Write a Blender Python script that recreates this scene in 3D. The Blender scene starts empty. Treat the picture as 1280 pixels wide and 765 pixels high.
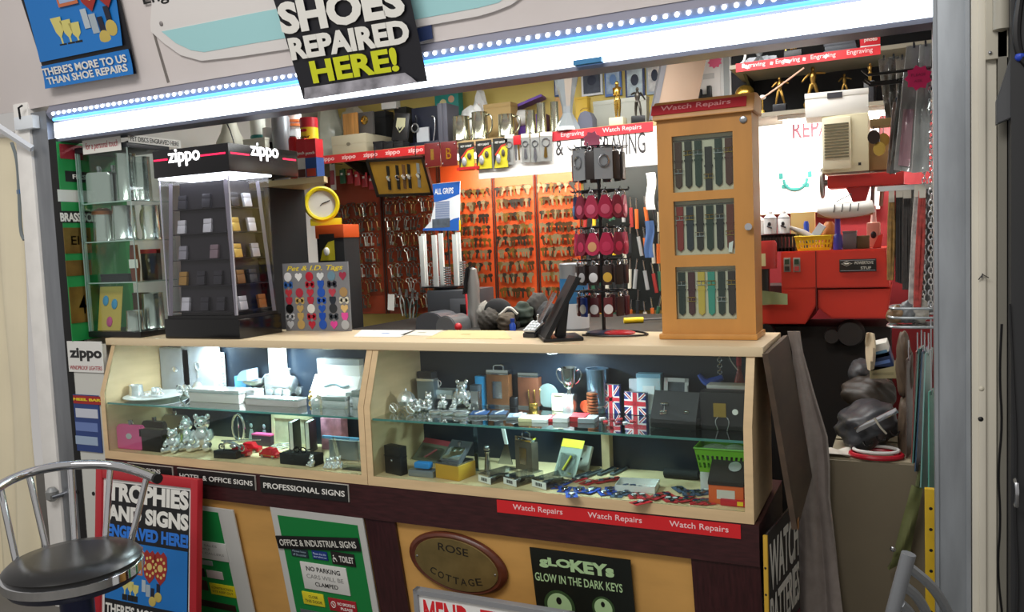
import bpy, bmesh, math, random
from mathutils import Vector as V, Matrix, Euler
PI = math.pi
R = math.radians
random.seed(7)
SC = bpy.context.scene
COL = SC.collection

# ------------------------------------------------------------ camera
CAM = V((.3579, -2.1442, 1.3888))
YAW, PITCH, ROLL, FPX = .4438, .0724, -.0423, 1040.76
_cy, _sy, _cp, _sp = math.cos(YAW), math.sin(YAW), math.cos(PITCH), math.sin(PITCH)
FWD = V((-_sy*_cp, _cy*_cp, -_sp))
_r0 = V((_cy, _sy, 0)); _u0 = _r0.cross(FWD)
RGT = math.cos(ROLL)*_r0 + math.sin(ROLL)*_u0
UPV = -math.sin(ROLL)*_r0 + math.cos(ROLL)*_u0
cd = bpy.data.cameras.new('camera'); cam = bpy.data.objects.new('camera', cd); COL.objects.link(cam)
cd.sensor_fit = 'HORIZONTAL'; cd.sensor_width = 36; cd.lens = 36*FPX/1280; cd.clip_start = .05; cd.clip_end = 100
cam.matrix_world = Matrix(((RGT.x, UPV.x, -FWD.x, CAM.x), (RGT.y, UPV.y, -FWD.y, CAM.y), (RGT.z, UPV.z, -FWD.z, CAM.z), (0, 0, 0, 1)))
SC.camera = cam

# ------------------------------------------------------------ light of the place
SC.view_settings.view_transform = 'Standard'; SC.view_settings.look = 'None'
SC.view_settings.gamma = 1; SC.view_settings.use_curve_mapping = False
SC.view_settings.exposure = 0.0
w = bpy.data.worlds.new('hall'); SC.world = w; w.use_nodes = True
w.node_tree.nodes['Background'].inputs[0].default_value = (.66, .63, .60, 1)
w.node_tree.nodes['Background'].inputs[1].default_value = .66
def area(name, loc, rot, sx, sy, power, col=(1, 1, 1)):
    l = bpy.data.lights.new(name, 'AREA'); l.shape = 'RECTANGLE'; l.size = sx; l.size_y = sy; l.energy = power; l.color = col
    o = bpy.data.objects.new(name, l); COL.objects.link(o); o.location = loc; o.rotation_euler = rot
    return o
area('hall_lamp', (-1.0, -2.6, 3.6), (R(25), 0, 0), 2.4, .8, 82, (1, .97, .93))
area('stall_ceiling_lamp', (-1.2, .85, 2.24), (0, 0, 0), 1.6, .25, 19, (.97, 1, .98))
area('stall_ceiling_lamp', (-.25, .9, 2.24), (0, 0, 0), .8, .2, 11, (1, 1, .98))

# ------------------------------------------------------------ helpers
def ray(px, py):
    return FWD + RGT*((px-640)/FPX) + UPV*((382.5-py)/FPX)
def onY(px, py, y):
    d = ray(px, py); return CAM + d*((y-CAM.y)/d.y)
def onX(px, py, x):
    d = ray(px, py); return CAM + d*((x-CAM.x)/d.x)
def onZ(px, py, z):
    d = ray(px, py); return CAM + d*((z-CAM.z)/d.z)
def mpp(p):
    return (V(p)-CAM).dot(FWD)/FPX

class PL:
    """a plane in the place (through o, leaned back by a, turned by rz): where a sight line meets it, and flat things set on it"""
    def __init__(s, o, a=0, rz=0):
        s.o, s.a, s.rz = V(o), a, rz; s.m = Euler((a, 0, rz)).to_matrix()
        s.X, s.N, s.Z = s.m.col[0].copy(), -s.m.col[1], s.m.col[2].copy()
    def at(s, px, py):
        d = ray(px, py); return CAM + d*((s.o-CAM).dot(s.N)/d.dot(s.N))
    def loc(s, p): q = V(p)-s.o; return q.dot(s.X), q.dot(s.Z)
    def rect(s, tl, br):
        a, b = s.at(*tl), s.at(*br); (x0, z1), (x1, z0) = s.loc(a), s.loc(b)
        return s.o + s.X*(x0+x1)/2 + s.Z*(z0+z1)/2, x1-x0, z1-z0
    def sign(s, name, label, cat, tl, br, m, th=.003, group=None, bev=0, board='board', off=0, tilt=0):
        c, w, h = s.rect(tl, br); t = T(name, label, cat, c+s.N*(th/2+off), 0, group, rot=Euler((s.a, tilt, s.rz)) if not s.rz else Euler((s.a, 0, s.rz)))
        t['w'] = w; t['h'] = h; s.t = t; s.th = th; s.c = c
        M().box((0, 0, 0), (w, th, h), None, bev).obj(board, m, t)
        return t
    def put(s, tl, br):
        c, w, h = s.rect(tl, br); x, z = s.loc(c); x0, z0 = s.loc(s.c); return x-x0, z-z0, w, h
    def text(s, body, tl, br, m, bold=0, **k):
        x, z, w, h = s.put(tl, br); return text(body, x, -s.th/2, z-h/2, w, h, m, s.t, bold, **k)
    def text3(s, body, tl, tr, bl, m, bold=0, y=None, **k):
        """writing whose upper edge runs from tl to tr and whose side runs down to bl"""
        (ax, az), (bx_, bz), (cx_, cz) = (s.loc(s.at(*p)) for p in (tl, tr, bl)); x0, z0 = s.loc(s.c)
        w = math.hypot(bx_-ax, bz-az); t_ = math.atan2(bz-az, bx_-ax); nx, nz = math.sin(t_), -math.cos(t_)
        h = (cx_-ax)*nx + (cz-az)*nz
        return text(body, (ax+bx_)/2+nx*h-x0, -s.th/2 if y is None else y, (az+bz)/2+nz*h-z0, w, h, m, s.t, bold, rot=(0, -t_, 0), **k)
    def patch(s, name, tl, br, m, th=.0012, bev=0):
        x, z, w, h = s.put(tl, br); return M().box((x, -s.th/2-th/2, z), (w, th, h), None, bev).obj(name, m, s.t)
def K(x0, y0, sc): return lambda x, y: (x0+x/sc, y0+y/sc)
c1, c2, c3, c4, c5, c6, c7, c8 = K(0, 0, 3.825), K(300, 0, 3.825), K(600, 0, 3.825), K(900, 0, 3.187), K(50, 150, 2.64), K(180, 160, 2.833), K(380, 150, 2.835), K(600, 150, 2.73)
d1, d2, d3, d4, d5, d6, d7, d8 = K(800, 60, 2.013), K(900, 100, 3.186), K(930, 280, 2.391), K(930, 400, 2.097), K(120, 410, 4.027), K(290, 410, 3.822), K(455, 420, 3.644), K(690, 420, 3.059)
e1, e2, e3, e4, e5, e6, e7 = K(0, 380, 1.988), K(120, 560, 3.731), K(320, 580, 3.765), K(600, 600, 3.556), K(1080, 0, 1.91), K(1080, 380, 1.985), K(0, 120, 2.55)
f1, f2, f3, f4, f5, f6, f7, f8 = K(380, 120, 6.956), K(540, 110, 6.956), K(680, 60, 6.378), K(910, 30, 6.375), K(940, 240, 7.11), K(490, 270, 4.78), K(270, 140, 8.5), K(400, 200, 3.475)

def lin(h):
    h = h.lstrip('#'); c = [int(h[i:i+2], 16)/255 for i in (0, 2, 4)]
    return [(x/12.92 if x <= .04045 else ((x+.055)/1.055)**2.4) for x in c] + [1]
_mats = {}
def mat(hexc, rough=.5, metal=0, grain=0, scale=8, stretch=(1, 1, 1), emit=0, bump=0, alpha=1):
    """a procedural surface: one base colour, optional noise grain"""
    k = (hexc, rough, metal, grain, scale, stretch, emit, bump, alpha)
    if k in _mats: return _mats[k]
    m = bpy.data.materials.new('m_'+hexc.strip('#')); m.use_nodes = True
    nt = m.node_tree; b = nt.nodes['Principled BSDF']; c = lin(hexc)
    b.inputs['Base Color'].default_value = c; b.inputs['Roughness'].default_value = rough; b.inputs['Metallic'].default_value = metal
    if alpha < 1: b.inputs['Alpha'].default_value = alpha
    if emit:
        b.inputs['Emission Color'].default_value = c; b.inputs['Emission Strength'].default_value = emit
    if grain or bump:
        tc = nt.nodes.new('ShaderNodeTexCoord'); mp = nt.nodes.new('ShaderNodeMapping'); n = nt.nodes.new('ShaderNodeTexNoise')
        mp.inputs['Scale'].default_value = stretch; n.inputs['Scale'].default_value = scale; n.inputs['Detail'].default_value = 5
        nt.links.new(tc.outputs['Object'], mp.inputs[0]); nt.links.new(mp.outputs[0], n.inputs['Vector'])
        if grain:
            r = nt.nodes.new('ShaderNodeValToRGB'); r.color_ramp.elements[0].position = .32; r.color_ramp.elements[1].position = .7
            r.color_ramp.elements[0].color = [x*(1-grain) for x in c[:3]]+[1]
            r.color_ramp.elements[1].color = [min(1, x*(1+grain*.6)) for x in c[:3]]+[1]
            nt.links.new(n.outputs['Fac'], r.inputs[0]); nt.links.new(r.outputs[0], b.inputs['Base Color'])
        if bump:
            bp = nt.nodes.new('ShaderNodeBump'); bp.inputs['Strength'].default_value = bump; bp.inputs['Distance'].default_value = .01
            nt.links.new(n.outputs['Fac'], bp.inputs['Height']); nt.links.new(bp.outputs[0], b.inputs['Normal'])
    _mats[k] = m; return m
def glassmat(name, tint, refl=1.0, rough=.02):
    """clear thin sheet: lets light through, mirrors a little at glancing angles"""
    m = bpy.data.materials.new(name); m.use_nodes = True; nt = m.node_tree; nt.nodes.clear()
    o = nt.nodes.new('ShaderNodeOutputMaterial'); mx = nt.nodes.new('ShaderNodeMixShader'); t = nt.nodes.new('ShaderNodeBsdfTransparent')
    g = nt.nodes.new('ShaderNodeBsdfGlossy'); f = nt.nodes.new('ShaderNodeLayerWeight'); pw = nt.nodes.new('ShaderNodeMath'); pw.operation = 'POWER'; pw.inputs[1].default_value = 4; ad = nt.nodes.new('ShaderNodeMath'); ad.inputs[1].default_value = .03
    ml = nt.nodes.new('ShaderNodeMath'); ml.operation = 'MULTIPLY'; ml.inputs[1].default_value = refl
    t.inputs[0].default_value = lin(tint); g.inputs['Roughness'].default_value = rough
    nt.links.new(f.outputs['Facing'], pw.inputs[0]); nt.links.new(pw.outputs[0], ad.inputs[0]); nt.links.new(ad.outputs[0], ml.inputs[0]); nt.links.new(ml.outputs[0], mx.inputs[0])
    nt.links.new(t.outputs[0], mx.inputs[1]); nt.links.new(g.outputs[0], mx.inputs[2]); nt.links.new(mx.outputs[0], o.inputs[0])
    return m
GLASS = glassmat('clear_glass', '#f4faf8'); SHELFGLASS = glassmat('shelf_glass', '#e8f6f3', 1.6)
PLASTIC = glassmat('clear_plastic', '#eef0f0', 2.2, .12); SMOKE = glassmat('smoky_acrylic', '#f0f0f4', 1.2, .05)

CHROME = mat('#d8dade', .08, 1); STEEL = mat('#b4b6ba', .25, 1); PEWTER = mat('#dcdedc', .2, .9); SILVER = mat('#f2f4f6', .26, .82)
DARKMETAL = mat('#3a3c40', .35, 1); BRASS = mat('#b08c48', .28, 1); GOLD = mat('#cdaa55', .22, 1)
BLACK = mat('#121214', .4); GLOSSBLACK = mat('#0b0b0d', .15); MATBLACK = mat('#161617', .8)
WHITE = mat('#f0f0ee', .5); PAPER = mat('#eceae4', .8); CREAM = mat('#e6dfcf', .55)
RED = mat('#c01c24', .45); BEECH = mat('#d9bd92', .45, 0, .10, 6, (1, 1, 6))
MAHOG = mat('#3a191c', .35, 0, .4, 9, (2, 1, 14)); MAHOGV = mat('#3a191c', .35, 0, .4, 9, (14, 14, 1.5))
YELLOW = mat('#f2cf1c', .45); ALU = mat('#9a9ea4', .42, .85, .12, 30, (1, 1, .15)); GREY = mat('#8b8d90', .55)
GREEN = mat('#10803c', .5); ORANGE = mat('#d8581c', .55, 0, .12, 5)

class M:
    """collects shapes into one mesh"""
    def __init__(s): s.bm = bmesh.new(); s.i = 0
    def slot(s, i): s.i = i; return s
    def _fin(s, faces):
        for f in faces: f.material_index = s.i
        return s
    def box(s, c, d, rot=None, bev=0):
        n = len(s.bm.faces); r = bmesh.ops.create_cube(s.bm, size=1); vs = r['verts']
        m = Matrix.Translation(V(c)) @ (Euler(rot).to_matrix().to_4x4() if rot else Matrix()) @ Matrix.Diagonal((d[0], d[1], d[2], 1))
        bmesh.ops.transform(s.bm, matrix=m, verts=vs)
        if bev:
            es = list({e for v in vs for e in v.link_edges})
            bmesh.ops.bevel(s.bm, geom=es, offset=bev, segments=2, affect='EDGES', profile=.6)
        s.bm.faces.ensure_lookup_table(); return s._fin(s.bm.faces[n:])
    def span(s, a, b, bev=0):
        a, b = V(a), V(b); return s.box((a+b)/2, [abs(x) for x in (b-a)], None, bev)
    def prism(s, pts, axis, a, b, bev=0):
        """closed outline pts (2-D) pushed from a to b along axis; x:(y,z) y:(x,z) z:(x,y)"""
        n = len(s.bm.faces)
        f = {'x': lambda p, t: (t, p[0], p[1]), 'y': lambda p, t: (p[0], t, p[1]), 'z': lambda p, t: (p[0], p[1], t)}[axis]
        v0 = [s.bm.verts.new(f(p, a)) for p in pts]; v1 = [s.bm.verts.new(f(p, b)) for p in pts]; k = len(pts)
        fs = [s.bm.faces.new(v0), s.bm.faces.new(v1[::-1])] + [s.bm.faces.new((v0[i], v1[i], v1[(i+1) % k], v0[(i+1) % k])) for i in range(k)]
        bmesh.ops.recalc_face_normals(s.bm, faces=fs)
        if bev: bmesh.ops.bevel(s.bm, geom=list(fs[0].edges)+list(fs[1].edges), offset=bev, segments=2, affect='EDGES')
        s.bm.faces.ensure_lookup_table(); return s._fin(s.bm.faces[n:])
    def lathe(s, prof, c=(0, 0, 0), seg=20, axis='z', sc=(1, 1)):
        n = len(s.bm.faces); rings = []; c = V(c)
        def P(r, z, a):
            x, y = r*math.cos(a)*sc[0], r*math.sin(a)*sc[1]
            return c + {'z': V((x, y, z)), 'y': V((x, -z, y)), 'x': V((z, x, y))}[axis]
        for r, z in prof:
            if r < 1e-6: rings.append([s.bm.verts.new(P(0, z, 0))])
            else: rings.append([s.bm.verts.new(P(r, z, 2*PI*i/seg)) for i in range(seg)])
        fs = []
        for A, B in zip(rings, rings[1:]):
            for i in range(seg):
                j = (i+1) % seg
                if len(A) == 1 and len(B) == 1: continue
                if len(A) == 1: q = (A[0], B[i], B[j])
                elif len(B) == 1: q = (A[i], B[0], A[j])
                else: q = (A[i], B[i], B[j], A[j])
                fs.append(s.bm.faces.new(q))
        for Q in (rings[0], rings[-1]):
            if len(Q) > 2: fs.append(s.bm.faces.new(Q))
        bmesh.ops.recalc_face_normals(s.bm, faces=fs)
        s.bm.faces.ensure_lookup_table(); return s._fin(s.bm.faces[n:])
    def cyl(s, r, z0, z1, c=(0, 0, 0), seg=18, axis='z', r1=None):
        return s.lathe([(r, z0), (r if r1 is None else r1, z1)], c, seg, axis)
    def ball(s, c, r, seg=14):
        if not hasattr(r, '__len__'): r = (r, r, r)
        n = len(s.bm.faces); q = bmesh.ops.create_uvsphere(s.bm, u_segments=seg, v_segments=max(6, seg*2//3), radius=1)
        bmesh.ops.transform(s.bm, matrix=Matrix.Translation(V(c)) @ Matrix.Diagonal((*r, 1)), verts=q['verts'])
        s.bm.faces.ensure_lookup_table(); return s._fin(s.bm.faces[n:])
    def tube(s, pts, r, seg=8, closed=False, smooth=0):
        pts = [V(p) for p in pts]
        rr = list(r) if hasattr(r, '__len__') else [r]*len(pts)
        for _ in range(smooth):
            q, q2 = [], []
            m = len(pts)
            for i in range(m if closed else m-1):
                a, b = pts[i], pts[(i+1) % m]; ra, rb = rr[i], rr[(i+1) % m]
                q += [a*.75+b*.25, a*.25+b*.75]; q2 += [ra*.75+rb*.25, ra*.25+rb*.75]
            if not closed: q = [pts[0]]+q+[pts[-1]]; q2 = [rr[0]]+q2+[rr[-1]]
            pts, rr = q, q2
        n = len(s.bm.faces); k = len(pts); rings = []; up = None
        for i, p in enumerate(pts):
            if closed: t = pts[(i+1) % k]-pts[i-1]
            else: t = pts[min(i+1, k-1)]-pts[max(i-1, 0)]
            t.normalize()
            if up is None: up = V((0, 0, 1)) if abs(t.z) < .9 else V((0, 1, 0))
            x = t.cross(up)
            if x.length < 1e-4: x = t.cross(V((1, .1, 0)))
            x.normalize(); y = x.cross(t); up = y
            rings.append([s.bm.verts.new(p+rr[i]*(x*math.cos(2*PI*j/seg)+y*math.sin(2*PI*j/seg))) for j in range(seg)])
        fs = []
        for i in range(k if closed else k-1):
            A, B = rings[i], rings[(i+1) % k]
            for j in range(seg): fs.append(s.bm.faces.new((A[j], A[(j+1) % seg], B[(j+1) % seg], B[j])))
        if not closed: fs += [s.bm.faces.new(rings[0][::-1]), s.bm.faces.new(rings[-1])]
        bmesh.ops.recalc_face_normals(s.bm, faces=fs)
        s.bm.faces.ensure_lookup_table(); return s._fin(s.bm.faces[n:])
    def grid(s, nx, ny, fn, thick=0):
        """surface fn(u,v) -> point, u,v in 0..1; thick gives it a back"""
        n = len(s.bm.faces); vs = [[s.bm.verts.new(fn(i/nx, j/ny)) for i in range(nx+1)] for j in range(ny+1)]
        fs = [s.bm.faces.new((vs[j][i], vs[j][i+1], vs[j+1][i+1], vs[j+1][i])) for j in range(ny) for i in range(nx)]
        bmesh.ops.recalc_face_normals(s.bm, faces=fs)
        if thick: bmesh.ops.solidify(s.bm, geom=fs, thickness=thick)
        s.bm.faces.ensure_lookup_table(); return s._fin(s.bm.faces[n:])
    def tf(s, m):
        bmesh.ops.transform(s.bm, matrix=m, verts=s.bm.verts); return s
    def obj(s, name, mats, parent=None, loc=None, rot=None, smooth=True):
        me = bpy.data.meshes.new(name); s.bm.to_mesh(me); s.bm.free()
        for m in (mats if isinstance(mats, (list, tuple)) else [mats]): me.materials.append(m)
        o = bpy.data.objects.new(name, me); COL.objects.link(o)
        if smooth:
            me.shade_smooth()
            try: me.set_sharp_from_angle(angle=R(38))
            except Exception: pass
        if parent is not None: o.parent = parent
        if loc is not None: o.location = loc
        if rot is not None: o.rotation_euler = rot
        return o
def tag(o, label, cat, group=None, kind=None):
    if kind: o['kind'] = kind
    if label: o['label'] = label
    if cat: o['category'] = cat
    if group: o['group'] = group
    return o
def T(name, label, cat, loc=(0, 0, 0), rz=0, group=None, rot=None):
    o = bpy.data.objects.new(name, None); COL.objects.link(o); o.empty_display_size = .05
    o.location = loc; o.rotation_euler = rot if rot else (0, 0, rz)
    return tag(o, label, cat, group)
def dup(root, loc, rz=None, label=None, group=None, rot=None, scale=None):
    r = root.copy(); COL.objects.link(r); r.location = loc
    if rz is not None: r.rotation_euler = (0, 0, rz)
    if rot is not None: r.rotation_euler = rot
    if scale is not None: r.scale = scale if hasattr(scale, '__len__') else (scale,)*3
    if label: r['label'] = label
    if group: r['group'] = group
    for ch in list(root.children):
        c = ch.copy(); COL.objects.link(c); c.parent = r
        for g in list(ch.children):
            d = g.copy(); COL.objects.link(d); d.parent = c
    return r
def struct(o): o['kind'] = 'structure'; return o
_txt = {}
def text(s, x, y, z, w, h, m, parent, bold=0, ext=.0006, name='lettering', italic=0, shear=None, fit=True, align='l', rot=None):
    """writing in the local XZ plane facing -Y, fitted into w x h with its lower edge at z"""
    cu = bpy.data.curves.new('t', 'FONT'); cu.body = s; cu.size = 1; cu.extrude = .003; cu.offset = bold; cu.shear = italic; cu.resolution_u = 3
    t = bpy.data.objects.new('t', cu); me = bpy.data.meshes.new_from_object(t)
    bpy.data.objects.remove(t); bpy.data.curves.remove(cu); me.name = name
    xs = [v.co.x for v in me.vertices]; ys = [v.co.y for v in me.vertices]
    x0, x1, y0, y1 = min(xs), max(xs), min(ys), max(ys); sx, sy = w/(x1-x0), h/(y1-y0)
    for v in me.vertices:
        a, b, c = v.co
        v.co = ((a-x0)*sx - w/2, -(ext if c > 0 else -ext*.3), (b-y0)*sy)
    me.materials.clear(); me.materials.append(m)
    o = bpy.data.objects.new(name, me); COL.objects.link(o); o.parent = parent; o.location = (x, y, z)
    if rot: o.rotation_euler = rot
    return o
# ------------------------------------------------------------ the setting
HALL = mat('#6b6863', .8, 0, .15, 3); WALLM = mat('#d8d6d0', .8); WALLY = mat('#e8d27c', .8)
struct(M().span((-5, -4, -.05), (4, 3, 0)).obj('floor', HALL))
struct(M().span((-2.62, 1.70, 0), (.62, 1.78, 2.33)).obj('wall_back', WALLY))
struct(M().span((-2.64, .09, 0), (-2.565, 1.70, 2.33)).obj('wall_left', WALLM))
struct(M().span((.50, .13, 0), (.58, 1.70, 2.33)).obj('wall_right', WALLM))
struct(M().span((-2.64, .02, 2.27), (.62, 1.78, 2.33)).obj('ceiling', WALLM))
# posts
def xat(px): return onY(px, 394, .03).x
struct(M().span((xat(59), .03, 0), (xat(78), .11, 1.98), .002).obj('trim_1', ALU))
struct(M().span((xat(78), .03, 0), (xat(86)+.006, .085, 1.87), .002).obj('trim_2', MATBLACK))
struct(M().span((xat(41), .02, 0), (xat(59)-.001, .12, 2.02), .003).obj('trim_3', mat('#f2f0ec', .5, 0, .06, 14)))
ALU2 = mat('#9ea4aa', .45, .5, .18, 22, (1, 1, .2))
m = M().span((.4165, .03, 0), (.4905, .12, 2.4), .003)
m.span((.4165, .026, 0), (.424, .032, 2.4)).span((.481, .026, 0), (.4905, .032, 2.4)).obj('trim_4', ALU2)['kind'] = 'structure'
CRP = mat('#d4cfc0', .5, 0, .12, 9, (1, 1, .3))
m = M().span((.4925, .015, 0), (.5415, .11, 2.4), .002).span((.506, .008, 0), (.520, .018, 2.4), .001)
m.obj('trim_5', CRP)['kind'] = 'structure'
struct(M().span((.543, .00, 0), (.56, .10, 2.4)).obj('trim_6', mat('#7d7a70', .5)))
struct(M().span((.562, -.06, 0), (.60, .10, 1.93)).span((.602, -.08, 0), (.68, .1, 2.4)).obj('wall_front', mat('#2c2d2f', .5)))
# fascia above the opening
FASC = mat('#dad2d0', .55, 0, .04, 3)
FA = R(15); PF = PL((0, .03, 1.995), FA)
struct(M().span((-3.6, 0, 0), (.7, .05, .75)).obj('wall_upper', FASC, None, (0, .03, 1.995), (FA, 0, 0)))

# header lamp: housing, channel with LED dots, glowing panel
hd = T('header_lamp', 'long white glowing lamp bar with a row of bulbs across the stall opening', 'lamp', (-1.08, .03, 1.87))
hx = 1.50
m = M().prism([(-.012, .098), (.02, .155), (.02, .098)], 'x', -hx-.02, hx)
m.prism([(-.012, .098), (.02, .098), (.06, .155), (.06, 0.0), (.03, 0), (.03, .062), (.0, .078)], 'x', -hx-.02, hx)
m.prism([(.02, .155), (.02, .16), (.08, .16), (.08, 0.15)], 'x', -hx-.02, hx)
m.obj('housing', mat('#8e8fa0', .5, .2), hd)
M().span((-hx, .008, -.012), (hx, .09, .0)).obj('bottom_rail', mat('#6c7080', .45, .5), hd)
M().prism([(.012, .0), (.002, .004), (.002, .058), (.012, .06)], 'x', -hx, hx).obj('light_panel', mat('#eef8ff', .4, 0, emit=4.2), hd)
M().cyl(.006, -hx+.01, hx-.01, (0, -.004, .070), 10, 'x').obj('blue_tube', mat('#5cb8ff', .4, 0, emit=1.6), hd)
led0 = M().ball((0, 0, 0), (.0062, .005, .0062), 8).obj('led_bulb', mat('#f2fbff', .3, 0, emit=6), hd, (-hx+.02, -.013, .090))
for i in range(1, 100):
    o = led0.copy(); COL.objects.link(o); o.location.x = -hx+.02+i*(2*hx-.04)/99
cx_ = onY(736, 76, .03).x+1.08
M().span((cx_-.04, -.014, -.001), (cx_+.04, .004, .012)).obj('clip', mat('#2f7fb5', .4), hd)

# ------------------------------------------------------------ counter
ct = T('counter_base', 'dark mahogany counter base with orange wooden front panels', 'counter', (0, 0, .5377))
LE = -2.40
M().span((LE, 0, 0), (.012, .03, .1095)).obj('front_rail', MAHOG, ct)
BA = R(10)
PB = PL((0, .006, .5377), BA)          # the lower front leans back towards the floor
bl = bpy.data.objects.new('front_frame', None)
def bx(px, py): return PB.at(px, py).x
m = M(); s1, s2, r1 = bx(457, 655), bx(494, 657), bx(864, 702)
for a, b in ((LE, bx(170, 620)), (s1, s2), (r1, .012)): m.span((a, 0, -.545), (b, .03, 0))
m.span((LE, 0.001, -.545), (.012, .03, -.45)).obj('front_frame', MAHOGV, ct, (0, .006, 0), (BA, 0, 0)); bpy.data.objects.remove(bl)
PANEL = mat('#d8a55c', .5, 0, .12, 4, (1, 1, 3))
M().span((bx(170, 620), .010, -.46), (s1, .026, 0)).obj('panel', PANEL, ct, (0, .006, 0), (BA, 0, 0))
M().span((s2, .010, -.46), (r1, .026, 0)).obj('panel', PANEL, ct, (0, .006, 0), (BA, 0, 0))
M().prism([(.03, .106), (.03, 0), (.125, -.537), (.44, -.537), (.44, .106)], 'x', -.012, .012).obj('side', MAHOGV, ct)
M().prism([(.03, .106), (.03, 0), (.125, -.537), (.44, -.537), (.44, .106)], 'x', LE, LE+.02).obj('side', MAHOGV, ct)
M().span((LE+.02, .03, .07), (-.012, .44, .1065)).obj('deck', MAHOG, ct)

CABZ, TOPZ, SHZ = .6485, 1.10, .862
CBK = .325
def cabinet(x0, x1, label, kink):
    c = T('display_cabinet', label, 'cabinet', (x0, 0, CABZ)); w = x1-x0; h = TOPZ-.026-CABZ; kz = kink-CABZ; th = .022
    side = [(0, 0), (0, kz), (.066, h), (CBK, h), (CBK, 0)]
    M().prism(side, 'x', 0, th).obj('side', BEECH, c); M().prism(side, 'x', w-th, w).obj('side', BEECH, c)
    M().span((th, 0, 0), (w-th, CBK, .030)).obj('base', BEECH, c)
    M().span((th, CBK-.012, .03), (w-th, CBK, h)).obj('back', mat('#16222f', .3, 0, .25, 3), c)
    ang = math.atan2(.066, h-kz)
    M().prism([(.006, .03), (.006, kz), (.068, h-.002), (.064, h-.002), (.002, kz), (.002, .03)], 'x', th, w-th).obj('front_glass', GLASS, c, smooth=False)
    M().span((th, .012, SHZ-CABZ-.006), (w-th, CBK-.014, SHZ-CABZ)).obj('glass_shelf', SHELFGLASS, c)
    M().span((th, .011, SHZ-CABZ-.0062), (w-th, .0135, SHZ-CABZ+.0002)).obj('shelf_edge', mat('#5f9a94', .2, alpha=.8), c)
    return c
XD = -1.1954
cabL = cabinet(-2.40, XD-.001, 'beech glass display cabinet of silver gifts above the professional signs', .90)
cabR = cabinet(XD+.001, 0, 'beech glass display cabinet of flasks and flag boxes above the watch repairs strip', .90)
M().span((.69, CBK-.05, .03), (.715, CBK-.014, SHZ-CABZ-.006)).obj('back_post', BEECH, cabR)
# cabinet lamps
def cablamp(c, x, y, z, p, sz=.03, label=None):
    l = T('cabinet_spotlight', label, 'lamp', (x, y, z))
    M().lathe([(0, .004), (.02, .004), (.022, 0), (.022, -.008), (.016, -.012), (0, -.012)]).obj('housing', STEEL, l)
    M().lathe([(.015, -.0125), (0, -.0145)]).obj('lens', mat('#eaf6ff', .3, 0, emit=30), l)
    d = bpy.data.lights.new('spot_light', 'AREA'); d.shape = 'DISK'; d.size = .05; d.energy = p; d.color = (.80, .92, 1)
    o = bpy.data.objects.new('spot_light', d); COL.objects.link(o); o.parent = l; o.location = (0, 0, -.018)
UZ = TOPZ-.026-.004
for px, y, p, lb in ((262, .22, 2.2, 'bright white lamp above the pair of silver gift boxes'), (348, .20, 5.0, 'small lamp above the silver baby carriage'), (487, .17, 5.0, 'bright lamp beside the cabinet divider above the silver coach'), (690, .17, 4.0, 'small lamp above the silver two-handled cup')):
    q = onY(px, 440, y); cablamp(None, q.x, y, UZ, p, label=lb)
wt = M().span((-2.425, .060, TOPZ-.026), (.022, .40, TOPZ), .002).obj('worktop', mat('#e2cda8', .4, 0, .06, 4, (.3, 3, 1)))
tag(wt, 'long pale wooden worktop over the two glass display cabinets', 'worktop')
# ------------------------------------------------------------ signs on the front of the counter and stall
PS = PL((0, -.001, .6))
WT = mat('#e9e8e2', .6); REDSIGN = mat('#d21f26', .45); SIGNBLACK = mat('#141414', .5)
for tl, br, s, ttl, tbr, lb in (
    (e2(150, 68), e2(362, 140), 'BRASS SIGNS', e2(165, 85), e2(305, 118), 'small black sign half hidden behind the red framed poster board'),
    (e2(382, 92), e2(748, 196), 'HOTEL & OFFICE SIGNS', e2(393, 116), e2(735, 176), 'black strip sign with white letters for hotel and office signs'),
    (e3(22, 56), e3(440, 178), 'PROFESSIONAL SIGNS', e3(38, 85), e3(422, 153), 'black strip sign with white letters for professional signs')):
    t = PS.sign('strip_sign', lb, 'sign', tl, br, SIGNBLACK, .004); PS.text(s, ttl, tbr, WT, .012)
    w, h = t['w'], t['h']
    M().span((-w/2, -.003, h/2), (w/2, .002, h/2+.0015)).span((w/2, -.003, -h/2), (w/2+.0018, .002, h/2+.0015)).obj('edge', mat('#b9b8b0', .5), t)
t = PS.sign('shelf_edge_strip', 'red strip under the display cabinet repeating watch repairs in white', 'sign', e4(75, 87), e4(1160, 262), REDSIGN, .0015)
w, h = t['w'], t['h']
for i in range(3): text('Watch Repairs', w*(-.315+.33*i), -.00075, -h*.26, w*.222, h*.55, mat('#f3cfd0', .6), t, .006)

# green sample boards on the leaning lower front
PBB = PL(PB.o+PB.N*.002, BA)
def board_to(px_tl, px_tr_bottom): return px_tl, px_tr_bottom
WB = mat('#c9cac6', .5)
t = PBB.sign('sample_sign_board', 'green board of sample signs headed office and industrial signs', 'sign board', e3(70, 200), (486, 832), WB, .005)
PBB.patch('green_field', e3(106, 237), (478, 828), GREEN, .0008)
def sub(name, tl, br, hexc, lines, thm=.003):
    x, z, w, h = PBB.put(tl, br); o = M().box((x, -.0025-thm/2-.0008, z), (w, thm, h), None, .0004).obj(name, mat(hexc, .5), PBB.t)
    for s, f0, f1, g0, g1, col, b in lines:
        text(s, x-w/2+w*(f0+f1)/2, -.0033-thm, z-h/2+h*g0, w*(f1-f0), h*(g1-g0), mat(col, .6), PBB.t, b)
    return o
x, z, w, h = PBB.put(e3(98, 317), e3(505, 436)); o = M().box((0, 0, 0), (w, .004, .047), None, .0004).obj('heading_sign', mat('#121212', .5), t, (x, -.006, z+.006), (0, R(-5.5), 0))
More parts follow.
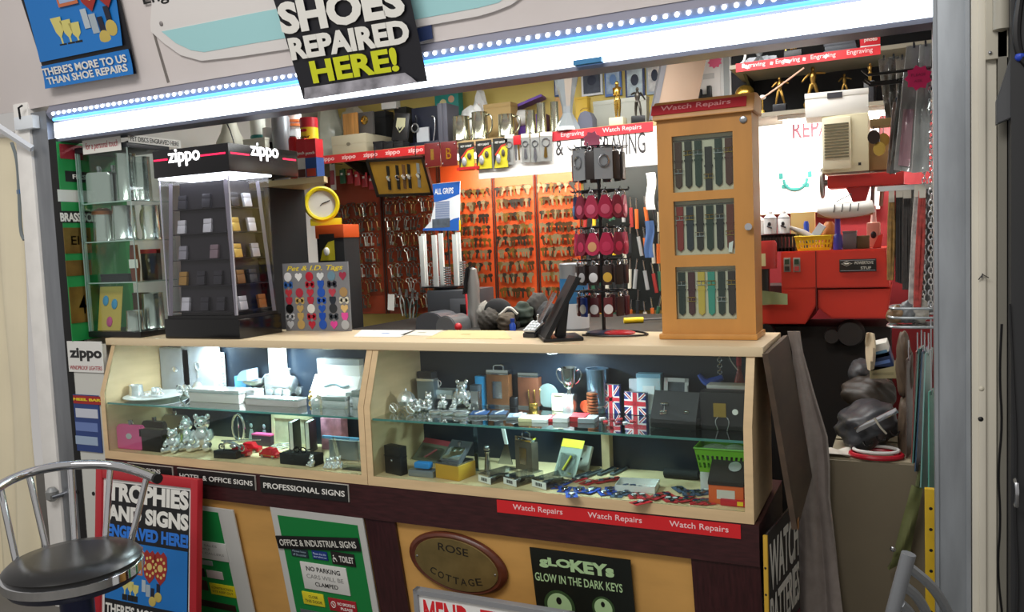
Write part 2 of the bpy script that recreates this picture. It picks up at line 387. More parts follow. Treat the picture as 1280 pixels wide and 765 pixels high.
text('OFFICE & INDUSTRIAL SIGNS', 0, -.002, -.012, w*.93, .024, mat('#dddcd4', .6), o, .01)
sub('sample_sign', e3(170, 390), e3(255, 438), '#23323c', [('Please keep', .1, .9, .55, .85, '#8fa3b0', 0), ('off the counter', .1, .9, .15, .45, '#8fa3b0', 0)])
sub('sample_sign', e3(268, 400), e3(347, 450), '#16347c', [('Please shut the', .08, .92, .55, .8, '#b8c8ea', 0), ('door behind you', .08, .92, .15, .42, '#b8c8ea', 0)])
o = sub('sample_sign', e3(357, 405), e3(477, 480), '#1f1a1a', [('TOILET', .34, .95, .25, .75, '#e6e4de', .02)])
x, z, w, h = PBB.put(e3(362, 420), e3(392, 455))
m = M().tube([(x+.3*w*math.cos(i*.5), -.0072, z-.2*h+.32*h*math.sin(i*.5)) for i in range(10)], .0011, 5).tube([(x-.1*w, -.0072, z+.3*h), (x-.05*w, -.0072, z-.05*h), (x+.28*w, -.0072, z-.1*h), (x+.42*w, -.0072, z-.4*h)], .0012, 5).ball((x-.1*w, -.0072, z+.42*h), .0022, 8)
m.obj('wheelchair_symbol', mat('#e6e4de', .6), PBB.t)
sub('sample_sign', e3(213, 452), e3(452, 615), '#dcdcd8', [('NO PARKING', .12, .86, .70, .87, '#1c1c1c', .012), ('CARS WILL BE', .1, .9, .43, .58, '#8c8c8a', 0), ('CLAMPED', .26, .76, .16, .31, '#1c1c1c', .006)])
sub('sample_sign', e3(222, 592), e3(333, 668), '#e0d22c', [('CLOSE', .3, .72, .58, .78, '#4a4820', .0), ('THIS DOOR', .1, .9, .2, .42, '#4a4820', 0)])
sub('sample_sign', e3(345, 622), (449, 767), '#a41f2a', [('NO SMOKING', .33, .95, .52, .76, '#eee4e0', .015), ('PLEASE', .42, .85, .16, .38, '#eee4e0', .015)])
x, z, w, h = PBB.put(e3(358, 635), e3(387, 672))
M().tube([(x+.45*w*math.cos(i*.42), -.0072, z+.45*h*math.sin(i*.42)) for i in range(15)], .0011, 5, True).tube([(x-.3*w, -.0072, z+.3*h), (x+.3*w, -.0072, z-.3*h)], .001, 5).obj('no_smoking_symbol', mat('#eee4e0', .6), PBB.t)
sub('sample_sign', e3(215, 675), (448, 790), '#55585c', [])
# half hidden green board
t = PBB.sign('sample_sign_board', 'green sample board with loose strip edge beside the red framed board', 'sign board', (205, 626), (335, 840), WB, .005)
PBB.patch('green_field', e2(300, 262), (316, 836), GREEN, .0008)
sub("sample_sign", e2(440, 418), e2(628, 528), "#c8c8c4", [("NO SALES", .15, .75, .72, .84, "#8c8c8a", 0), ("PEOPLE", .15, .55, .52, .62, "#8c8c8a", 0), ("OR CALLERS", .15, .9, .28, .4, "#8c8c8a", 0)])
sub('sample_sign', e2(440, 505), e2(552, 545), '#8d9290', [])
sub('sample_sign', e2(520, 562), e2(602, 610), '#c9b9b8', [])
sub('sample_sign', e2(440, 545), e2(518, 596), '#1c2220', [])
sub('sample_sign', e2(535, 622), e2(662, 695), '#d8c820', [('CONSTRUCTION', .08, .92, .55, .75, '#6b6420', 0), ('SITE KEEP OUT', .08, .92, .22, .42, '#6b6420', 0)])
sub('sample_sign', e2(440, 600), e2(532, 660), '#3b2a20', [])
sub('sample_sign', e2(440, 690), e2(662, 760), '#2c1c14', [])
# oval house plaque
PBC = PL(PB.o+PB.N*-.0088, BA)
c = PBC.at(*e3(950, 463))
t = T('house_name_plaque', 'oval brass house name plaque on a brown wooden mount reading rose cottage', 'plaque', c, rot=Euler((BA, R(5.5), 0)))
w, h = .345, .205
M().lathe([(0, 0), (.5, 0), (.5, .006), (.485, .012), (.455, .016), (.44, .014), (0, .014)], seg=44, axis='y').tf(Matrix.Diagonal((w, 1, h, 1))).obj('wooden_mount', mat('#5d2c1c', .35, 0, .25, 20, (1, 1, 4)), t)
M().lathe([(0, .014), (.425, .014), (.42, .017), (0, .017)], seg=44, axis='y').tf(Matrix.Diagonal((w, 1, h, 1))).obj('brass_plate', mat('#8d7a4c', .45, .55, .25, 14), t)
DK = mat('#1c160e', .6)
for s, r, a0, a1, sgn in (('ROSE', .058, 0, 0, 1),):
    text('ROSE', -.005, -.017, .040, .105, .026, DK, t, .004)
for i, ch in enumerate('COTTAGE'):
    f = (i-3)/3; text(ch, f*.083, -.017, -.066+.016*f*f, .021, .024, DK, t, .004, rot=(0, -f*.25, 0))
for sx in (-1, 1): M().ball((sx*.137, -.017, 0), (.004, .002, .004), 8).obj('screw', STEEL, t)
# glow keys poster
t = PBB.sign('glow_keys_poster', 'black poster with pale green cartoon eyes for glow in the dark keys', 'poster', e4(222, 297), (800, 826), mat('#101612', .45), .004)
PG = mat('#b6d8a2', .55)
PBB.text('gLO', e4(262, 335), e4(410, 402), PG, .05); PBB.text('KEYs', e4(400, 350), e4(600, 432), PG, .05)
PBB.text('GLOW IN THE DARK KEYS', e4(245, 405), e4(637, 498), PG, .012)
for cx, cy, rx in ((357, 556, 66), (551, 566, 48)):
    x, z, w, h = PBB.put(e4(cx-rx, cy-rx-4), e4(cx+rx, cy+rx+6))
    M().lathe([(0, 0), (1, 0), (1, .001), (0, .001)], (0, 0, 0), 28, 'y').tf(Matrix.Translation((x, -.002, z)) @ Matrix.Diagonal((w*.58, .7, h*.56, 1))).obj('eye_halo', mat('#35502c', .6), t)
    M().lathe([(0, 0), (1, 0), (1, .001), (0, .001)], (0, 0, 0), 28, 'y').tf(Matrix.Translation((x, -.0027, z)) @ Matrix.Diagonal((w*.46, .7, h*.46, 1))).obj('eye', PG, t)
    M().lathe([(0, 0), (1, 0), (1, .001), (0, .001)], (0, 0, 0), 20, 'y').tf(Matrix.Translation((x-.0, -.0034, z+h*.2)) @ Matrix.Diagonal((w*.1, .7, h*.13, 1))).obj('pupil', SIGNBLACK, t)
# mend this sign in a grey frame
PM = PL((0, -.11, .45), R(2))
c, w, h = PM.rect(e3(755, 577), (725, 900))
t = T('framed_notice', 'grey metal framed notice with big red letters standing below the oval plaque', 'sign', (c.x, c.y, 0), rot=Euler((R(2), 0, 0)))
zt = PM.loc(PM.at(*e3(755, 577)))[1]+.45
fw = .014
m = M().span((-w/2, -.012, .02), (-w/2+fw, .012, zt)).span((w/2-fw, -.012, .02), (w/2, .012, zt)).span((-w/2, -.012, zt-fw), (w/2, .012, zt)).span((-w/2, -.012, 0), (w/2, .012, .02))
m.obj('frame', mat('#9fa1a6', .4, .4), t)
M().span((-w/2+fw, -.004, .02), (w/2-fw, .006, zt-fw)).obj('poster', WHITE, t)
RL = mat('#d9202a', .5)
text('MEND', -w/2+.028+.075, -.004, zt-.03-.105, .15, .105, RL, t, .03); text('THIS', -w/2+.215+.07, -.004, zt-.03-.105, .135, .105, RL, t, .03)
# red framed trophy poster standing on the floor
PT = PL((0, -.045, .60), R(-6))
c, w, h = PT.rect((123.5, 587), (248.5, 800))
zt = PT.loc(PT.at(185, 592))[1]+.60
p0 = V((c.x, -.045+.60*math.sin(R(-6)), .60-.60*math.cos(R(-6))))
t = T('framed_poster_board', 'red framed board with a blue and black trophies and signs poster behind the bar stool', 'poster board', (c.x, p0.y, .004), rot=Euler((R(-6), 0, 0)))
fw = .033; H0 = zt
m = M().span((-w/2, -.014, .0), (-w/2+fw, .012, H0), .003).span((w/2-fw, -.014, 0), (w/2, .012, H0), .003).span((-w/2+fw, -.013, H0-fw), (w/2-fw, .012, H0), .003).span((-w/2+fw, -.013, 0), (w/2-fw, .012, fw), .003)
m.obj('frame', mat('#b5222e', .4), t)
W1 = w/2-fw
M().span((-W1, -.004, fw), (W1, .006, H0-fw)).obj('poster', mat('#e8e8e6', .5), t)
W2 = W1-.014
M().span((-W2, -.0052, fw+.014), (W2, -.004, H0-fw-.012)).obj('black_field', mat('#131318', .5), t)
BLUE = mat('#1877c8', .5); BLUET = mat('#2a7be0', .5)
tz = H0-fw
for s, z, hh, mm in (('TROPHIES', tz-.080, .068, WT), ('AND SIGNS', tz-.152, .058, WT), ('ENGRAVED HERE!', tz-.212, .047, BLUET)):
    text(s, .004, -.0053, z, 2*W2-.012, hh, mm, t, .05)
M().span((-W2+.004, -.0066, tz-.44), (W2-.004, -.0054, tz-.224)).obj('picture', BLUE, t)
def trophies(par, cx, cz, s, y):
    """the little pictures of cups, shields and medals printed on the shop posters"""
    for i, (dx, hh) in enumerate(((-.40, .34), (-.28, .30), (-.17, .26))):
        b = -.42; q = hh
        pts = [(-.05, b), (.05, b), (.05, b+.1*q), (.012, b+.2*q), (.012, b+.45*q), (.06, b+.6*q), (.075, b+q), (-.075, b+q), (-.05, b+.6*q), (-.012, b+.45*q), (-.012, b+.2*q), (-.05, b+.1*q)]
        M().prism([(cx+(dx+p[0])*s, cz+p[1]*s) for p in pts], 'y', y-.0008, y).obj('cup_picture', mat('#d8cf7a', .5), par)
        M().span((cx+(dx-.052)*s, y-.0012, cz+b*s), (cx+(dx+.052)*s, y-.0003, cz+(b+.09)*s)).obj('cup_foot_picture', SIGNBLACK, par)
    for dx, dz in ((.13, .16), (.36, .16)):
        pts = [(0, -.26), (.1, -.16), (.14, .0), (.13, .18), (.06, .25), (0, .2), (-.06, .25), (-.13, .18), (-.14, 0), (-.1, -.16)]
        M().prism([(cx+(dx+p[0])*s, cz+(dz+p[1])*s) for p in pts], 'y', y-.0012, y).obj('shield_picture', mat('#a02a24', .5), par)
        m = M()
        for i in range(9):
            a = i*2*PI/9; m.lathe([(0, 0), (.025*s, 0), (.025*s, .0006), (0, .0006)], (cx+(dx+.1*math.cos(a))*s, y-.0012, cz+(dz+.14*math.sin(a))*s), 8, 'y')
        m.lathe([(0, 0), (.055*s, 0), (.055*s, .0006), (0, .0006)], (cx+dx*s, y-.0012, cz+dz*s), 12, 'y').obj('badge_pattern', mat('#e2c878', .5), par)
    for dx, dz in ((.20, -.36), (.32, -.28)):
        M().span((cx+(dx-.035)*s, y-.0014, cz+dz*s), (cx+(dx+.035)*s, y-.0002, cz+(dz+.2)*s)).obj('ribbon_picture', mat('#1a1c30', .5), par)
        M().lathe([(0, 0), (.075*s, 0), (.075*s, .0012), (.045*s, .0018), (0, .0018)], (cx+dx*s, y-.0006, cz+dz*s), 16, 'y').obj('medal_picture', mat('#c8b25c', .5), par)
    M().span((cx-.30*s, y-.0006, cz+.0*s), (cx-.02*s, y, cz+.44*s)).obj('certificate_picture', mat('#c9714a', .5), par)
    M().span((cx-.27*s, y-.001, cz+.03*s), (cx-.05*s, y-.0002, cz+.41*s)).obj('certificate_paper', mat('#9fb4d8', .5), par)
    M().span((cx-.03*s, y-.001, cz-.24*s), (cx+.05*s, y, cz-.06*s)).obj('tankard_picture', mat('#b8c4cc', .5), par)
    M().span((cx+.06*s, y-.001, cz-.30*s), (cx+.15*s, y, cz-.12*s)).obj('tankard_picture', mat('#a8b6c0', .5), par)
trophies(t, -.008, tz-.335, .235, -.0067)
text("THERE'S MORE TO US", 0, -.0053, tz-.495, 2*W2-.012, .04, WT, t, .03)

# ------------------------------------------------------------ fascia board and posters
TEAL = mat('#a6d8dc', .5)
fp = lambda px, py: PF.loc(PF.at(px, py))
def outline(name, pts, m, par, y0, y1, off=(0, 0)):
    return M().prism([(p[0]-off[0], p[1]-off[1]) for p in pts], 'y', y0, y1).obj(name, m, par)
t = T('fascia_sign', 'pale fascia sign with a long rounded teal band above the lamp bar', 'sign', (0, .03, 1.995), rot=Euler((FA, 0, 0)))
pl = [fp(*c1(730, 150)), fp(*c1(790, 205)), fp(*c1(870, 262)), fp(*c1(970, 290)), fp(300, 70.6), fp(363, 61), fp(525, 33.5), fp(600, 20), fp(620, 14), fp(640, 6), fp(656, -6), fp(670, -40), fp(195, -40), fp(190, 30)]
outline('raised_panel', pl, mat('#e2dedc', .5), t, -.008, 0)
pl = [fp(*c1(782, 150)), fp(*c1(850, 205)), fp(*c1(920, 238)), fp(*c1(985, 248)), fp(320, 53.6), fp(358, 47.5), fp(522, 24), fp(600, 9.5), fp(625, 3), fp(645, -12), fp(560, -25), fp(460, -10), fp(*c1(1224, 62))]
outline('teal_band', pl, TEAL, t, -.0092, -.006)
x0, z0 = fp(*c1(700, 32)); x1, z1 = fp(*c1(900, -35))
text('Engraving', x0+.16, -.0085, z0-.005, .32, .05, SIGNBLACK, t, .012)
q = [fp(*c1(728, 148)), fp(*c1(740, 150)), fp(*c1(812, 393)), fp(*c1(800, 397))]
outline('joint', q, mat('#77706c', .7), t, -.001, 0)
outline('blue_patch', [fp(520, 36), fp(541, 31), fp(543, 48), fp(522, 53)], mat('#2a3a66', .5), t, -.0105, -.007)
x, z = fp(*c1(780, 112)); M().ball((x, -.009, z), (.008, .004, .008), 10).obj('screw_cap', mat('#8a8484', .5), t)
# blue poster
PP = PL(PF.o+PF.N*.004, FA+R(1.5))
t = T('hanging_poster', 'blue poster with trophy pictures pinned high on the pale fascia', 'poster', PP.at(105, 55), rot=Euler((FA+R(1.5), 0, 0)))
o0 = PP.loc(t.location)
def pq(*pts): return [(PP.loc(PP.at(*p))[0]-o0[0], PP.loc(PP.at(*p))[1]-o0[1]) for p in pts]
def curl(pts, name, m, y, nz=8):
    """a sheet through four corners (tl, tr, br, bl) whose lower edge lifts off the board a little"""
    def fn(u, v):
        a = V(pts[0]).lerp(V(pts[1]), u); b = V(pts[3]).lerp(V(pts[2]), u); p = a.lerp(b, v); return V((p.x, y - .012*v*v, p.y))
    return M().grid(6, nz, fn, .0012).obj(name, m, t)
curl(pq(c1(65, -110), c1(545, -110), c1(665, 350), c1(245, 420)), 'sheet', mat('#101018', .5), 0)
curl(pq(c1(85, -110), c1(540, -110), c1(600, 215), c1(208, 296)), 'picture', BLUE, -.0025)
curl(pq(c1(212, 315), c1(628, 232), c1(665, 350), c1(245, 420)), 'caption_panel', BLUE, -.0135)
PP.t = t; PP.c = t.location; PP.th = .004
PP.text3("THERE'S MORE TO US", c1(222, 325), c1(620, 254), c1(232, 362), WT, .03, y=-.021)
PP.text3('THAN SHOE REPAIRS', c1(246, 368), c1(628, 300), c1(256, 402), WT, .03, y=-.0235)
x, z = pq(c1(392, 12))[0]; trophies(t, x, z, .36, -.010)
# shoes repaired here
PQ = PL(PF.o+PF.N*.05, FA+R(1))
tl, tr, br, bl_ = c2(110, -160), c2(790, -110), c2(905, 385), c2(315, 475)
t = T('hanging_poster', 'black shoes repaired here poster with yellow word hanging over the lamp bar', 'poster', PQ.at(445, 50), rot=Euler((FA+R(1), 0, 0)))
PP = PQ; o0 = PQ.loc(t.location)
curl(pq(tl, tr, br, bl_), 'sheet', mat('#17171f', .4), 0)
curl(pq(c2(320, 418), c2(800, 345), c2(868, 388), c2(330, 472)), 'silver_strip', mat('#a3a1aa', .3, .3, .6, 14), -.0135, 2)
PQ.t = t; PQ.c = t.location; PQ.th = .004
PQ.text3('SHOES', c2(180, 15), c2(775, -92), c2(228, 165), WT, .05, y=-.010)
PQ.text3('REPAIRED', c2(238, 182), c2(808, 88), c2(275, 285), WT, .05, y=-.013)
PQ.text3('HERE!', c2(342, 290), c2(755, 222), c2(372, 397), mat('#d2d822', .5), .04, y=-.0155)
# ------------------------------------------------------------ what is in the display cabinets
BZ = CABZ+.0305; SZ = SHZ+.0005
def fit(xl, xr, yt, yb, z0, y=None):
    """where a thing with this outline stands on height z0: place, width, height"""
    xm = (xl+xr)/2
    p = onZ(xm, yb, z0) if y is None else onY(xm, yb, y)
    if y is None and p.y > CBK-.03 and z0 < TOPZ: p = onY(xm, yb, CBK-.035)
    if z0 < TOPZ-.02:
        p.y = max(p.y, .036)
        a, b = (-2.374, XD-.026) if p.x < XD else (XD+.026, -.026)
    p.z = z0; w = onY(xr, yb, p.y).x-onY(xl, yb, p.y).x; h = onY(xm, yt, p.y).z-z0
    if z0 < TOPZ-.02: p.x = min(max(p.x, a+w/2), b-w/2)
    return p, w, h
    return p, onY(xr, yb, p.y).x-onY(xl, yb, p.y).x, onY(xm, yt, p.y).z-z0
def fitc(cr, a, b, z0, y=None): (xl, yt), (xr, yb) = cr(*a), cr(*b); return fit(xl, xr, yt, yb, z0, y)

def gift_box(name, label, cat, f, d, m, rz=0, lid=None, lidm=None, group=None, dy=.5):
    """a carton: body and lid, its front at the place"""
    p, w, h = f; t = T(name, label, cat, p, rz, group)
    if lid is None: return M().box((0, d*dy, h/2), (w, d, h), None, .0015).obj('body', m, t) and t
    M().box((0, d*dy, (h-lid)/2), (w-.002, d-.002, h-lid), None, .001).obj('body', m, t)
    M().box((0, d*dy, h-lid/2), (w, d, lid), None, .001).obj('lid', lidm or m, t)
    return t
def one(name, label, cat, mb, m, loc, rz=0, group=None, rot=None):
    return tag(mb.obj(name, m, None, loc, rot or (0, 0, rz)), label, cat, group)
def flask(label, f, m, rz=0, badge=None, d=.022, body='body', top=True, name='hip_flask', group=None):
    p, w, h = f; t = T(name, label, 'flask', p, rz, group); hb = h*.84; c = .09*w
    M().prism([(-w/2+c*.3, 0), (w/2-c*.3, 0), (w/2, c*.3), (w/2, hb-c), (w/2-c, hb), (-w/2+c, hb), (-w/2, hb-c), (-w/2, c*.3)], 'y', 0, d, .003).obj(body, m, t)
    M().lathe([(.0065, hb), (.0065, hb+h*.04), (.0085, hb+h*.05), (.0085, h), (0, h)], (0, d/2, 0), 14).obj('cap', STEEL, t)
    M().tube([(.011, d/2, hb), (.012, d/2, hb+h*.1), (.004, d/2, h+.001)], .0012, 5).obj('cap_arm', STEEL, t)
    if badge: M().lathe([(0, 0), (badge, 0), (badge, .0015), (0, .002)], (0, 0, hb*.55), 20, 'y', (1, .75)).obj('badge', mat('#cfd2d4', .3, .3), t)
    return t
def bear(name, label, f, m=None, rz=0, cat='ornament', standing=False):
    """a small seated toy bear"""
    p, w, h = f; k = h; b = M()
    b.ball((0, 0, .36*k), (.24*k, .2*k, .30*k)).ball((0, -.01*k, .74*k), (.21*k, .19*k, .19*k)).ball((0, -.18*k, .69*k), (.09*k, .08*k, .07*k), 10)
    for s in (-1, 1):
        b.ball((s*.17*k, 0, .91*k), (.075*k, .04*k, .08*k), 10)
        b.tube([(s*.2*k, 0, .52*k), (s*.3*k, -.08*k, .38*k), (s*.24*k, -.2*k, .30*k)], (.08*k, .075*k, .08*k), 8, False, 1).ball((s*.24*k, -.2*k, .3*k), .08*k, 8)
        b.tube([(s*.12*k, -.02*k, .14*k), (s*.2*k, -.2*k, .1*k), (s*.23*k, -.34*k, .12*k)], (.12*k, .1*k, .09*k), 8, False, 1).ball((s*.23*k, -.36*k, .14*k), (.09*k, .05*k, .12*k), 10)
    t = T(name, label, cat, p, rz); b.obj('body', m or SILVER, t)
    e = M()
    for s in (-1, 1): e.ball((s*.08*k, -.175*k, .79*k), .022*k, 6)
    e.ball((0, -.26*k, .71*k), .03*k, 6).obj('face_stud', DARKMETAL, t)
    return t
def mug(name, label, f, m=None, rz=0, hand=1, cat='tankard', group=None, glass=False):
    p, w, h = f; r = w/2; t = T(name, label, cat, p, rz, group)
    M().lathe([(0, .002), (r*.98, .002), (r, 0), (r*1.02, .004), (r*.93, .012), (r*.9, h*.5), (r*.86, h*.97), (r*.9, h), (r*.84, h), (r*.82, h*.96), (r*.84, .01), (0, .008)], seg=24).obj('body', m or PEWTER, t)
    if hand: M().tube([(hand*r*.84, 0, h*.88), (hand*r*1.35, 0, h*.9), (hand*r*1.6, 0, h*.6), (hand*r*1.35, 0, h*.28), (hand*r*.9, 0, h*.2)], r*.1, 8, False, 2).obj('handle', m or PEWTER, t)
    return t
def photo_frame(label, f, m, pic, tilt=.2, rz=0, name='framed_photo', bw=.007):
    p, w, h = f; t = T(name, label, 'frame', p, 0, None, rot=Euler((-tilt, 0, rz)))
    b = M()
    for s in (-1, 1): b.span((s*w/2-(bw if s > 0 else 0), 0, 0), (s*w/2+(bw if s < 0 else 0), .008, h))
    b.span((-w/2, 0, 0), (w/2, .008, bw)).span((-w/2, 0, h-bw), (w/2, .008, h)).obj('frame', m, t)
    M().span((-w/2+bw, .003, bw), (w/2-bw, .007, h-bw)).obj('picture', pic, t)
    M().prism([(.008, h*.6), (.008+h*.15, 0), (.011+h*.15, 0), (.008, h*.66)], 'x', -.006, .006).obj('stand', BLACK, t)
    return t
SATIN = mat('#b9bec8', .4, 0, .08, 30); NAVY = mat('#1d2c52', .5); LBROWN = mat('#6d4526', .5, 0, .2, 30); PINK = mat('#e05a94', .45)
LBLUE = mat('#5aa0d8', .4); CREAMB = mat('#d8cda8', .6)

# -- upper shelf, first cabinet
for a, b, lb in (((292, 100), (440, 292), 'white satin gift box with a silver bonnet ornament on the upper shelf'), ((440, 78), (602, 284), 'white satin gift box with a silver heart spoon under the bright lamp')):
    f = fitc(d5, a, b, SZ, .265); p, w, h = f; t = T('presentation_box', lb, 'gift box', p)
    M().span((-w/2, 0, 0), (w/2, .035, h), .002).obj('box', mat('#c8ccd4', .4), t)
    M().span((-w/2+.006, -.002, .006), (w/2-.006, .001, h-.006)).obj('satin_panel', SATIN, t)
    m = M()
    if a[0] < 300: m.ball((.006, -.006, h*.5), (.013, .006, .010), 12).tube([(-.012, -.005, h*.5), (0, -.005, h*.58), (.018, -.005, h*.5)], .003, 6, False, 2).obj('silver_bonnet', SILVER, t)
    else: m.tube([(0, -.004, h*.62), (-.012, -.004, h*.6), (-.010, -.004, h*.5), (.001, -.004, h*.44), (.012, -.004, h*.5), (.012, -.004, h*.6)], .003, 6, True, 1).tube([(0, -.004, h*.44), (-.004, -.004, h*.3)], .002, 6).obj('silver_spoon', SILVER, t)
    M().lathe([(0, 0), (.011, 0), (.011, .001), (0, .001)], (.012, -.002, h*.12), 18, 'y', (1, .45)).obj('oval_label', BLACK, t)
p = onY(277, 482, .29); p.z = SZ; m = M()
for i in range(12): m.box((0, 0, .008+i*.0125), (.026, .012, .006), (0, .55, 0))
m.span((-.014, .006, 0), (.014, .012, .155)).obj
o = one('ribbed_packing_strip', 'white diagonally ribbed strip standing beside the lit satin box', 'packing', m, WHITE, p)
mug('silver_cup', 'small plain silver cup at the far end of the upper shelf', fitc(d5, (142, 285), (195, 348), SZ), SILVER, 0, 0, 'cup')
f = fitc(d5, (185, 320), (402, 352), SZ); p, w, h = f
t = T('silver_plate', 'round silver plate carrying tiny silver pieces at the end of the upper shelf', 'plate', p)
M().lathe([(0, .004), (w*.3, .004), (w*.34, .008), (w*.5, .013), (w*.5, .011), (w*.34, .004), (w*.3, 0), (0, 0)], seg=32).obj('dish', mat('#e4e8ec', .35, .3), t)
mug('silver_cup', 'silver christening mug standing on the round silver plate', (V((p.x-.008, p.y+.012, SZ+.006)), .034, .032), SILVER, .4, 1, 'cup')
for dx, dy, s, lb in ((.03, 0, .018, 'tiny silver shoe ornament on the silver plate'), (-.03, -.01, .016, 'tiny silver round box on the edge of the silver plate')):
    m = M().lathe([(0, 0), (s*.7, 0), (s*.8, s*.4), (s*.5, s*.9), (0, s)], seg=14).ball((s*.5, 0, s*.5), s*.45, 8)
    one('silver_trinket', lb, 'trinket', m, SILVER, (p.x+dx, p.y+dy, SZ+.008))
f = fitc(d5, (412, 280), (482, 358), SZ); p, w, h = f
m = M()
for s in (-1, 1): m.tube([(0, 0, h*.5), (s*w*.3, 0, h*.95), (s*w*.55, 0, h*.6), (s*w*.3, 0, h*.35)], .004, 6, True, 1).tube([(0, 0, h*.4), (s*w*.4, 0, .004)], .003, 6)
m.ball((0, 0, h*.5), .008, 10); one('silver_bow', 'open silver bow ornament beside the long silver box', 'ornament', m, SILVER, p)
f = fitc(d5, (468, 312), (718, 376), SZ); p, w, h = f
t = T('silver_photo_album', 'long flat silver album box lying at the shelf edge', 'box', p)
M().span((-w/2, 0, 0), (w/2, .07, h*.72), .002).obj('pages', mat('#cfc6c2', .5), t); M().span((-w/2-.002, -.002, h*.72), (w/2+.002, .072, h), .001).obj('lid', SILVER, t)
for i, (x0, y0, x1, y1) in enumerate(((445, 262, 500, 306), (505, 250, 570, 300))):
    f = fitc(d5, (x0, y0), (x1, y1), SZ); p, w, h = f; p.y += .02
    m = M().lathe([(0, 0), (w*.4, 0), (w*.5, h*.3), (w*.3, h*.75), (w*.12, h*.9), (0, h)], seg=16).ball((w*.35, 0, h*.5), (w*.2, w*.14, h*.2), 8)
    one('silver_bell', ['squat silver bell behind the silver bow', 'taller silver bell behind the long album box'][i], 'ornament', m, SILVER, p)
# pram and train money box
f = fitc(d6, (66, 196), (178, 278), SZ); p, w, h = f; p.y -= .02; p.z = SZ
t = T('toy_pram', 'silver and blue baby carriage ornament under the white back post', 'ornament', p)
M().lathe([(0, .35*h), (w*.2, .36*h), (w*.42, .5*h), (w*.46, .62*h), (w*.4, .62*h), (w*.3, .5*h), (0, .42*h)], seg=18, sc=(1, .6)).obj('basket', SILVER, t)
m = M()
for i in range(9):
    a = i*PI/8*.62
m.prism([(-w*.46, h*.6)]+[(-w*.02+w*.44*math.cos(PI-a), h*.62+h*.42*math.sin(PI-a)) for a in [i*PI/16 for i in range(9)]]+[(-w*.02, h*.6)], 'y', -w*.26, w*.26)
m.obj('hood', mat('#b9d4ee', .4), t)
M().tube([(w*.4, -.01, h*.6), (w*.6, -.01, h*.85), (w*.6, .01, h*.85), (w*.4, .01, h*.6)], .002, 6).obj('push_handle', SILVER, t)
for sx in (-1, 1):
    for sy in (-1, 1):
        M().tube([(sx*w*.28+h*.17*math.cos(k*.63), sy*w*.22, h*.18+h*.17*math.sin(k*.63)) for k in range(10)], .0018, 5, True).obj('wheel', SILVER, t)
f = fitc(d6, (190, 218), (332, 322), SZ); p, w, h = f
t = T('train_money_box', 'shiny silver rocking train money box beside the pram', 'ornament', p)
M().cyl(h*.40, -w*.2, w*.3, (0, 0, h*.55), 22, 'x').ball((w*.3, 0, h*.55), (.01, h*.36, h*.36)).obj('boiler', SILVER, t)
M().span((-w*.5, -h*.3, h*.2), (-w*.18, h*.3, h*.95), .003).obj('cab', SILVER, t)
M().lathe([(h*.1, h*.85), (h*.1, h*1.15), (h*.16, h*1.25), (0, h*1.25)], (w*.18, 0, 0), 12).obj('chimney', SILVER, t)
for sx in (-.3, 0, .28):
    for sy in (-1, 1): M().lathe([(h*.2, -.003), (h*.2, .003), (h*.1, .004), (0, .004)], (sx*w, sy*h*.38, h*.2), 16, 'y').obj('wheel', SILVER, t)
gift_box('gift_box', 'small pale blue box behind the pram', 'box', fitc(d6, (14, 232), (66, 288), SZ, .28), .03, LBLUE)
f = fitc(d6, (185, 82), (256, 330), SZ, .28); p, w, h = f
one('white_upright', 'white upright post lit at the back of the first cabinet', 'post', M().span((-w/2, 0, 0), (w/2, .02, UZ-SZ)), mat('#eceeee', .4), p)
gift_box('jewellery_box', 'long low silver jewellery box with pinkish sides at the shelf edge', 'box', fitc(d6, (60, 336), (312, 374), SZ), .05, mat('#b9aaa8', .4), 0, .007, SILVER)
gift_box('jewellery_box', 'short silver and white box behind the long jewellery box', 'box', fitc(d6, (0, 296), (108, 345), SZ, .14), .05, SATIN, 0, .008, SILVER)
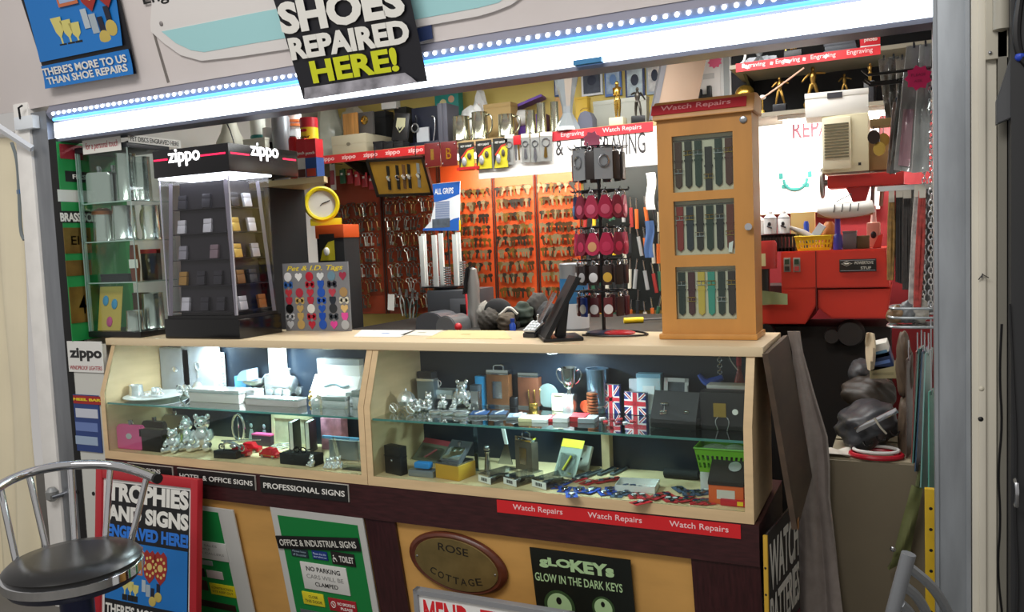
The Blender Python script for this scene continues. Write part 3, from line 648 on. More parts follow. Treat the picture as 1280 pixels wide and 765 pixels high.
# stack of white boxes
f = fitc(d6, (385, 235), (618, 318), SZ, .28); p, w, h = f
t = T('presentation_box', 'white boxed frame with a silver wave lying tilted at the divider end', 'gift box', p, 0, None, Euler((-.5, 0, -.1)))
M().span((-w/2, 0, 0), (w/2, .02, h*1.1), .002).obj('box', WHITE, t)
m = M().tube([(-w*.2, -.003, h*.5), (0, -.003, h*.7), (w*.2, -.003, h*.5), (w*.32, -.003, h*.62)], .004, 6, False, 2).obj('silver_wave', mat('#9fb6be', .3, .6), t)
q = V((p.x, p.y+.052, SZ+h*.8))
gift_box('presentation_box', 'white box with a grey tray on top of the tilted white box', 'gift box', (V((p.x+.01, .281, SZ)), w*.86, h*1.85), .03, WHITE, 0, .022, mat('#a8adb2', .4))
for i, (x0, y0, x1, y1, lb, k) in enumerate(((385, 318, 440, 380, 'tiny silver trinket pot with a domed lid at the shelf edge', 0), (430, 330, 540, 386, 'silver grey ring box beside the domed trinket pot', 1), (545, 310, 578, 375, 'narrow silver thimble case next to the ring box', 1), (575, 300, 612, 388, 'upright silver vanity case against the cabinet divider', 1), (360, 300, 392, 345, 'small brass and silver key ornament behind the trinket pot', 2), (470, 280, 530, 322, 'silver oval trinket box behind the ring box', 0))):
    f = fitc(d6, (x0, y0), (x1, y1), SZ); p, w, h = f
    if k == 1: gift_box('ring_box' if i == 1 else 'vanity_case', lb, 'box', f, .03, SILVER, 0, h*.35, mat('#c4ccca', .2, .9))
    elif k == 0:
        m = M().lathe([(0, 0), (w*.45, 0), (w*.5, h*.2), (w*.5, h*.6), (w*.4, h*.8), (w*.1, h*.95), (0, h)], seg=20); one('trinket_pot', lb, 'pot', m, SILVER, p)
    else:
        m = M().ball((0, 0, h*.3), (w*.3, w*.3, h*.3), 10).tube([(0, 0, h*.5), (0, 0, h)], .002, 6).ball((0, 0, h*.9), .005, 8); one('trinket_key', lb, 'ornament', m, BRASS, p)
m = M().tube([onY(*d6(370, 80), .25), onY(*d6(395, 90), .22), onY(*d6(470, 106), .2), onY(*d6(545, 84), .25)], .0022, 6, False, 2)
tag(m.obj('lamp_cable', WHITE), 'white cable hanging under the top of the first cabinet', 'cable')

# -- lower floor, first cabinet
flask('pink hip flask with an oval steel badge', fitc(d5, (82, 465), (208, 618), BZ), PINK, 0, .015)
gift_box('flask_case', 'black leather case in front of the dark flask beside the pink one', 'case', fitc(d5, (190, 510), (298, 632), BZ), .03, mat('#17130f', .4), 0, .03, mat('#1d1814', .35))
flask('dark bronze hip flask behind the black leather case', fitc(d5, (222, 450), (332, 575), BZ), mat('#5d564c', .3, .8))
flask('brushed steel hip flask behind the shiny bears', fitc(d5, (340, 420), (456, 560), BZ, .25), mat('#bcb4a4', .3, .9))
bear('silver_bear', 'small seated silver bear in front of the steel flask', fitc(d5, (285, 505), (400, 638), BZ), None, .2)
f = fitc(d5, (365, 512), (436, 606), BZ); p, w, h = f; p.y -= .03
m = M().prism([((w*.5 if k % 2 else w*.4)*math.cos(k*PI/10), h*.5+(h*.5 if k % 2 else h*.4)*math.sin(k*PI/10)) for k in range(20)], 'y', 0, .002)
t = T('price_star', 'neon yellow price star standing between the silver bears', 'price tag', p); m.obj('card', mat('#d8e820', .6), t)
text('15', 0, -.0003, h*.36, w*.4, h*.28, mat('#6d7410', .6), t)
f = fitc(d5, (435, 445), (492, 606), BZ); bear('silver_bear', 'tall narrow silver bear beside the yellow price star', f, None, -.3)
bear('silver_bear', 'large seated silver teddy bear leaning back', fitc(d5, (482, 430), (604, 612), BZ), None, .35)
f = fitc(d5, (556, 566), (722, 676), BZ); p, w, h = f
t = T('motorbike_model', 'chrome motorbike model on a black block beside the large silver bear', 'model', p, .1)
M().span((-w*.5, 0, 0), (w*.12, .035, h*.42), .002).obj('plinth', BLACK, t)
for sx in (-.32, .22): M().tube([(sx*w+h*.17*math.cos(k*.52), .012, h*.6+h*.17*math.sin(k*.52)) for k in range(12)], .003, 6, True).obj('wheel', CHROME, t)
M().tube([(-w*.32, .012, h*.6), (-w*.2, .012, h*.9), (0, .012, h*.85), (w*.1, .012, h*.75), (w*.22, .012, h*.6)], .005, 6, False, 1).tube([(-w*.2, .012, h*.9), (-w*.26, .0, h*1.0)], .002, 5).ball((0, .012, h*.68), (w*.1, .008, h*.12), 10).obj('bike_body', CHROME, t)
M().tube([(-w*.3, .012, h*.95), (w*.75, .012, h*1.1)], .002, 6).obj('tail_rod', CHROME, t)
f = fitc(d6, (0, 412), (62, 470), BZ, .25); p, w, h = f
one('steering_wheel_ornament', 'round chrome ring ornament standing behind the red model cars', 'ornament', M().tube([(w*.45*math.cos(k*.4), 0, h*.5+h*.48*math.sin(k*.4)) for k in range(16)], .005, 8, True).tube([(0, 0, .001), (0, 0, h*.9)], .003, 6), CHROME, (p.x, p.y, p.z))
f = fitc(d6, (52, 420), (182, 538), BZ, .25); p, w, h = f
t = T('etched_glass_block', 'clear glass block etched with white figures behind the red cars', 'ornament', p)
M().span((-w/2, 0, 0), (w/2, .02, h), .001).obj('block', GLASS, t)
for sx in (-.22, .25): M().ball((sx*w, .008, h*.62), (.008, .003, .009), 8).lathe([(.006, h*.5), (.014, h*.25), (.017, h*.06)], (sx*w, .008, 0), 10, 'z', (1, .2)).obj('etched_figure', mat('#a9b6be', .7), t)
def car(label, f, rz):
    p, w, h = f; t = T('model_car', label, 'toy car', p, rz)
    M().prism([(-.5*w, .15*h), (.5*w, .15*h), (.5*w, .5*h), (.28*w, .58*h), (.16*w, h), (-.25*w, h), (-.38*w, .6*h), (-.5*w, .5*h)], 'y', -w*.2, w*.2, .002).obj('car_body', mat('#c01826', .2), t)
    for sx in (-.3, .3):
        for sy in (-1, 1): M().cyl(h*.2, -.002, .002, (sx*w, sy*w*.2, h*.2), 12, 'y').obj('wheel', STEEL, t)
    M().span((-w*.45, -w*.215, h*.3), (w*.45, w*.215, h*.38)).obj('trim_line', GOLD, t)
car('red model car at the end of the row beside the chrome motorbike', fitc(d6, (0, 566), (82, 612), BZ), .1)
car('red model car parked behind the other two', fitc(d6, (50, 546), (130, 590), BZ), .2)
car('red model car beside the black sunglasses box', fitc(d6, (142, 575), (232, 618), BZ), -.1)
f = fitc(d6, (95, 508), (186, 565), BZ); gift_box('gift_box', 'small dark box topped with pink petals behind the red cars', 'box', (f[0], f[1], f[2]), .03, mat('#3a2a38', .5), 0, .006, PINK)
f = fitc(d6, (198, 540), (276, 580), BZ); p, w, h = f
one('silver_bracelet', 'coiled silver bracelet behind the red car', 'bracelet', M().tube([(w*.45*math.cos(k*.4), .5*w*math.sin(k*.4), .004+.0004*k) for k in range(32)], .003, 6), SILVER, p)
photo_frame('cream boxed frame with a small picture behind the black books', fitc(d6, (190, 420), (386, 560), BZ, .24), CREAMB, mat('#c6bfa6', .6, 0, .2, 30), .05, 0, 'framed_photo', .014)
for a, b, lb in (((262, 452), (308, 605), 'first black hardback booklet standing open beside the cream frame'), ((338, 452), (385, 598), 'second black hardback booklet behind the sunglasses box')):
    p, w, h = fitc(d6, a, b, BZ); t = T('booklet', lb, 'book', p, R(14))
    M().span((-.004, 0, 0), (.010, .055, h)).obj('page_block', PAPER, t); M().span((-.006, -.001, 0), (-.004, .057, h+.001)).span((.010, -.001, 0), (.012, .057, h+.001)).span((-.006, .055, 0), (.012, .058, h+.001)).obj('cover', BLACK, t)
f = fitc(d6, (190, 600), (352, 672), BZ); p, w, h = f
t = gift_box('sunglasses_box', 'open black box with folded sunglasses at the cabinet front', 'box', f, .05, MATBLACK)
m = M()
for s in (-1, 1): m.tube([(s*.014+.012*math.cos(k*.6), .014+.002*k*.1, h+.011+.009*math.sin(k*.6)) for k in range(10)], .002, 6, True).tube([(s*.028, .014, h+.012), (s*.03, .045, h+.010)], .002, 6)
m.tube([(-.003, .014, h+.012), (.003, .014, h+.012)], .002, 6)
one('sunglasses', 'black folded sunglasses lying on the open black box', 'sunglasses', m, GLOSSBLACK, p+V((0, .004, -.0005)))
gift_box('gift_box', 'pink patterned gift box behind the clear bag', 'box', fitc(d6, (425, 432), (522, 500), BZ, .25), .04, mat('#d890a8', .5, 0, .3, 40))
f = fitc(d6, (440, 520), (612, 650), BZ, .13); p, w, h = f
t = T('clear_bag', 'clear plastic packet with a blue top edge beside the divider', 'packet', p)
M().grid(10, 6, lambda u, v: V(((u-.5)*w, .012*math.sin(u*9)+.02*math.sin(PI*u)*(1-v)-.01, v*h)), .001).obj('film', PLASTIC, t)
M().span((-w/2, -.004, h*.9), (w/2, .006, h)).obj('blue_top', mat('#7ab6e6', .4), t)
M().span((-w*.4, .012, .002), (w*.4, .03, h*.8)).obj('grey_card', mat('#aeb2b6', .5), t)
for i, (x0, y0, x1, y1, lb) in enumerate(((352, 600, 392, 668, 'tiny silver cat at the front of the lower shelf'), (388, 615, 440, 690, 'little silver bear nearest the front of the lower shelf'), (436, 612, 486, 680, 'little silver rabbit between the tiny bear and clear packet'), (482, 610, 540, 672, 'little silver dog before the clear packet'))):
    bear('silver_animal', lb.replace('nearest', 'close to'), fitc(d6, (x0, y0), (x1, y1), BZ), None, .3*i-.4)
f = fitc(d6, (498, 655), (618, 702), BZ); p, w, h = f
one('plastic_tray', 'small clear plastic tray of silver bits against the divider', 'tray', M().span((-w/2, 0, 0), (w/2, .03, .002)).span((-w/2, 0, 0), (w/2, .002, h)).span((-w/2, .028, 0), (w/2, .03, h)).span((-w/2, 0, 0), (-w/2+.002, .03, h)).span((w/2-.002, 0, 0), (w/2, .03, h)), PLASTIC, p)

# -- upper shelf, second cabinet
f = fitc(d7, (192, 162), (266, 252), SZ, .28); p, w, h = f
t = T('boxed_clock', 'dark square box with a round dial under the divider lamp', 'clock', p, R(-12))
M().span((-w/2, 0, 0), (w/2, .03, h), .001).obj('box', mat('#2a2c30', .4), t); M().lathe([(0, 0), (w*.32, 0), (w*.34, .003), (w*.27, .003), (w*.26, .001), (0, .001)], (0, 0, h*.52), 20, 'y').obj('dial', DARKMETAL, t)
f = fitc(d7, (268, 205), (405, 252), SZ, .28); p, w, h = f
q = p.copy()
for i, (dz, hh, mm, lb) in enumerate(((0, .02, mat('#24303c', .5), 'dark flat box under the pale boxes beside the dark clock box'), (.0202, .014, WHITE, 'flat white box in the middle of the small pile'), (.0344, .016, mat('#d4e4ec', .4), 'pale blue flat box on top of the small pile'))):
    gift_box('gift_box', lb, 'box', (V((q.x+.004*i, q.y, SZ+dz)), w, hh), .05, mm, .1*i-.1)
mug('white_mug', 'white mug standing on the small pile of flat boxes', (V((q.x-.02, q.y+.022, SZ+.0506)), .032, .028), WHITE, 0, 1, 'mug')
gift_box('trinket_box', 'small silver framed casket in front of the flat boxes', 'box', fitc(d7, (240, 196), (318, 252), SZ, .24), .03, mat('#8fa0ac', .3, .6), 0, .008, SILVER)
f = fitc(d7, (108, 238), (232, 345), SZ); p, w, h = f
t = T('silver_coach', 'silver fairytale coach ornament at the divider end of the shelf', 'ornament', p)
M().lathe([(0, h*.3), (w*.22, h*.32), (w*.3, h*.5), (w*.26, h*.68), (w*.16, h*.82), (w*.04, h*.9), (.003, h), (0, h)], seg=16).obj('carriage', SILVER, t)
for sx, r in ((-.32, .2), (.32, .24)):
    for sy in (-1, 1):
        m = M().tube([(sx*w+r*h*math.cos(k*.45), sy*w*.25, r*h+.001+r*h*math.sin(k*.45)) for k in range(14)], .0022, 6, True)
        for k in range(4): m.tube([(sx*w+r*h*math.cos(k*.78), sy*w*.25, r*h+r*h*math.sin(k*.78)), (sx*w-r*h*math.cos(k*.78), sy*w*.25, r*h-r*h*math.sin(k*.78))], .0012, 5)
        m.obj('wheel', SILVER, t)
M().tube([(-w*.32, 0, h*.22), (0, 0, h*.3), (w*.32, 0, h*.25), (w*.75, 0, h*.2)], .003, 6, False, 1).obj('shaft', SILVER, t)
for x0, y0, x1, y1, lb in ((225, 285, 272, 345, 'silver horse figure drawing the silver coach'), (268, 252, 325, 335, 'silver sitting dog figure beside the coach'), (332, 265, 392, 330, 'silver frog figure between the dog and bears'), (385, 285, 440, 338, 'silver kitten figure before the hugging bears'), (480, 285, 515, 335, 'tiny silver mouse figure next to the blue carton')):
    bear('silver_animal', lb, fitc(d7, (x0, y0), (x1, y1), SZ), None, random.uniform(-.5, .5))
bear('silver_bear', 'tallest silver bear with raised head on the shelf', fitc(d7, (415, 196), (485, 318), SZ), None, .3)
for x0, y0, x1, y1, lb in ((290, 330, 345, 356, 'flat silver trinket tin at the shelf edge beneath the dog'), (342, 332, 400, 360, 'flat silver trinket tin beneath the frog'), (398, 332, 468, 362, 'flat silver trinket tin beneath the hugging bears')):
    p, w, h = fitc(d7, (x0, y0), (x1, y1), SZ); one('trinket_tin', lb, 'tin', M().lathe([(0, 0), (w*.48, 0), (w*.5, .002), (w*.5, h*.4), (w*.4, h*.55), (0, h*.6)], seg=20), SILVER, p+V((0, .012, 0)))
gift_box('ring_box', 'open silver ring box behind the tallest silver bear', 'box', fitc(d7, (484, 225), (520, 300), SZ, .2), .03, STEEL, 0, .02, mat('#5c6a78', .3, .6))
f = fitc(d7, (515, 182), (562, 312), SZ); gift_box('gift_carton', 'bright blue carton beside the leather flask', 'box', f, .03, mat('#2f9ad8', .4))
def leather_flask(label, f, m, rz=0):
    p, w, h = f; t = T('hip_flask', label, 'flask', p, rz)
    M().span((-w/2, 0, 0), (w/2, .03, h*.78), .003).obj('leather_body', m, t)
    M().span((-w/2+.001, .001, h*.78), (w/2-.001, .029, h*.9), .002).span((-w/2-.001, -.001, .0), (w/2+.001, .031, h*.05)).obj('steel_rim', CHROME, t)
    M().tube([(-w*.22, .015, h*.9), (-w*.22, .015, h), (w*.22, .015, h), (w*.22, .015, h*.9)], .003, 6, False, 1).obj('cap_loop', CHROME, t)
    M().span((-w*.2, -.002, h*.2), (w*.2, .001, h*.62)).obj('plate', STEEL, t)
    return t
leather_flask('brown leather flask with a steel loop and plate next to the blue carton', fitc(d7, (560, 136), (662, 322), SZ), LBROWN)
t = leather_flask('brown leather flask without a plate near the gold crown', fitc(d7, (708, 148), (802, 305), SZ), mat('#5d3420', .5, 0, .2, 30))
for c in list(t.children):
    if c.name.startswith('plate') or c.name.startswith('cap_loop'): bpy.data.objects.remove(c)
p, w, h = fitc(d7, (665, 276), (710, 312), SZ); one('bottle_stopper', 'small ribbed dark screw cap between the two leather flasks', 'cap', M().lathe([(0, 0), (w*.5, 0), (w*.5, h*.8), (w*.44, h), (0, h)], seg=18), DARKMETAL, p)
p, w, h = fitc(d7, (748, 245), (803, 306), SZ)
m = M().lathe([(w*.45, 0), (w*.45, h*.25), (w*.4, h*.3), (w*.4, 0)], seg=20)
for k in range(6): a = k*PI/3; m.tube([(w*.4*math.cos(a), w*.4*math.sin(a), h*.2), (w*.5*math.cos(a), w*.5*math.sin(a), h*.95)], .002, 5).ball((w*.5*math.cos(a), w*.5*math.sin(a), h), .003, 6)
one('crown_ornament', 'small gold crown ornament before the second leather flask', 'ornament', m, GOLD, p)
p, w, h = fitc(d7, (790, 215), (892, 316), SZ)
t = T('glass_disc', 'round engraved glass disc standing behind the gold crown', 'ornament', p, R(-15))
M().lathe([(0, -.004), (w*.5, -.004), (w*.5, .004), (0, .004)], (0, 0, h*.5), 32, 'y').obj('disc', mat('#8fa6a4', .25, alpha=.6), t); M().span((-w*.25, -.01, 0), (w*.25, .01, h*.06)).obj('foot', DARKMETAL, t)
for i, (a, b, hexc, lb) in enumerate((((470, 335), (568, 372), '#2a4c7c', 'open silver case with a blue lining at the shelf edge'), ((562, 335), (655, 372), '#30445c', 'silver pen case with a dark blue lining beside the open case'), ((640, 330), (742, 384), '#6c7c8c', 'long silver knife lying in a grey case before the second flask'))):
    p, w, h = fitc(d7, a, b, SZ); t = T('pen_case', lb, 'case', p, R(18))
    M().span((-w*.4, 0, 0), (w*.4, .07, .008), .001).obj('tray', STEEL, t); M().span((-w*.36, .004, .008), (w*.36, .066, .009)).obj('lining', mat(hexc, .6), t)
    M().tube([(-w*.15, .01, .011), (w*.15, .06, .011)], .003, 8).obj('pen', SILVER, t)
for a, b, hexc, lb in (((700, 352), (780, 392), '#d6cc9c', 'small cream card pack behind the white one'), ((762, 358), (836, 396), '#e8e8e6', 'small white card pack at the shelf edge'), ((822, 358), (886, 392), '#c4202c', 'small red card pack between two white ones'), ((872, 352), (930, 392), '#e4e2de', 'small white card pack beside the red one under the cream frame')):
    f = fitc(d7, a, b, SZ); gift_box('card_pack', lb, 'box', (f[0], f[1]*.9, f[2]*.4), .06, mat(hexc, .5), R(10))
# silver cup
p, w, h = fitc(d8, (25, 120), (112, 262), SZ, .235)
t = T('trophy_cup', 'silver trophy cup with two scrolled handles on a square base', 'trophy', p)
k = h; M().lathe([(.008, .42*k), (.006, .5*k), (.006, .53*k), (.016, .58*k), (.022, .7*k), (.024, .85*k), (.027, k), (.024, k), (.02, .8*k), (.0, .62*k)], seg=24).obj('bowl', CHROME, t)
for s in (-1, 1): M().tube([(s*.024, 0, .92*k), (s*.036, 0, .98*k), (s*.042, 0, .85*k), (s*.032, 0, .7*k), (s*.02, 0, .64*k)], .0022, 6, False, 2).obj('handle', CHROME, t)
M().span((-.018, -.018, .0), (.018, .018, .42*k), .002).obj('base', SILVER, t)
p, w, h = fitc(d8, (130, 124), (222, 232), SZ, .275)
t = T('steel_tumbler', 'tall blue grey steel tumbler beside the trophy cup', 'tumbler', p); M().lathe([(0, 0), (w*.4, 0), (w*.42, .004), (w*.46, h*.95), (w*.47, h), (w*.43, h), (w*.38, .01), (0, .01)], seg=26).obj('body', mat('#7d99ae', .18, .9), t)
M().lathe([(w*.425, h*.12), (w*.44, h*.13), (w*.44, h*.16), (w*.428, h*.17)], seg=26).obj('band', CHROME, t)
photo_frame('tiny cream picture frame at the shelf edge before the trophy', fitc(d8, (0, 222), (66, 288), SZ), mat('#cfc7a8', .4), mat('#a9a48c', .5, 0, .3, 60), .05, 0, 'framed_photo', .006)
for a, b, hexc, lb in (((0, 285), (62, 332), '#e4e4e4', 'white and red boxed badge at the shelf edge'), ((60, 280), (130, 328), '#b9222c', 'red boxed badge beside the white one'), ((95, 292), (165, 334), '#8a9298', 'grey boxed badge below the copper coil')): f = fitc(d8, a, b, SZ); gift_box('badge_box', lb, 'box', (f[0], f[1]*.9, f[2]*.4), .06, mat(hexc, .5), .1)
p, w, h = fitc(d8, (136, 215), (180, 296), SZ); m = M()
for i in range(7): m.lathe([(w*.3, h*i/7), (w*.5, h*(i+.2)/7), (w*.5, h*(i+.8)/7), (w*.3, h*(i+1)/7)], seg=20)
one('copper_coin_stack', 'upright roll of copper coins beside the first flag tin', 'coins', m, mat('#b5714a', .3, .8), p)
p, w, h = fitc(d8, (118, 225), (142, 278), SZ, .26); one('orange_disc', 'orange disc standing behind the copper roll', 'disc', M().lathe([(0, -.002), (.019, -.002), (.019, .002), (0, .002)], (0, 0, .019), 20, 'y'), mat('#e0562a', .4), p)
def flag_box(label, f, rz):
    p, w, h = f; t = T('flag_tin', label, 'tin', p, rz)
    M().span((-w/2, 0, 0), (w/2, .018, h), .001).obj('tin', mat('#1e2f78', .35), t)
    W_, R_ = mat('#e4e2e0', .5), mat('#c01f30', .5); y = -.0006
    def bar(m, x0, z0, x1, z1, wd, yy):
        d = V((x1-x0, 0, z1-z0)); L = d.length; m.box(((x0+x1)/2, yy, (z0+z1)/2), (L, .0006, wd), (0, -math.atan2(z1-z0, x1-x0), 0))
    m = M(); bar(m, -w*.47, h*.03, w*.47, h*.97, w*.13, y); bar(m, -w*.47, h*.97, w*.47, h*.03, w*.13, y); m.box((0, y-.0004, h/2), (w*.34, .0006, h)).box((0, y-.0004, h/2), (w, .0006, w*.34)).obj('white_stripe', W_, t)
    m = M(); bar(m, -w*.47, h*.03, w*.47, h*.97, w*.05, y-.0003); bar(m, -w*.47, h*.97, w*.47, h*.03, w*.05, y-.0003); m.box((0, y-.0009, h/2), (w*.2, .0006, h)).box((0, y-.0009, h/2), (w, .0006, w*.2)).obj('red_stripe', R_, t)
    M().span((-w/2, .001, h), (w/2, .017, h+.003), .001).obj('lid', CHROME, t)
flag_box('upright tin with a union flag beside the copper roll', fitc(d8, (193, 187), (260, 296), SZ), 0)
flag_box('tilted tin with a union flag next to the black cufflink box', fitc(d8, (276, 218), (362, 302), SZ), R(-8))
p, w, h = fitc(d8, (296, 165), (356, 262), SZ, .285); gift_box('dice_box', 'silver card box with a red and blue dot behind the tilted flag tin', 'box', (p, w, h), .02, mat('#b8bcc4', .4), 0)
t = bpy.data.objects[-1] if False else None
p, w, h = fitc(d8, (326, 145), (416, 265), SZ, .278)
t = T('perfume_carton', 'pale blue clear carton behind the cufflink box', 'box', p); M().span((-w/2, 0, 0), (w/2, .03, h*.9), .001).obj('carton', mat('#c2dce6', .35), t); M().span((-w/2-.001, -.001, h*.9), (w/2+.001, .031, h)).obj('lid', mat('#7aa8c0', .4), t); M().span((-w*.25, -.001, h*.1), (w*.25, 0.0005, h*.7)).obj('window', mat('#eef4f4', .3), t)
photo_frame('silver photo frame standing behind the cufflink box', fitc(d8, (425, 165), (522, 262), SZ, .28), CHROME, mat('#4c5258', .3, 0, .4, 30), .12, R(-6), 'framed_photo', .012)
# cufflink box
p, w, h = fitc(d8, (372, 222), (552, 355), SZ)
t = T('cufflink_box', 'open black box showing silver cufflinks at the shelf edge', 'box', p, R(-6))
M().span((-w/2, 0, 0), (w/2, .045, h*.25), .002).obj('base', MATBLACK, t)
M().prism([(.0, h*.25), (.004, h*.25), (.045, h), (.040, h)], 'x', -w/2, w/2).obj('lid', mat('#1b1d24', .6), t)
for x, z in ((-.22, .62), (-.22, .42), (.28, .48)): M().box((x*w, .0+.045*(z-.25)/.75-.004, z*h), (.020, .005, .018) if x < 0 else (.013, .005, .012), (.5, 0, .3), .001).obj('cufflink', CHROME, t)
M().tube([(-w*.22, .018, h*.6), (-w*.22, .010, h*.45)], .0015, 5).obj('link_bar', CHROME, t)
# watch box
p, w, h = fitc(d8, (562, 222), (735, 366), SZ)
t = T('watch_box', 'black presentation box with a gold clip and round medallion at the shelf end', 'box', p, 0)
M().span((-w/2, .02, 0), (w/2, .075, h), .002).obj('box', mat('#1c1a1c', .5), t)
M().span((-w*.2, .016, h*.35), (w*.08, .0195, h*.72)).obj('gold_clip', GOLD, t); M().lathe([(0, 0), (.008, 0), (.008, .002), (0, .0025)], (w*.28, .019, h*.5), 16, 'y').obj('medallion', WHITE, t)
m = M()
for s in (-1, 1): m.tube([(s*.012+w*.0, .012, .001), (s*.02, .01, h*.25), (s*.012, .014, h*.36)], .0016, 6, False, 1)
m.obj('wire_stand', CHROME, t)
p2 = onY(904, 480, p.y+.085); gift_box('gift_box', 'white and pink carton behind the black presentation box', 'box', (V((p.x, p.y+.082, SZ)), w*.92, h*1.09), .05, mat('#d8a6ac', .5), 0, .01, WHITE)
p, w, h = fitc(d8, (698, 80), (738, 240), SZ, .28)
t = T('sauce_bottle', 'brown and red glass bottle in the corner behind the presentation box', 'bottle', p); r = w/2
M().lathe([(0, 0), (r, 0), (r, h*.6), (r*.45, h*.78), (r*.4, h*.95), (0, h*.95)], seg=20).obj('bottle', mat('#8c2a18', .2), t); M().lathe([(r*.5, h*.86), (r*.5, h), (0, h)], seg=16).obj('cap', RED, t); M().lathe([(r*1.02, h*.2), (r*1.02, h*.5)], seg=20).obj('label', mat('#d8d0c0', .5), t)
p, w, h = fitc(d8, (560, 150), (652, 200), SZ, .28); p.z = SZ
t = T('blue_tie_stand', 'folded blue silk tie on a dark stand beside the bottle', 'tie', p); M().span((-w*.42, .0, 0), (w*.42, .02, h*.62), .001).obj('stand', DARKMETAL, t)
M().tube([(-w*.5, .008, h), (-w*.2, .006, h*.8), (w*.1, .006, h*.85), (w*.5, .008, h*.95)], (.006, .012, .012, .008), 8, False, 2).obj('tie', mat('#2850b4', .45), t)
for i, (x, y) in enumerate(((160, 322), (190, 316), (205, 330), (232, 322), (262, 318), (280, 332), (305, 326), (250, 336))):
    q = onZ(*d8(x, y), SZ); m = M().lathe([(0, 0), (.007, 0), (.007, .003), (0, .003)], seg=14).tube([(.007+.006*math.cos(k*.7), .006*math.sin(k*.7), .002) for k in range(9)], .001, 5, True)
    one('enamel_keyring', 'small round enamel keyring lying flat before the flag tins', 'keyring', m, mat(['#b82832', '#d8d8dc', '#b82832', '#8a2430'][i % 4], .35), q, i, 'enamel keyrings at the shelf edge')
for x, y0, y1, lb in ((640, 60, 142, 'silver link chain hanging inside the second cabinet'), (668, 62, 130, 'thin white cord hanging beside the silver chain')):
    a, b = onY(*d8(x, y0), .25), onY(*d8(x, y1), .25); a.z = UZ
    m = M()
    if x == 640:
        n = 8
        for i in range(n): z = a.z-.006-(a.z-b.z)*i/n; m.tube([(a.x+(.006 if i % 2 else .001)*math.cos(k*.8), .25+(.001 if i % 2 else .006)*math.sin(k*.8)*1, z+.006*math.sin(k*.8)) for k in range(8)], .0012, 5, True)
        tag(m.obj('silver_chain', CHROME), lb, 'chain')
    else: tag(m.tube([a, (a.x+.01, .24, (a.z+b.z)/2), (a.x+.03, .25, b.z)], .0014, 5, False, 2).obj('white_string', WHITE), lb, 'cord')
m = M().tube([onY(*d7(720, 66), .25), onY(*d7(770, 76), .22), onY(*d7(815, 68), .22)], .0022, 6, False, 2); tag(m.obj('lamp_cable', WHITE), 'short white cable at the lamp above the trophy cup', 'cable')

# -- lower floor, second cabinet
p, w, h = fitc(d7, (52, 500), (140, 648), BZ); t = T('flask_case', 'tall black leather case standing at the divider', 'case', p, R(-15)); M().span((-w/2, 0, 0), (w/2, .03, h), .002).obj('case', BLACK, t); M().span((-w/2-.001, -.0015, h*.62), (w/2+.001, .03, h*.65)).obj('seam', DARKMETAL, t); M().ball((0, -.002, h*.5), .004, 8).obj('stud', STEEL, t)
t = gift_box('lighter_case', 'grey tin with a bright blue cushion beside the yellow box', 'case', fitc(d7, (176, 612), (288, 656), BZ), .04, mat('#8d9298', .35, .5))
p, w, h = fitc(d7, (190, 575), (276, 630), BZ); M().span((-.028, .006, .024), (.028, .034, .044), .006).obj('cushion', mat('#2a86d0', .5), t)
t = gift_box('flask_set_box', 'yellow box holding a silver flask set with its lid open', 'box', fitc(d7, (288, 585), (405, 672), BZ), .085, mat('#c9982c', .5), R(-10))
p, w, h = fitc(d7, (288, 585), (405, 672), BZ)
M().span((-w/2+.003, .0, h), (w/2-.003, .08, h+.006)).obj('tray', STEEL, t); M().prism([(.02, h+.005), (.024, h+.005), (.085, h+.055), (.082, h+.058)], 'x', -w/2+.004, w/2-.004).obj('open_lid', mat('#50535a', .4), t)
M().box((0, .04, h+.025), (w*.7, .05, .012), (.6, 0, 0), .002).obj('flask', CHROME, t); M().lathe([(.006, 0), (.006, .012), (0, .013)], (0, .068, h+.045), 12).obj('flask_cap', CHROME, t)
def blister(label, f, hexc, back, tilt=.7, rz=0, name='blister_pack'):
    p, w, h = f; t = T(name, label, 'pack', p, 0, None, Euler((-tilt, 0, rz)))
    M().span((-w/2, 0, 0), (w/2, .0015, h)).obj('card', mat(back, .6), t)
    M().span((-w*.36, -.012, h*.1), (w*.36, 0, h*.6), .004).obj('bubble', PLASTIC, t)
    M().tube([(-w*.1, -.005, h*.15), (w*.02, -.005, h*.35), (w*.12, -.005, h*.55)], .004, 6).obj('tool', mat(hexc, .4), t)
    M().span((-w*.5, -.0006, h*.78), (w*.5, 0, h)).obj('header', mat(hexc, .5), t)
    return t
blister('clear blister pack with red pliers leaning behind the yellow box', fitc(d7, (165, 450), (330, 590), BZ, .2), '#a8404c', '#6c6c5c', .85, R(-15))
p, w, h = fitc(d7, (500, 398), (526, 600), BZ, .15); one('steel_letter_opener', 'upright bluish steel letter opener beside the yellow box', 'letter opener', M().prism([(-.006, 0), (.006, 0), (.007, h*.8), (.004, h*.97), (-.003, h), (-.007, h*.85)], 'y', 0, .004, .001), mat('#6a8494', .2, .9), p)
p, w, h = fitc(d7, (546, 488), (580, 600), BZ, .16); m = M().ball((0, 0, h*.82), .011, 10).lathe([(.011, 0), (.009, h*.3), (.006, h*.6), (.009, h*.7)], seg=12); one('metal_figurine', 'small grey metal figurine before the long clear cases', 'figurine', m, STEEL, p)
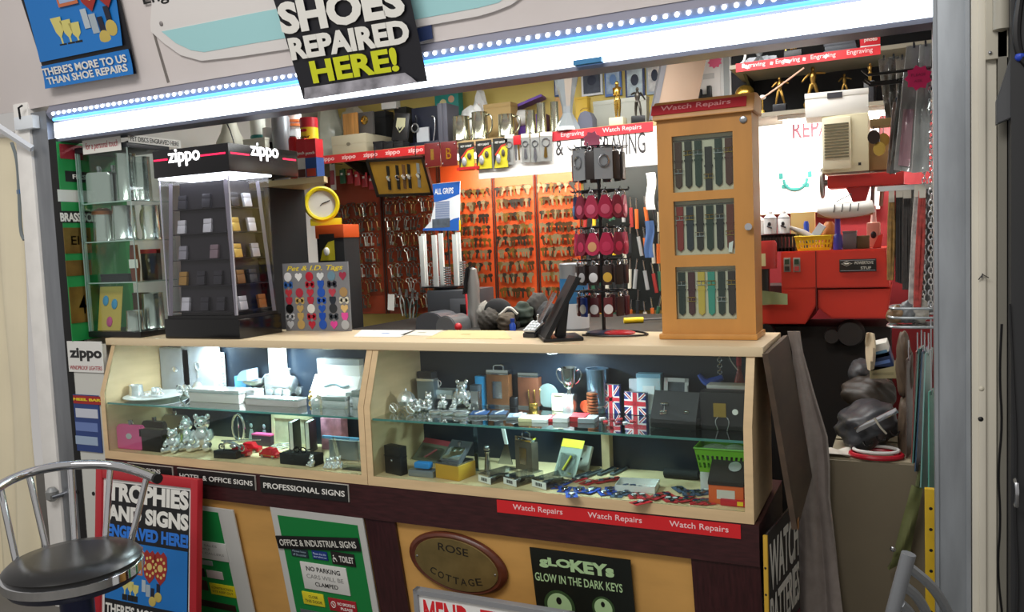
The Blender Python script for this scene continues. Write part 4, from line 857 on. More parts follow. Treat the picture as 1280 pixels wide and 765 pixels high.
for a, b, lb in (((478, 632), (556, 690), 'long clear case with a barcode label close to the yellow box'), ((597, 640), (676, 700), 'long clear case with a barcode label in the middle'), ((732, 655), (818, 710), 'long clear case with a barcode label beside the blue cards')):
    p, w, h = fitc(d7, a, b, BZ); h = .026; t = T('clear_case', lb, 'case', p, R(-24))
    M().span((-w/2, 0, 0), (w/2, .11, .003)).obj('tray', mat('#8c7656', .5), t); M().span((-w/2, .0005, .003), (w/2, .1095, h)).obj('clear_lid', PLASTIC, t)
    M().span((-w/2, -.001, .001), (w/2, 0, h*.8)).obj('label', WHITE, t)
    m = M()
    for i in range(9): m.span((-w*.25+i*w*.055, -.0016, .006), (-w*.25+i*w*.055+w*.02*(1+i % 2), -.001, .016))
    m.obj('barcode_stripe', BLACK, t)
    M().tube([(-w*.1, .02, .01), (0, .05, .014), (w*.1, .09, .01)], .005, 8, False, 1).ball((0, .03, .012), (.010, .014, .006), 10).obj('pendant', STEEL, t)
leather_flask('grey brown leather flask with a loop behind the clear cases', fitc(d7, (680, 442), (778, 620), BZ), mat('#5c5148', .55, 0, .2, 30), R(-20))
p, w, h = fitc(d7, (612, 400), (682, 560), BZ, .25); t = T('cake_slice', 'white handled steel cake slice standing behind the leather flask', 'cake slice', p)
M().prism([(-w*.55, 0), (w*.4, 0), (w*.15, h*.5), (-.002, h*.5)], 'y', 0, .004).obj('blade', STEEL, t); M().prism([(-.002, h*.5), (w*.15, h*.5), (-.004, h), (-.015, h)], 'y', -.002, .006).obj('handle', WHITE, t)
t = blister('clear blister pack with a yellow top and red tool leaning on a white slab', fitc(d8, (0, 392), (92, 535), BZ, .17), '#d8c838', '#8a8f86', .55, R(-12))
p, w, h = fitc(d8, (52, 420), (148, 528), BZ, .25); t = T('wall_plate', 'pale grey slab leaning behind the yellow topped pack', 'plate', p, 0, None, Euler((-.35, 0, R(-25)))); M().span((-w*.45, 0, 0), (w*.45, .01, h), .002).obj('slab', mat('#b9b8ae', .6), t); M().span((-w*.1, -.004, h*.4), (w*.1, 0, h*.48)).obj('catch', DARKMETAL, t)
for i, (x, y) in enumerate(((120, 538), (160, 530), (210, 522), (262, 516))): 
    q = onZ(*d8(x, y), BZ); t = T('boxed_pen', 'slim grey boxed pen lying behind the blue cards', 'pen', q, R(70+i*3), 'boxed pens on the cabinet floor'); M().span((-.045, -.008, 0), (.045, .008, .007), .001).obj('case', mat('#50585e', .4), t); M().cyl(.003, -.036, .036, (0, 0, .009), 8, 'x').obj('pen', STEEL, t)
p, w, h = fitc(d8, (242, 560), (392, 600), BZ); h = .02; t = T('ring_tray', 'open white card tray holding small metal rings', 'tray', p, R(6))
M().span((-w/2, 0, 0), (w/2, .08, .002)).span((-w/2, 0, 0), (w/2, .002, h)).span((-w/2, .078, 0), (w/2, .08, h)).span((-w/2, 0, 0), (-w/2+.002, .08, h)).span((w/2-.002, 0, 0), (w/2, .08, h)).obj('tray', WHITE, t)
for i in range(12):
    x, y = random.uniform(-w*.38, w*.38), random.uniform(.015, .065); m = M().tube([(.008*math.cos(k*.7), .008*math.sin(k*.7), 0) for k in range(9)], .0016, 5, True)
    one('metal_ring', 'small bluish metal ring lying in the white tray', 'ring', m, mat('#6a7c9c', .3, .7), (p.x+x*math.cos(.1)-y*math.sin(.1), p.y+y, BZ+.004), 0, 'rings in the white tray', Euler((random.uniform(-.3, .3), random.uniform(-.3, .3), 0)))
def carded(i, x, y, hexc, lb, grp):
    q = onZ(*d8(x, y), BZ); q.z += .0005+.0012*(i % 4); t = T('carded_watch', lb, 'watch', q, random.uniform(-.9, .9), grp)
    M().span((-.017, -.028, 0), (.017, .028, .001)).obj('card', mat(hexc, .5, 0, .25, 60), t)
    M().lathe([(0, .001), (.010, .001), (.0105, .004), (.008, .0055), (0, .0055)], seg=14).obj('watch_case', STEEL, t); M().lathe([(0, .0056), (.007, .0056), (.007, .006), (0, .006)], seg=12).obj('dial', mat(random.choice(['#1c2c50', '#d8d8d8', '#222222']), .3), t)
    M().span((-.004, -.026, .001), (.004, -.009, .0025)).span((-.004, .009, .001), (.004, .026, .0025)).obj('strap', mat(random.choice(['#2a2420', '#6b3a28', '#101820']), .5), t)
for i, (x, y) in enumerate(((15, 575), (50, 562), (95, 600), (130, 612), (155, 590), (190, 608), (225, 592), (75, 612), (35, 598))): carded(i, x, y, '#2448b0', 'small watch on a blue card at the cabinet floor', 'watches on blue cards')
for i, (x, y) in enumerate(((100, 550), (140, 562), (190, 558), (230, 552), (300, 625), (345, 612), (340, 640), (390, 632), (430, 640), (470, 628), (440, 612), (500, 648), (545, 640), (590, 636), (560, 655))): carded(i, x, y, '#c82830', 'small watch on a red card at the cabinet floor', 'watches on red cards')
for i, (x, y) in enumerate(((250, 610), (285, 600), (490, 590), (520, 605), (560, 600), (590, 595))): carded(i, x, y, '#4a5a74', 'small watch on a grey card at the cabinet floor', 'watches on grey cards')
p, w, h = fitc(d8, (432, 500), (560, 572), BZ, .25); one('cloth_roll', 'rolled black cloth lying at the back of the cabinet floor', 'cloth', M().cyl(h*.38, -w/2, w/2, (0, .0, h*.38), 20, 'x').cyl(h*.2, -w/2-.003, w/2+.003, (0, 0, h*.38), 14, 'x'), MATBLACK, p)
# green basket on a white tub
p, w, h = fitc(d8, (566, 505), (680, 595), BZ, .16)
t = gift_box('white_tub', 'white tub under the green basket', 'tub', (p, w, h), .08, WHITE, 0, .006, mat('#dcdcd8', .5))
z1 = BZ+h+.0006; p2, w2, h2 = fitc(d8, (552, 392), (742, 505), z1, .155); w2 = min(w2, .155); p2.x = -.105; h2 = .068
t = T('green_basket', 'lime green plastic basket of clear bags in the cabinet corner', 'basket', V((p2.x, p2.y, z1)))
def taper(m, w, d, h, k, th=.002, holes=None):
    """a basket: floor and four sloping walls"""
    a, b = w*k/2, w/2; c, e = d*k/2, d/2
    lo = [V((-a, -c, 0)), V((a, -c, 0)), V((a, c, 0)), V((-a, c, 0))]; hi = [V((-b, -e, h)), V((b, -e, h)), V((b, e, h)), V((-b, e, h))]
    m.box((0, 0, th/2), (a*2, c*2, th))
    for i in range(4):
        j = (i+1) % 4; A, B, Cc, D = lo[i], lo[j], hi[j], hi[i]; n = (B-A).cross(D-A).normalized()*th
        def pt(u, v): return (A.lerp(B, u)).lerp(D.lerp(Cc, u), v)
        def quad(u0, u1, v0, v1):
            q = [pt(u0, v0), pt(u1, v0), pt(u1, v1), pt(u0, v1)]; vs = [m.bm.verts.new(x) for x in q]+[m.bm.verts.new(x-n) for x in q]
            for f in ((0, 1, 2, 3), (7, 6, 5, 4), (0, 4, 5, 1), (1, 5, 6, 2), (2, 6, 7, 3), (3, 7, 4, 0)): m.bm.faces.new([vs[x] for x in f])
        if not holes: quad(0, 1, 0, 1); continue
        nx, rows = holes; quad(0, 1, 0, .18); quad(0, 1, .82, 1)
        for r in range(rows):
            v0 = .18+.64*r/rows; v1 = .18+.64*(r+1)/rows; quad(0, 1, v1-.10, v1)
            for c_ in range(nx+1): u = c_/nx; quad(max(0, u-.25/nx), min(1, u+.25/nx), v0, v1-.10)
    bmesh.ops.recalc_face_normals(m.bm, faces=m.bm.faces[:])
    for i in range(4): m.tube([hi[i], hi[(i+1) % 4]], th*1.3, 6)
    return m
taper(M(), w2, .11, h2, .82, .002, (10, 2)).obj('basket', mat('#7cc02c', .45), t)
m = M().ball((-.02, 0, h2*.72), (.045, .035, .02), 14).ball((.03, .01, h2*.75), (.035, .03, .018), 12); one('clear_bag', 'crumpled clear bag heaped in the green basket', 'bag', m, mat('#b8c0a8', .2, alpha=.45), (p2.x, p2.y, z1))
p, w, h = fitc(d8, (602, 472), (735, 614), BZ, .045); w = min(w, .098); p.x = -.079
t = T('boxed_watch', 'orange watch carton with a black lid picturing a watch face', 'box', p)
M().span((-w/2, 0, 0), (w/2, .085, h*.42), .001).obj('carton', mat('#e0642c', .5), t); M().prism([(-.002, h*.42), (-.002, h*.50), (.085, h), (.085, h*.42)], 'x', -w/2-.001, w/2+.001).obj('lid', mat('#2a211e', .5), t)
M().span((-w*.26, -.001, h*.12), (w*.26, 0, h*.32)).obj('white_label', mat('#d8d4cc', .6), t)
m = M().lathe([(0, 0), (.017, 0), (.017, .0015), (.011, .002), (0, .002)], (0, 0, 0), 20); m.obj('watch_picture', mat('#c8ccce', .3, .5), t, (w*.2, .040, h*.76), (math.atan2(h*.5, .087), 0, 0))
p, w, h = fitc(d8, (640, 626), (735, 676), BZ, .014); w = min(w, .066); p.x = -.060; t = gift_box('small_red_box', 'small red box with a yellow sticker before the orange carton', 'box', (p, w, .017), .026, mat('#c41828', .45)); M().span((w*.18, -.001, .003), (w*.42, 0, .014)).obj('price_sticker', YELLOW, t)
p = None
# nothing pokes through the glass, the sides or the back of the cabinets
bpy.context.view_layer.update()
for o in list(SC.objects):
    if o.parent or 'label' not in o or o['category'] in ('cabinet', 'counter', 'lamp', 'worktop', 'cable', 'sign', 'chain', 'string', 'post') or not (CABZ < o.location.z < UZ and 0 < o.location.y < CBK and -2.4 < o.location.x < 0): continue
    P = [c.matrix_world @ V(b) for c in [o]+list(o.children_recursive) if c.type == 'MESH' for b in c.bound_box]
    if not P: continue
    lo, hi = [min(p[i] for p in P) for i in range(3)], [max(p[i] for p in P) for i in range(3)]
    fy = .0145+max(0, hi[2]-.9)*.3; by = CBK-.0135; a, b = (-2.377, XD-.024) if o.location.x < XD else (XD+.024, -.023)
    if hi[1] > by: o.location.y -= hi[1]-by; lo[1] -= hi[1]-by
    if lo[1] < fy: o.location.y += fy-lo[1]
    if lo[0] < a: o.location.x += a-lo[0]
    elif hi[0] > b: o.location.x -= hi[0]-b
    z0 = SHZ+.0003 if o.location.z > SHZ-.01 else CABZ+.0303
    if lo[2] < z0: o.location.z += z0-lo[2]; hi[2] += z0-lo[2]
    if hi[2] > SHZ-.007 and lo[2] < SHZ-.03: o.scale *= (SHZ-.009-z0)/(hi[2]-z0)
# ------------------------------------------------------------ on the worktop
WZ = TOPZ+.0005
# glass tower of engraving gifts
GY = .088
gx0 = -2.548; gx1 = onY(176, 418, GY).x; gd = .20; gz1 = onY(166, 176, GY).z
gw = gx1-gx0; gh = gz1-WZ
g = T('glass_display_case', 'tall glass case of tankards and flasks at the far end of the worktop', 'cabinet', ((gx0+gx1)/2, GY, WZ))
M().span((-gw/2, -.004, 0), (gw/2+.004, gd, .022), .002).obj('base', BLACK, g)
M().span((-gw/2, 0, gh-.02), (gw/2, gd, gh), .001).obj('top', mat('#20242a', .4), g)
EDG = mat('#9fb4ae', .15, .2)
M().span((-gw/2+.001, .0, .022), (gw/2-.001, .003, gh-.02)).obj('front_pane', GLASS, g, smooth=False)
M().span((gw/2-.003, .003, .022), (gw/2, gd-.001, gh-.02)).obj('side_pane', GLASS, g, smooth=False)
M().span((-gw/2, .003, .022), (-gw/2+.003, gd-.001, gh-.02)).obj('side_pane', GLASS, g, smooth=False)
for x in (-gw/2, gw/2-.003): M().span((x, -.001, .022), (x+.003, .003, gh-.02)).obj('edge_strip', EDG, g)
gsz = []
for yy in (249, 299, 352):
    z = onY(172, yy, GY+.004).z; gsz.append(z); M().span((-gw/2+.004, .005, z-WZ-.004), (gw/2-.004, gd-.004, z-WZ)).obj('glass_shelf', SHELFGLASS, g)
    M().span((-gw/2+.004, .004, z-WZ-.0042), (gw/2-.004, .0052, z-WZ+.0002)).obj('shelf_edge', mat('#b9cdc6', .3), g)
M().span((-gw/2+.004, .004, .023), (-gw/2+.012, .012, gh-.021)).obj('corner_post', EDG, g)
def pg(xl, xr, yt, yb, lv, y): 
    z0 = (gsz+[WZ+.022])[lv]+.0005; p, w, h = fit(xl, xr, yt, yb, z0, y); p.z = z0; p.x = min(max(p.x, gx0+.012+w/2), gx1-.008-w/2); return p, w, h
flask('tilted steel hip flask on the top glass shelf', pg(108, 131, 208, 246, 0, GY+.04), PEWTER, .3)
flask('upright steel hip flask behind the tilted one', pg(131, 150, 206, 245, 0, GY+.08), STEEL, .1)
mug('glass_tumbler', 'tall clear tankard at the middle of the top glass shelf', pg(150, 170, 192, 244, 0, GY+.1), PEWTER, 0, 0)
mug('glass_tumbler', 'tall pewter goblet beyond the corner on the top glass shelf', pg(172, 188, 196, 245, 0, GY+.14), PEWTER, 0, 0)
p, w, h = pg(122, 140, 260, 297, 1, GY+.05); t = T('copper_lidded_mug', 'steel mug with a copper lid on the second glass shelf', 'tankard', p); M().lathe([(0, 0), (w*.5, 0), (w*.45, h*.8), (0, h*.8)], seg=20).obj('body', PEWTER, t); M().lathe([(w*.5, h*.8), (w*.5, h*.9), (w*.2, h), (0, h)], seg=20).obj('lid', mat('#a4623a', .3, .8), t)
mug('pewter_tankard', 'pewter tankard with a curled handle on the second glass shelf', pg(146, 168, 257, 297, 1, GY+.07), PEWTER, 0, -1)
mug('pewter_tankard', 'bright pewter tankard by the side pane on the second shelf', pg(182, 200, 256, 296, 1, GY+.14), PEWTER, 0, -1)
p, w, h = pg(116, 150, 328, 348, 2, GY+.06); gift_box('watch_case', 'dark flat case on the third glass shelf', 'case', (p, w, .03), .05, mat('#20242c', .5), 0, .01)
p, w, h = pg(163, 174, 306, 350, 2, GY+.05); t = T('pen_knife', 'upright brown penknife with a pale tag on the third glass shelf', 'knife', p); M().prism([(-w*.35, 0), (w*.35, 0), (w*.5, h*.4), (w*.35, h), (-w*.35, h), (-w*.5, h*.4)], 'y', 0, .012, .002).obj('handle', mat('#70301c', .4), t); M().span((-w*.5, -.001, h*.36), (w*.5, 0, h*.6)).obj('tag', PAPER, t)
p, w, h = pg(178, 198, 312, 350, 2, GY+.13); t = T('cufflink_case', 'black case of cufflinks with a red top on the third glass shelf', 'case', p); M().span((-w/2, 0, 0), (w/2, .02, h)).obj('case', BLACK, t); M().span((-w/2, -.001, h*.88), (w/2, .02, h+.002)).obj('red_top', RED, t)
for q in (.3, .65): M().ball((0, -.001, h*q), (.008, .003, .009), 10).obj('cufflink', STEEL, t)
p, w, h = pg(122, 150, 358, 410, 3, GY+.03); t = T('tag_card', 'yellow card with blue and pink tags at the foot of the glass case', 'card', p, 0, None, Euler((-.15, 0, 0)))
M().span((-w/2, 0, 0), (w/2, .002, h)).obj('card', mat('#d6b658', .6), t)
for dx, dz, hx_ in ((-.2, .68, '#3a9ad0'), (.2, .6, '#3a9ad0'), (.02, .2, '#d04a90')): M().ball((dx*w, -.002, dz*h), (w*.13, .004, h*.12), 10).obj('tag', mat(hx_, .3), t)
mug('pewter_tankard', 'large pewter tankard at the foot of the glass case', pg(183, 204, 366, 411, 3, GY+.12), PEWTER, 0, -1)
mug('shot_cup', 'small pewter cup in front of the large tankard', pg(162, 178, 388, 412, 3, GY+.035), PEWTER, 0, 0, 'cup')
p, w, h = pg(168, 182, 366, 410, 3, GY+.09); gift_box('tankard_box', 'brown box standing behind the small pewter cup', 'box', (p, w, h), .03, mat('#4a3024', .6), 0, .01)
PGF = PL((0, GY-.006, 1.7))
t = PGF.sign('paper_label', 'white label reading for a personal touch along the glass case top', 'label', (103, 176), (152, 187.5), PAPER, .001)
PGF.text('for a personal touch', (107, 179), (148, 185), mat('#b0404c', .6), .004)
PGR = PL((gx1+.004, .2, 1.7), 0, R(90))
c_ = PGR.at(207, 172); t = T('paper_label', 'white label about engraved pet discs on the end of the glass case', 'label', (gx1+.0045, GY+.13, gz1+.013), R(90))
M().box((0, 0, 0), (.25, .001, .030)).obj('board', PAPER, t); text('PET DISCS ENGRAVED HERE', 0, -.0006, -.009, .23, .018, SIGNBLACK, t, .006)
M().tube([V(((gx0+gx1)/2, GY+.08, gz1+.006)), V((gx1-.03, GY+.10, gz1+.022)), V((gx1-.06, GY+.03, gz1+.006)), V((gx1-.1, GY+.10, gz1+.006))], .003, 6, False, 2).obj('cable_coil', BLACK)
tag(bpy.data.objects['cable_coil'], 'black cable lying on top of the glass case', 'cable')

# lighter tower with lit canopy
ZY = .078
zx0 = onY(207, 422, ZY).x; zx1 = onY(300, 421, ZY).x; zyb = onX(353, 412, zx1).y; zd = min(.27, max(.2, zyb-ZY)); zw = zx1-zx0
z = T('lighter_display', 'black revolving lighter display with a lit canopy on the worktop', 'display stand', ((zx0+zx1)/2, ZY, WZ))
zb = onY(255, 399, ZY).z-WZ
M().span((-zw/2, 0, 0), (zw/2, zd, zb), .003).obj('base', GLOSSBLACK, z)
ct_ = onY(286, 178, ZY-.01).z-WZ; cb = onY(286, 214, ZY-.01).z-WZ
cx0 = onY(191, 200, ZY-.01).x-z.location.x; cx1 = onY(286, 200, ZY-.01).x-z.location.x; cyb = onX(372, 200, cx1+z.location.x).y-ZY
cn = M().span((cx0, -.01, cb), (cx1, max(cyb, zd), ct_), .002).obj('canopy', mat('#0d0c12', .25), z)
LITW = mat('#ffffff', .4, emit=4.5); LITR = mat('#ff2050', .4, emit=1.4)
M().span((cx0+.01, 0, cb-.006), (cx1-.01, zd-.01, cb)).obj('lamp_tray', mat('#f2f6ff', .4, emit=9), z)
PZ = PL((0, ZY-.0105, 1.6)); PZ.t = z; PZ.c = z.location; PZ.th = 0
zy = -.0115
(a, b), (c, d) = (PZ.loc(PZ.at(*c6(q[0], q[1]))) for q in ((85, 82), (200, 132)))
ox, oz = PZ.loc(z.location)
text('zippo', (a+c)/2-ox, zy, d-oz+.004, c-a, b-d, LITW, z, .012, .001, 'lit_logo')
(e, f_), (g1, h1) = (PZ.loc(PZ.at(*c6(q[0], q[1]))) for q in ((35, 120), (285, 95)))
zl = (d+b)/2-oz+.002
M().span((cx0+.006, zy-.0006, zl-.003), (a-ox-.004, zy, zl+.003)).obj('red_line', LITR, z); M().span((c-ox+.004, zy-.0006, zl-.003), (cx1-.012, zy, zl+.003)).obj('red_line', LITR, z)
yl = max(cyb, zd)+.01
for o, (ya, yb_) in ((None, (.0, .28)), (None, (.74, .97))): M().span((cx1, -.01+yl*ya+.01, zl-.003), (cx1+.0006, -.01+yl*yb_, zl+.003)).obj('red_line', LITR, z)
t2 = text('zippo', cx1+.0008, -.01+yl*.5, zl-.016, yl*.40, b-d, LITW, z, .012, .001, 'lit_logo', rot=(0, 0, R(90)))
# obelisk of shelves
rz0, rz1 = zb+.012, cb-.02; cxm, cym = 0, zd/2
def ob(zz): f = (zz-rz0)/(rz1-rz0); return (zw*.44)*(1-.17*f), (zd*.44)*(1-.17*f)
m = M(); a0, b0 = ob(rz0); a1, b1 = ob(rz1)
m.prism([(-a0, 0), (a0, 0), (a1, 1), (-a1, 1)], 'x', 0, 1) if False else None
vs = [m.bm.verts.new((s*A, cym+t_*B, Z)) for A, B, Z in ((a0*.8, b0*.8, rz0), (a1*.8, b1*.8, rz1)) for s, t_ in ((-1, -1), (1, -1), (1, 1), (-1, 1))]
for f in ((0, 1, 5, 4), (1, 2, 6, 5), (2, 3, 7, 6), (3, 0, 4, 7), (4, 5, 6, 7), (3, 2, 1, 0)): m.bm.faces.new([vs[i] for i in f])
m.obj('tower', mat('#222126', .35), z, smooth=False)
m = M()
for s, t_ in ((-1, -1), (1, -1), (1, 1), (-1, 1)): m.tube([(s*a0, cym+t_*b0, rz0), (s*a1, cym+t_*b1, rz1)], .009, 4)
m.obj('corner_frame', mat('#8a8690', .25, .4), z)
levels = [rz0+(rz1-rz0)*q for q in (.03, .225, .42, .615, .80)]
for q in levels:
    A, B = ob(q); M().span((-A, cym-B, q-.003), (A, cym+B, q), .001).obj('shelf', mat('#1c1b20', .3), z)
A, B = ob(rz0); M().span((-zw*.47, zd*.03, zb), (zw*.47, zd*.97, zb+.012)).obj('turntable', BLACK, z)
c = M().span((-zw*.46, zd*.04, zb+.013), (zw*.46, zd*.96, cb-.008)); bmesh.ops.delete(c.bm, geom=[f for f in c.bm.faces if abs(f.normal.z) > .5], context='FACES'); c.obj('acrylic_cover', SMOKE, z, smooth=False)
for s in (-1, 1):
    M().span((s*zw*.46-.002, zd*.04-.001, zb+.013), (s*zw*.46+.002, zd*.04+.003, cb-.008)).obj('cover_edge', mat('#b8b8c2', .2, .3), z)
def lighter(x, y, zz, rz, hexc, lb, metal=.9, grp=None, roff=None):
    t = T('lighter', lb, 'lighter', (z.location.x+x, ZY+y, WZ+zz), 0, grp, Euler((-.16, 0, rz)))
    M().span((-.019, 0, .002), (.019, .012, .034), .002).obj('case', mat(hexc, .3, metal*.45), t); M().span((-.019, 0, .0345), (.019, .012, .052), .002).obj('lid', mat(hexc, .3, metal*.45), t)
    return t
SV, GD_, BZ_, DKL = '#d8dade', '#d8b95c', '#8a6236', '#34343a'
front = [[(.12, DKL, .4), (.62, DKL, .4)], [(.10, SV, .9), (.62, SV, .9)], [(.12, '#9c9ca4', .9), (.72, '#8c7a80', .8)], [(.12, '#b08a4a', .9), (.45, DKL, .5), (.76, DKL, .6)], [(.16, SV, .9), (.5, DKL, .6), (.78, DKL, .6)]]
side = [[(.22, DKL, .4), (.72, SV, .9)], [(.16, GD_, .9), (.78, SV, .9)], [(.16, GD_, .8), (.80, '#a8a8ae', .9)], [(.18, BZ_, .8), (.6, DKL, .5)], [(.18, SV, .9), (.82, '#a46a34', .7)]]
ords = ['fifth', 'fourth', 'third', 'second', 'lowest']
for face, rows in (('front', front), ('end', side)):
    for i, row in enumerate(rows):
        q = levels[4-i]; A, B = ob(q)
        for j, (u, hx_, mt) in enumerate(row):
            cname = {SV: 'silver', GD_: 'gold', BZ_: 'bronze', DKL: 'black'}.get(hx_, 'engraved')
            lb = '%s lighter, %s on the %s shelf up, %s face of the display' % (cname, ['first', 'second', 'third'][j], ['top', 'fourth', 'third', 'second', 'lowest'][i], 'front' if face == 'front' else 'aisle')
            if face == 'front': lighter(-A+.02+(2*A-.04)*u, cym-B+.004, q+.0005, 0, hx_, lb, mt)
            else: lighter(A-.004, cym-B+.02+(2*B-.04)*u, q+.0005, R(90), hx_, lb, mt)

# pet tag board
p0 = onZ(396, 413.5, WZ); PY = min(p0.y, .37)
PT2 = PL((0, PY, 1.2)); c, w, h = PT2.rect(c6(489, 481), c6(734, 718)); h = c.z+h/2-WZ
t = T('pet_tag_board', 'grey sample board of coloured pet tags beside the lighter display', 'sample board', (c.x, PY, WZ)); t2 = t
M().span((-w/2, 0, 0), (w/2, .006, h)).obj('board', mat('#77787c', .5), t); M().prism([(.006, 0), (.006, h*.6), (.05, 0)], 'x', -.003, .003).obj('stand', GREY, t)
text('Pet & I.D. Tags', 0, -.0006, h*.865, w*.86, h*.095, mat('#e0c832', .5), t, .012, italic=.3)
cols = [['#e8e8ea', '#f0f0ee', '#c02838', '#d8dcdc', '#6a8c9c', '#a03048'], ['#3a68b0', None, '#c02838', '#2858b8', '#30303c', None], ['#c84048', '#b83848', '#c83848', '#2858b8', '#b84050', '#a88858'], ['#c03848', '#c8a868', '#b83848', '#2858b8', '#28303a', '#d0ccb8'], ['#181818', '#c8a868', '#e8e6e0', '#2858b8', '#303438', '#d8b878'], ['#c8ccd0', '#c8a868', '#c03040', '#2050b8', '#384048', '#e050a0'], ['#d4d8dc', '#c8a868', '#c03040', '#2858b8', '#e048a0', '#b0b4b8']]
for r, row in enumerate(cols):
    for k, hx_ in enumerate(row):
        if not hx_: continue
        x, zz = -w*.42+w*.168*k, h*(.80-.118*r); sh = (r+k*2) % 4; m = M(); q = w*.058
        if sh == 0: m.lathe([(0, 0), (q, 0), (q, .002), (0, .0025)], (x, 0, zz), 18, 'y')
        elif sh == 1:
            for sx in (-1, 1):
                for sz in (-1, 1): m.lathe([(0, 0), (q*.45, 0), (q*.45, .002), (0, .002)], (x+sx*q*.75, 0, zz+sz*q*.3), 10, 'y')
            m.span((x-q*.8, -.002, zz-q*.35), (x+q*.8, 0, zz+q*.35))
        elif sh == 2: m.prism([(x+q*a, zz+q*b) for a, b in ((0, -1), (.9, .0), (.85, .6), (.4, .8), (0, .5), (-.4, .8), (-.85, .6), (-.9, 0))], 'y', -.002, 0)
        else: m.prism([(x+q*a, zz+q*b) for a, b in ((-.8, .8), (.8, .8), (.85, 0), (.4, -.8), (0, -1), (-.4, -.8), (-.85, 0))], 'y', -.002, 0)
        m.obj('tag', mat(hx_, .35, .2), t)
# papers
for a, b, cc, d, hexc, lb in (((442, 421), (500, 421.5), (520, 413), (452, 412.5), '#e6e4de', 'white printed paper lying flat beside the pet tag board'), ((532, 423), (640, 424), (632, 413), (562, 412.5), '#dccb92', 'yellowed paper sheet lying flat in the middle of the worktop'), ((500, 419), (540, 420), (556, 412.5), (522, 412), '#e2dccb', 'pale leaflet between the two papers on the worktop')):
    m = M(); q = [onZ(*e, WZ) for e in (a, b, cc, d)]; q = [V((e.x, min(e.y, .395), e.z)) for e in q]; m.prism([(e.x-q[0].x, e.y-q[0].y) for e in q], 'z', 0, .0008)
    t = T('paper_sheet', lb, 'paper', q[0]); m.obj('sheet', mat(hexc, .7, 0, .06, 12), t)
    A = (q[0]+q[2])/2-q[0]; M().box((A.x, A.y, .001), (.03, .015, .0004)).obj('print_mark', mat(['#5a86c0', '#b3a468', '#9a9480'][0 if 'white' in lb else 1 if 'yellow' in lb else 2], .7), t)
# card terminal, black stand
p = onZ(661, 422, WZ)
t = T('card_terminal', 'small grey card terminal with a keypad before the black stand', 'card terminal', p, R(-15)); 
M().prism([(-.0, 0), (0, .012), (.05, .04), (.06, .04), (.06, 0)], 'x', -.026, .026, .003).obj('body', mat('#25262a', .4), t)
M().box((0, .024, .032), (.046, .052, .006), (.51, 0, 0), .001).obj('keypad_plate', mat('#b4b8bc', .35, .3), t)
for i in range(4):
    for j in range(3): M().box((-.013+.013*j, .006+.012*i, .0255+.0067*i), (.008, .007, .005), (.51, 0, 0)).obj('key', mat('#e6e8ea', .4), t)
M().tube([(0, .05, .04), (0, .05, .062)], .0035, 8).ball((0, .05, .064), .005, 8).obj('antenna', STEEL, t)
p = onZ(694, 424, WZ)
t = T('black_stand', 'black leaning till screen on a flat foot in the middle of the worktop', 'screen', p, R(-60))
M().span((-.075, -.045, 0), (.075, .075, .010), .003).obj('foot', BLACK, t)
M().prism([(-.04, .010), (-.025, .010), (.075, .185), (.06, .19)], 'x', -.075, .075, .002).obj('screen', mat('#0e0e10', .5), t)
M().prism([(-.045, .05), (-.042, .048), (.010, .138), (.007, .14)], 'x', -.066, .0).obj('silver_card', STEEL, t)
M().prism([(.0, .01), (.03, .01), (.045, .12), (.03, .12)], 'x', -.02, .02).obj('support', BLACK, t)
p = onZ(775, 419, WZ); p.y = min(p.y, .33); one('red_pad', 'red padded cushion lying under the black cable loop', 'pad', M().ball((0, 0, .008), (.05, .035, .0085), 16), mat('#c01c28', .4), p)
m = M().tube([(p.x-.11, p.y-.035, WZ+.004), (p.x-.04, p.y-.06, WZ+.004), (p.x+.07, p.y-.05, WZ+.004), (p.x+.10, p.y-.0, WZ+.004), (p.x+.02, p.y+.035, WZ+.012), (p.x-.08, p.y+.03, WZ+.004), (p.x-.11, p.y-.0, WZ+.004)], .0032, 7, False, 2); tag(m.obj('cable_loop', BLACK), 'black cable looped on the worktop around the red pad', 'cable')
# spinner of key fobs
p = onZ(760, 415, WZ); p.y = min(p.y, .34)
zt = onY(760, 172, p.y).z-WZ; mp_ = mpp(p); Rr = 36*mp_
sp = T('key_fob_spinner', 'black wire spinner stand of leather key fobs on the worktop', 'display stand', p)
M().lathe([(0, 0), (.055, 0), (.055, .006), (.02, .012), (0, .012)], seg=28).obj('base', mat('#22304e', .4), sp)
M().cyl(.006, .012, zt, seg=12).obj('pole', BLACK, sp)
tz = [onY(760, y, p.y).z-WZ for y in (184, 238, 284, 324, 363)]
for q in tz:
    m = M().tube([(Rr*.8*math.cos(k*PI/12), Rr*.8*math.sin(k*PI/12), q) for k in range(24)], .0022, 5, True)
    for k in range(12): a = k*PI/6; m.tube([(0, 0, q), (Rr*math.cos(a), Rr*math.sin(a), q), (Rr*1.04*math.cos(a), Rr*1.04*math.sin(a), q+.008)], .0016, 5)
    m.obj('wire_rack', DARKMETAL, sp)
M().prism([(.03*math.cos(k*PI/8)*(1 if k % 2 else .78), .03*math.sin(k*PI/8)*(1 if k % 2 else .78)) for k in range(16)], 'y', -.012, -.010).obj('pink_star', mat('#ff8cae', .5), sp, (-.015, 0, zt-.005))
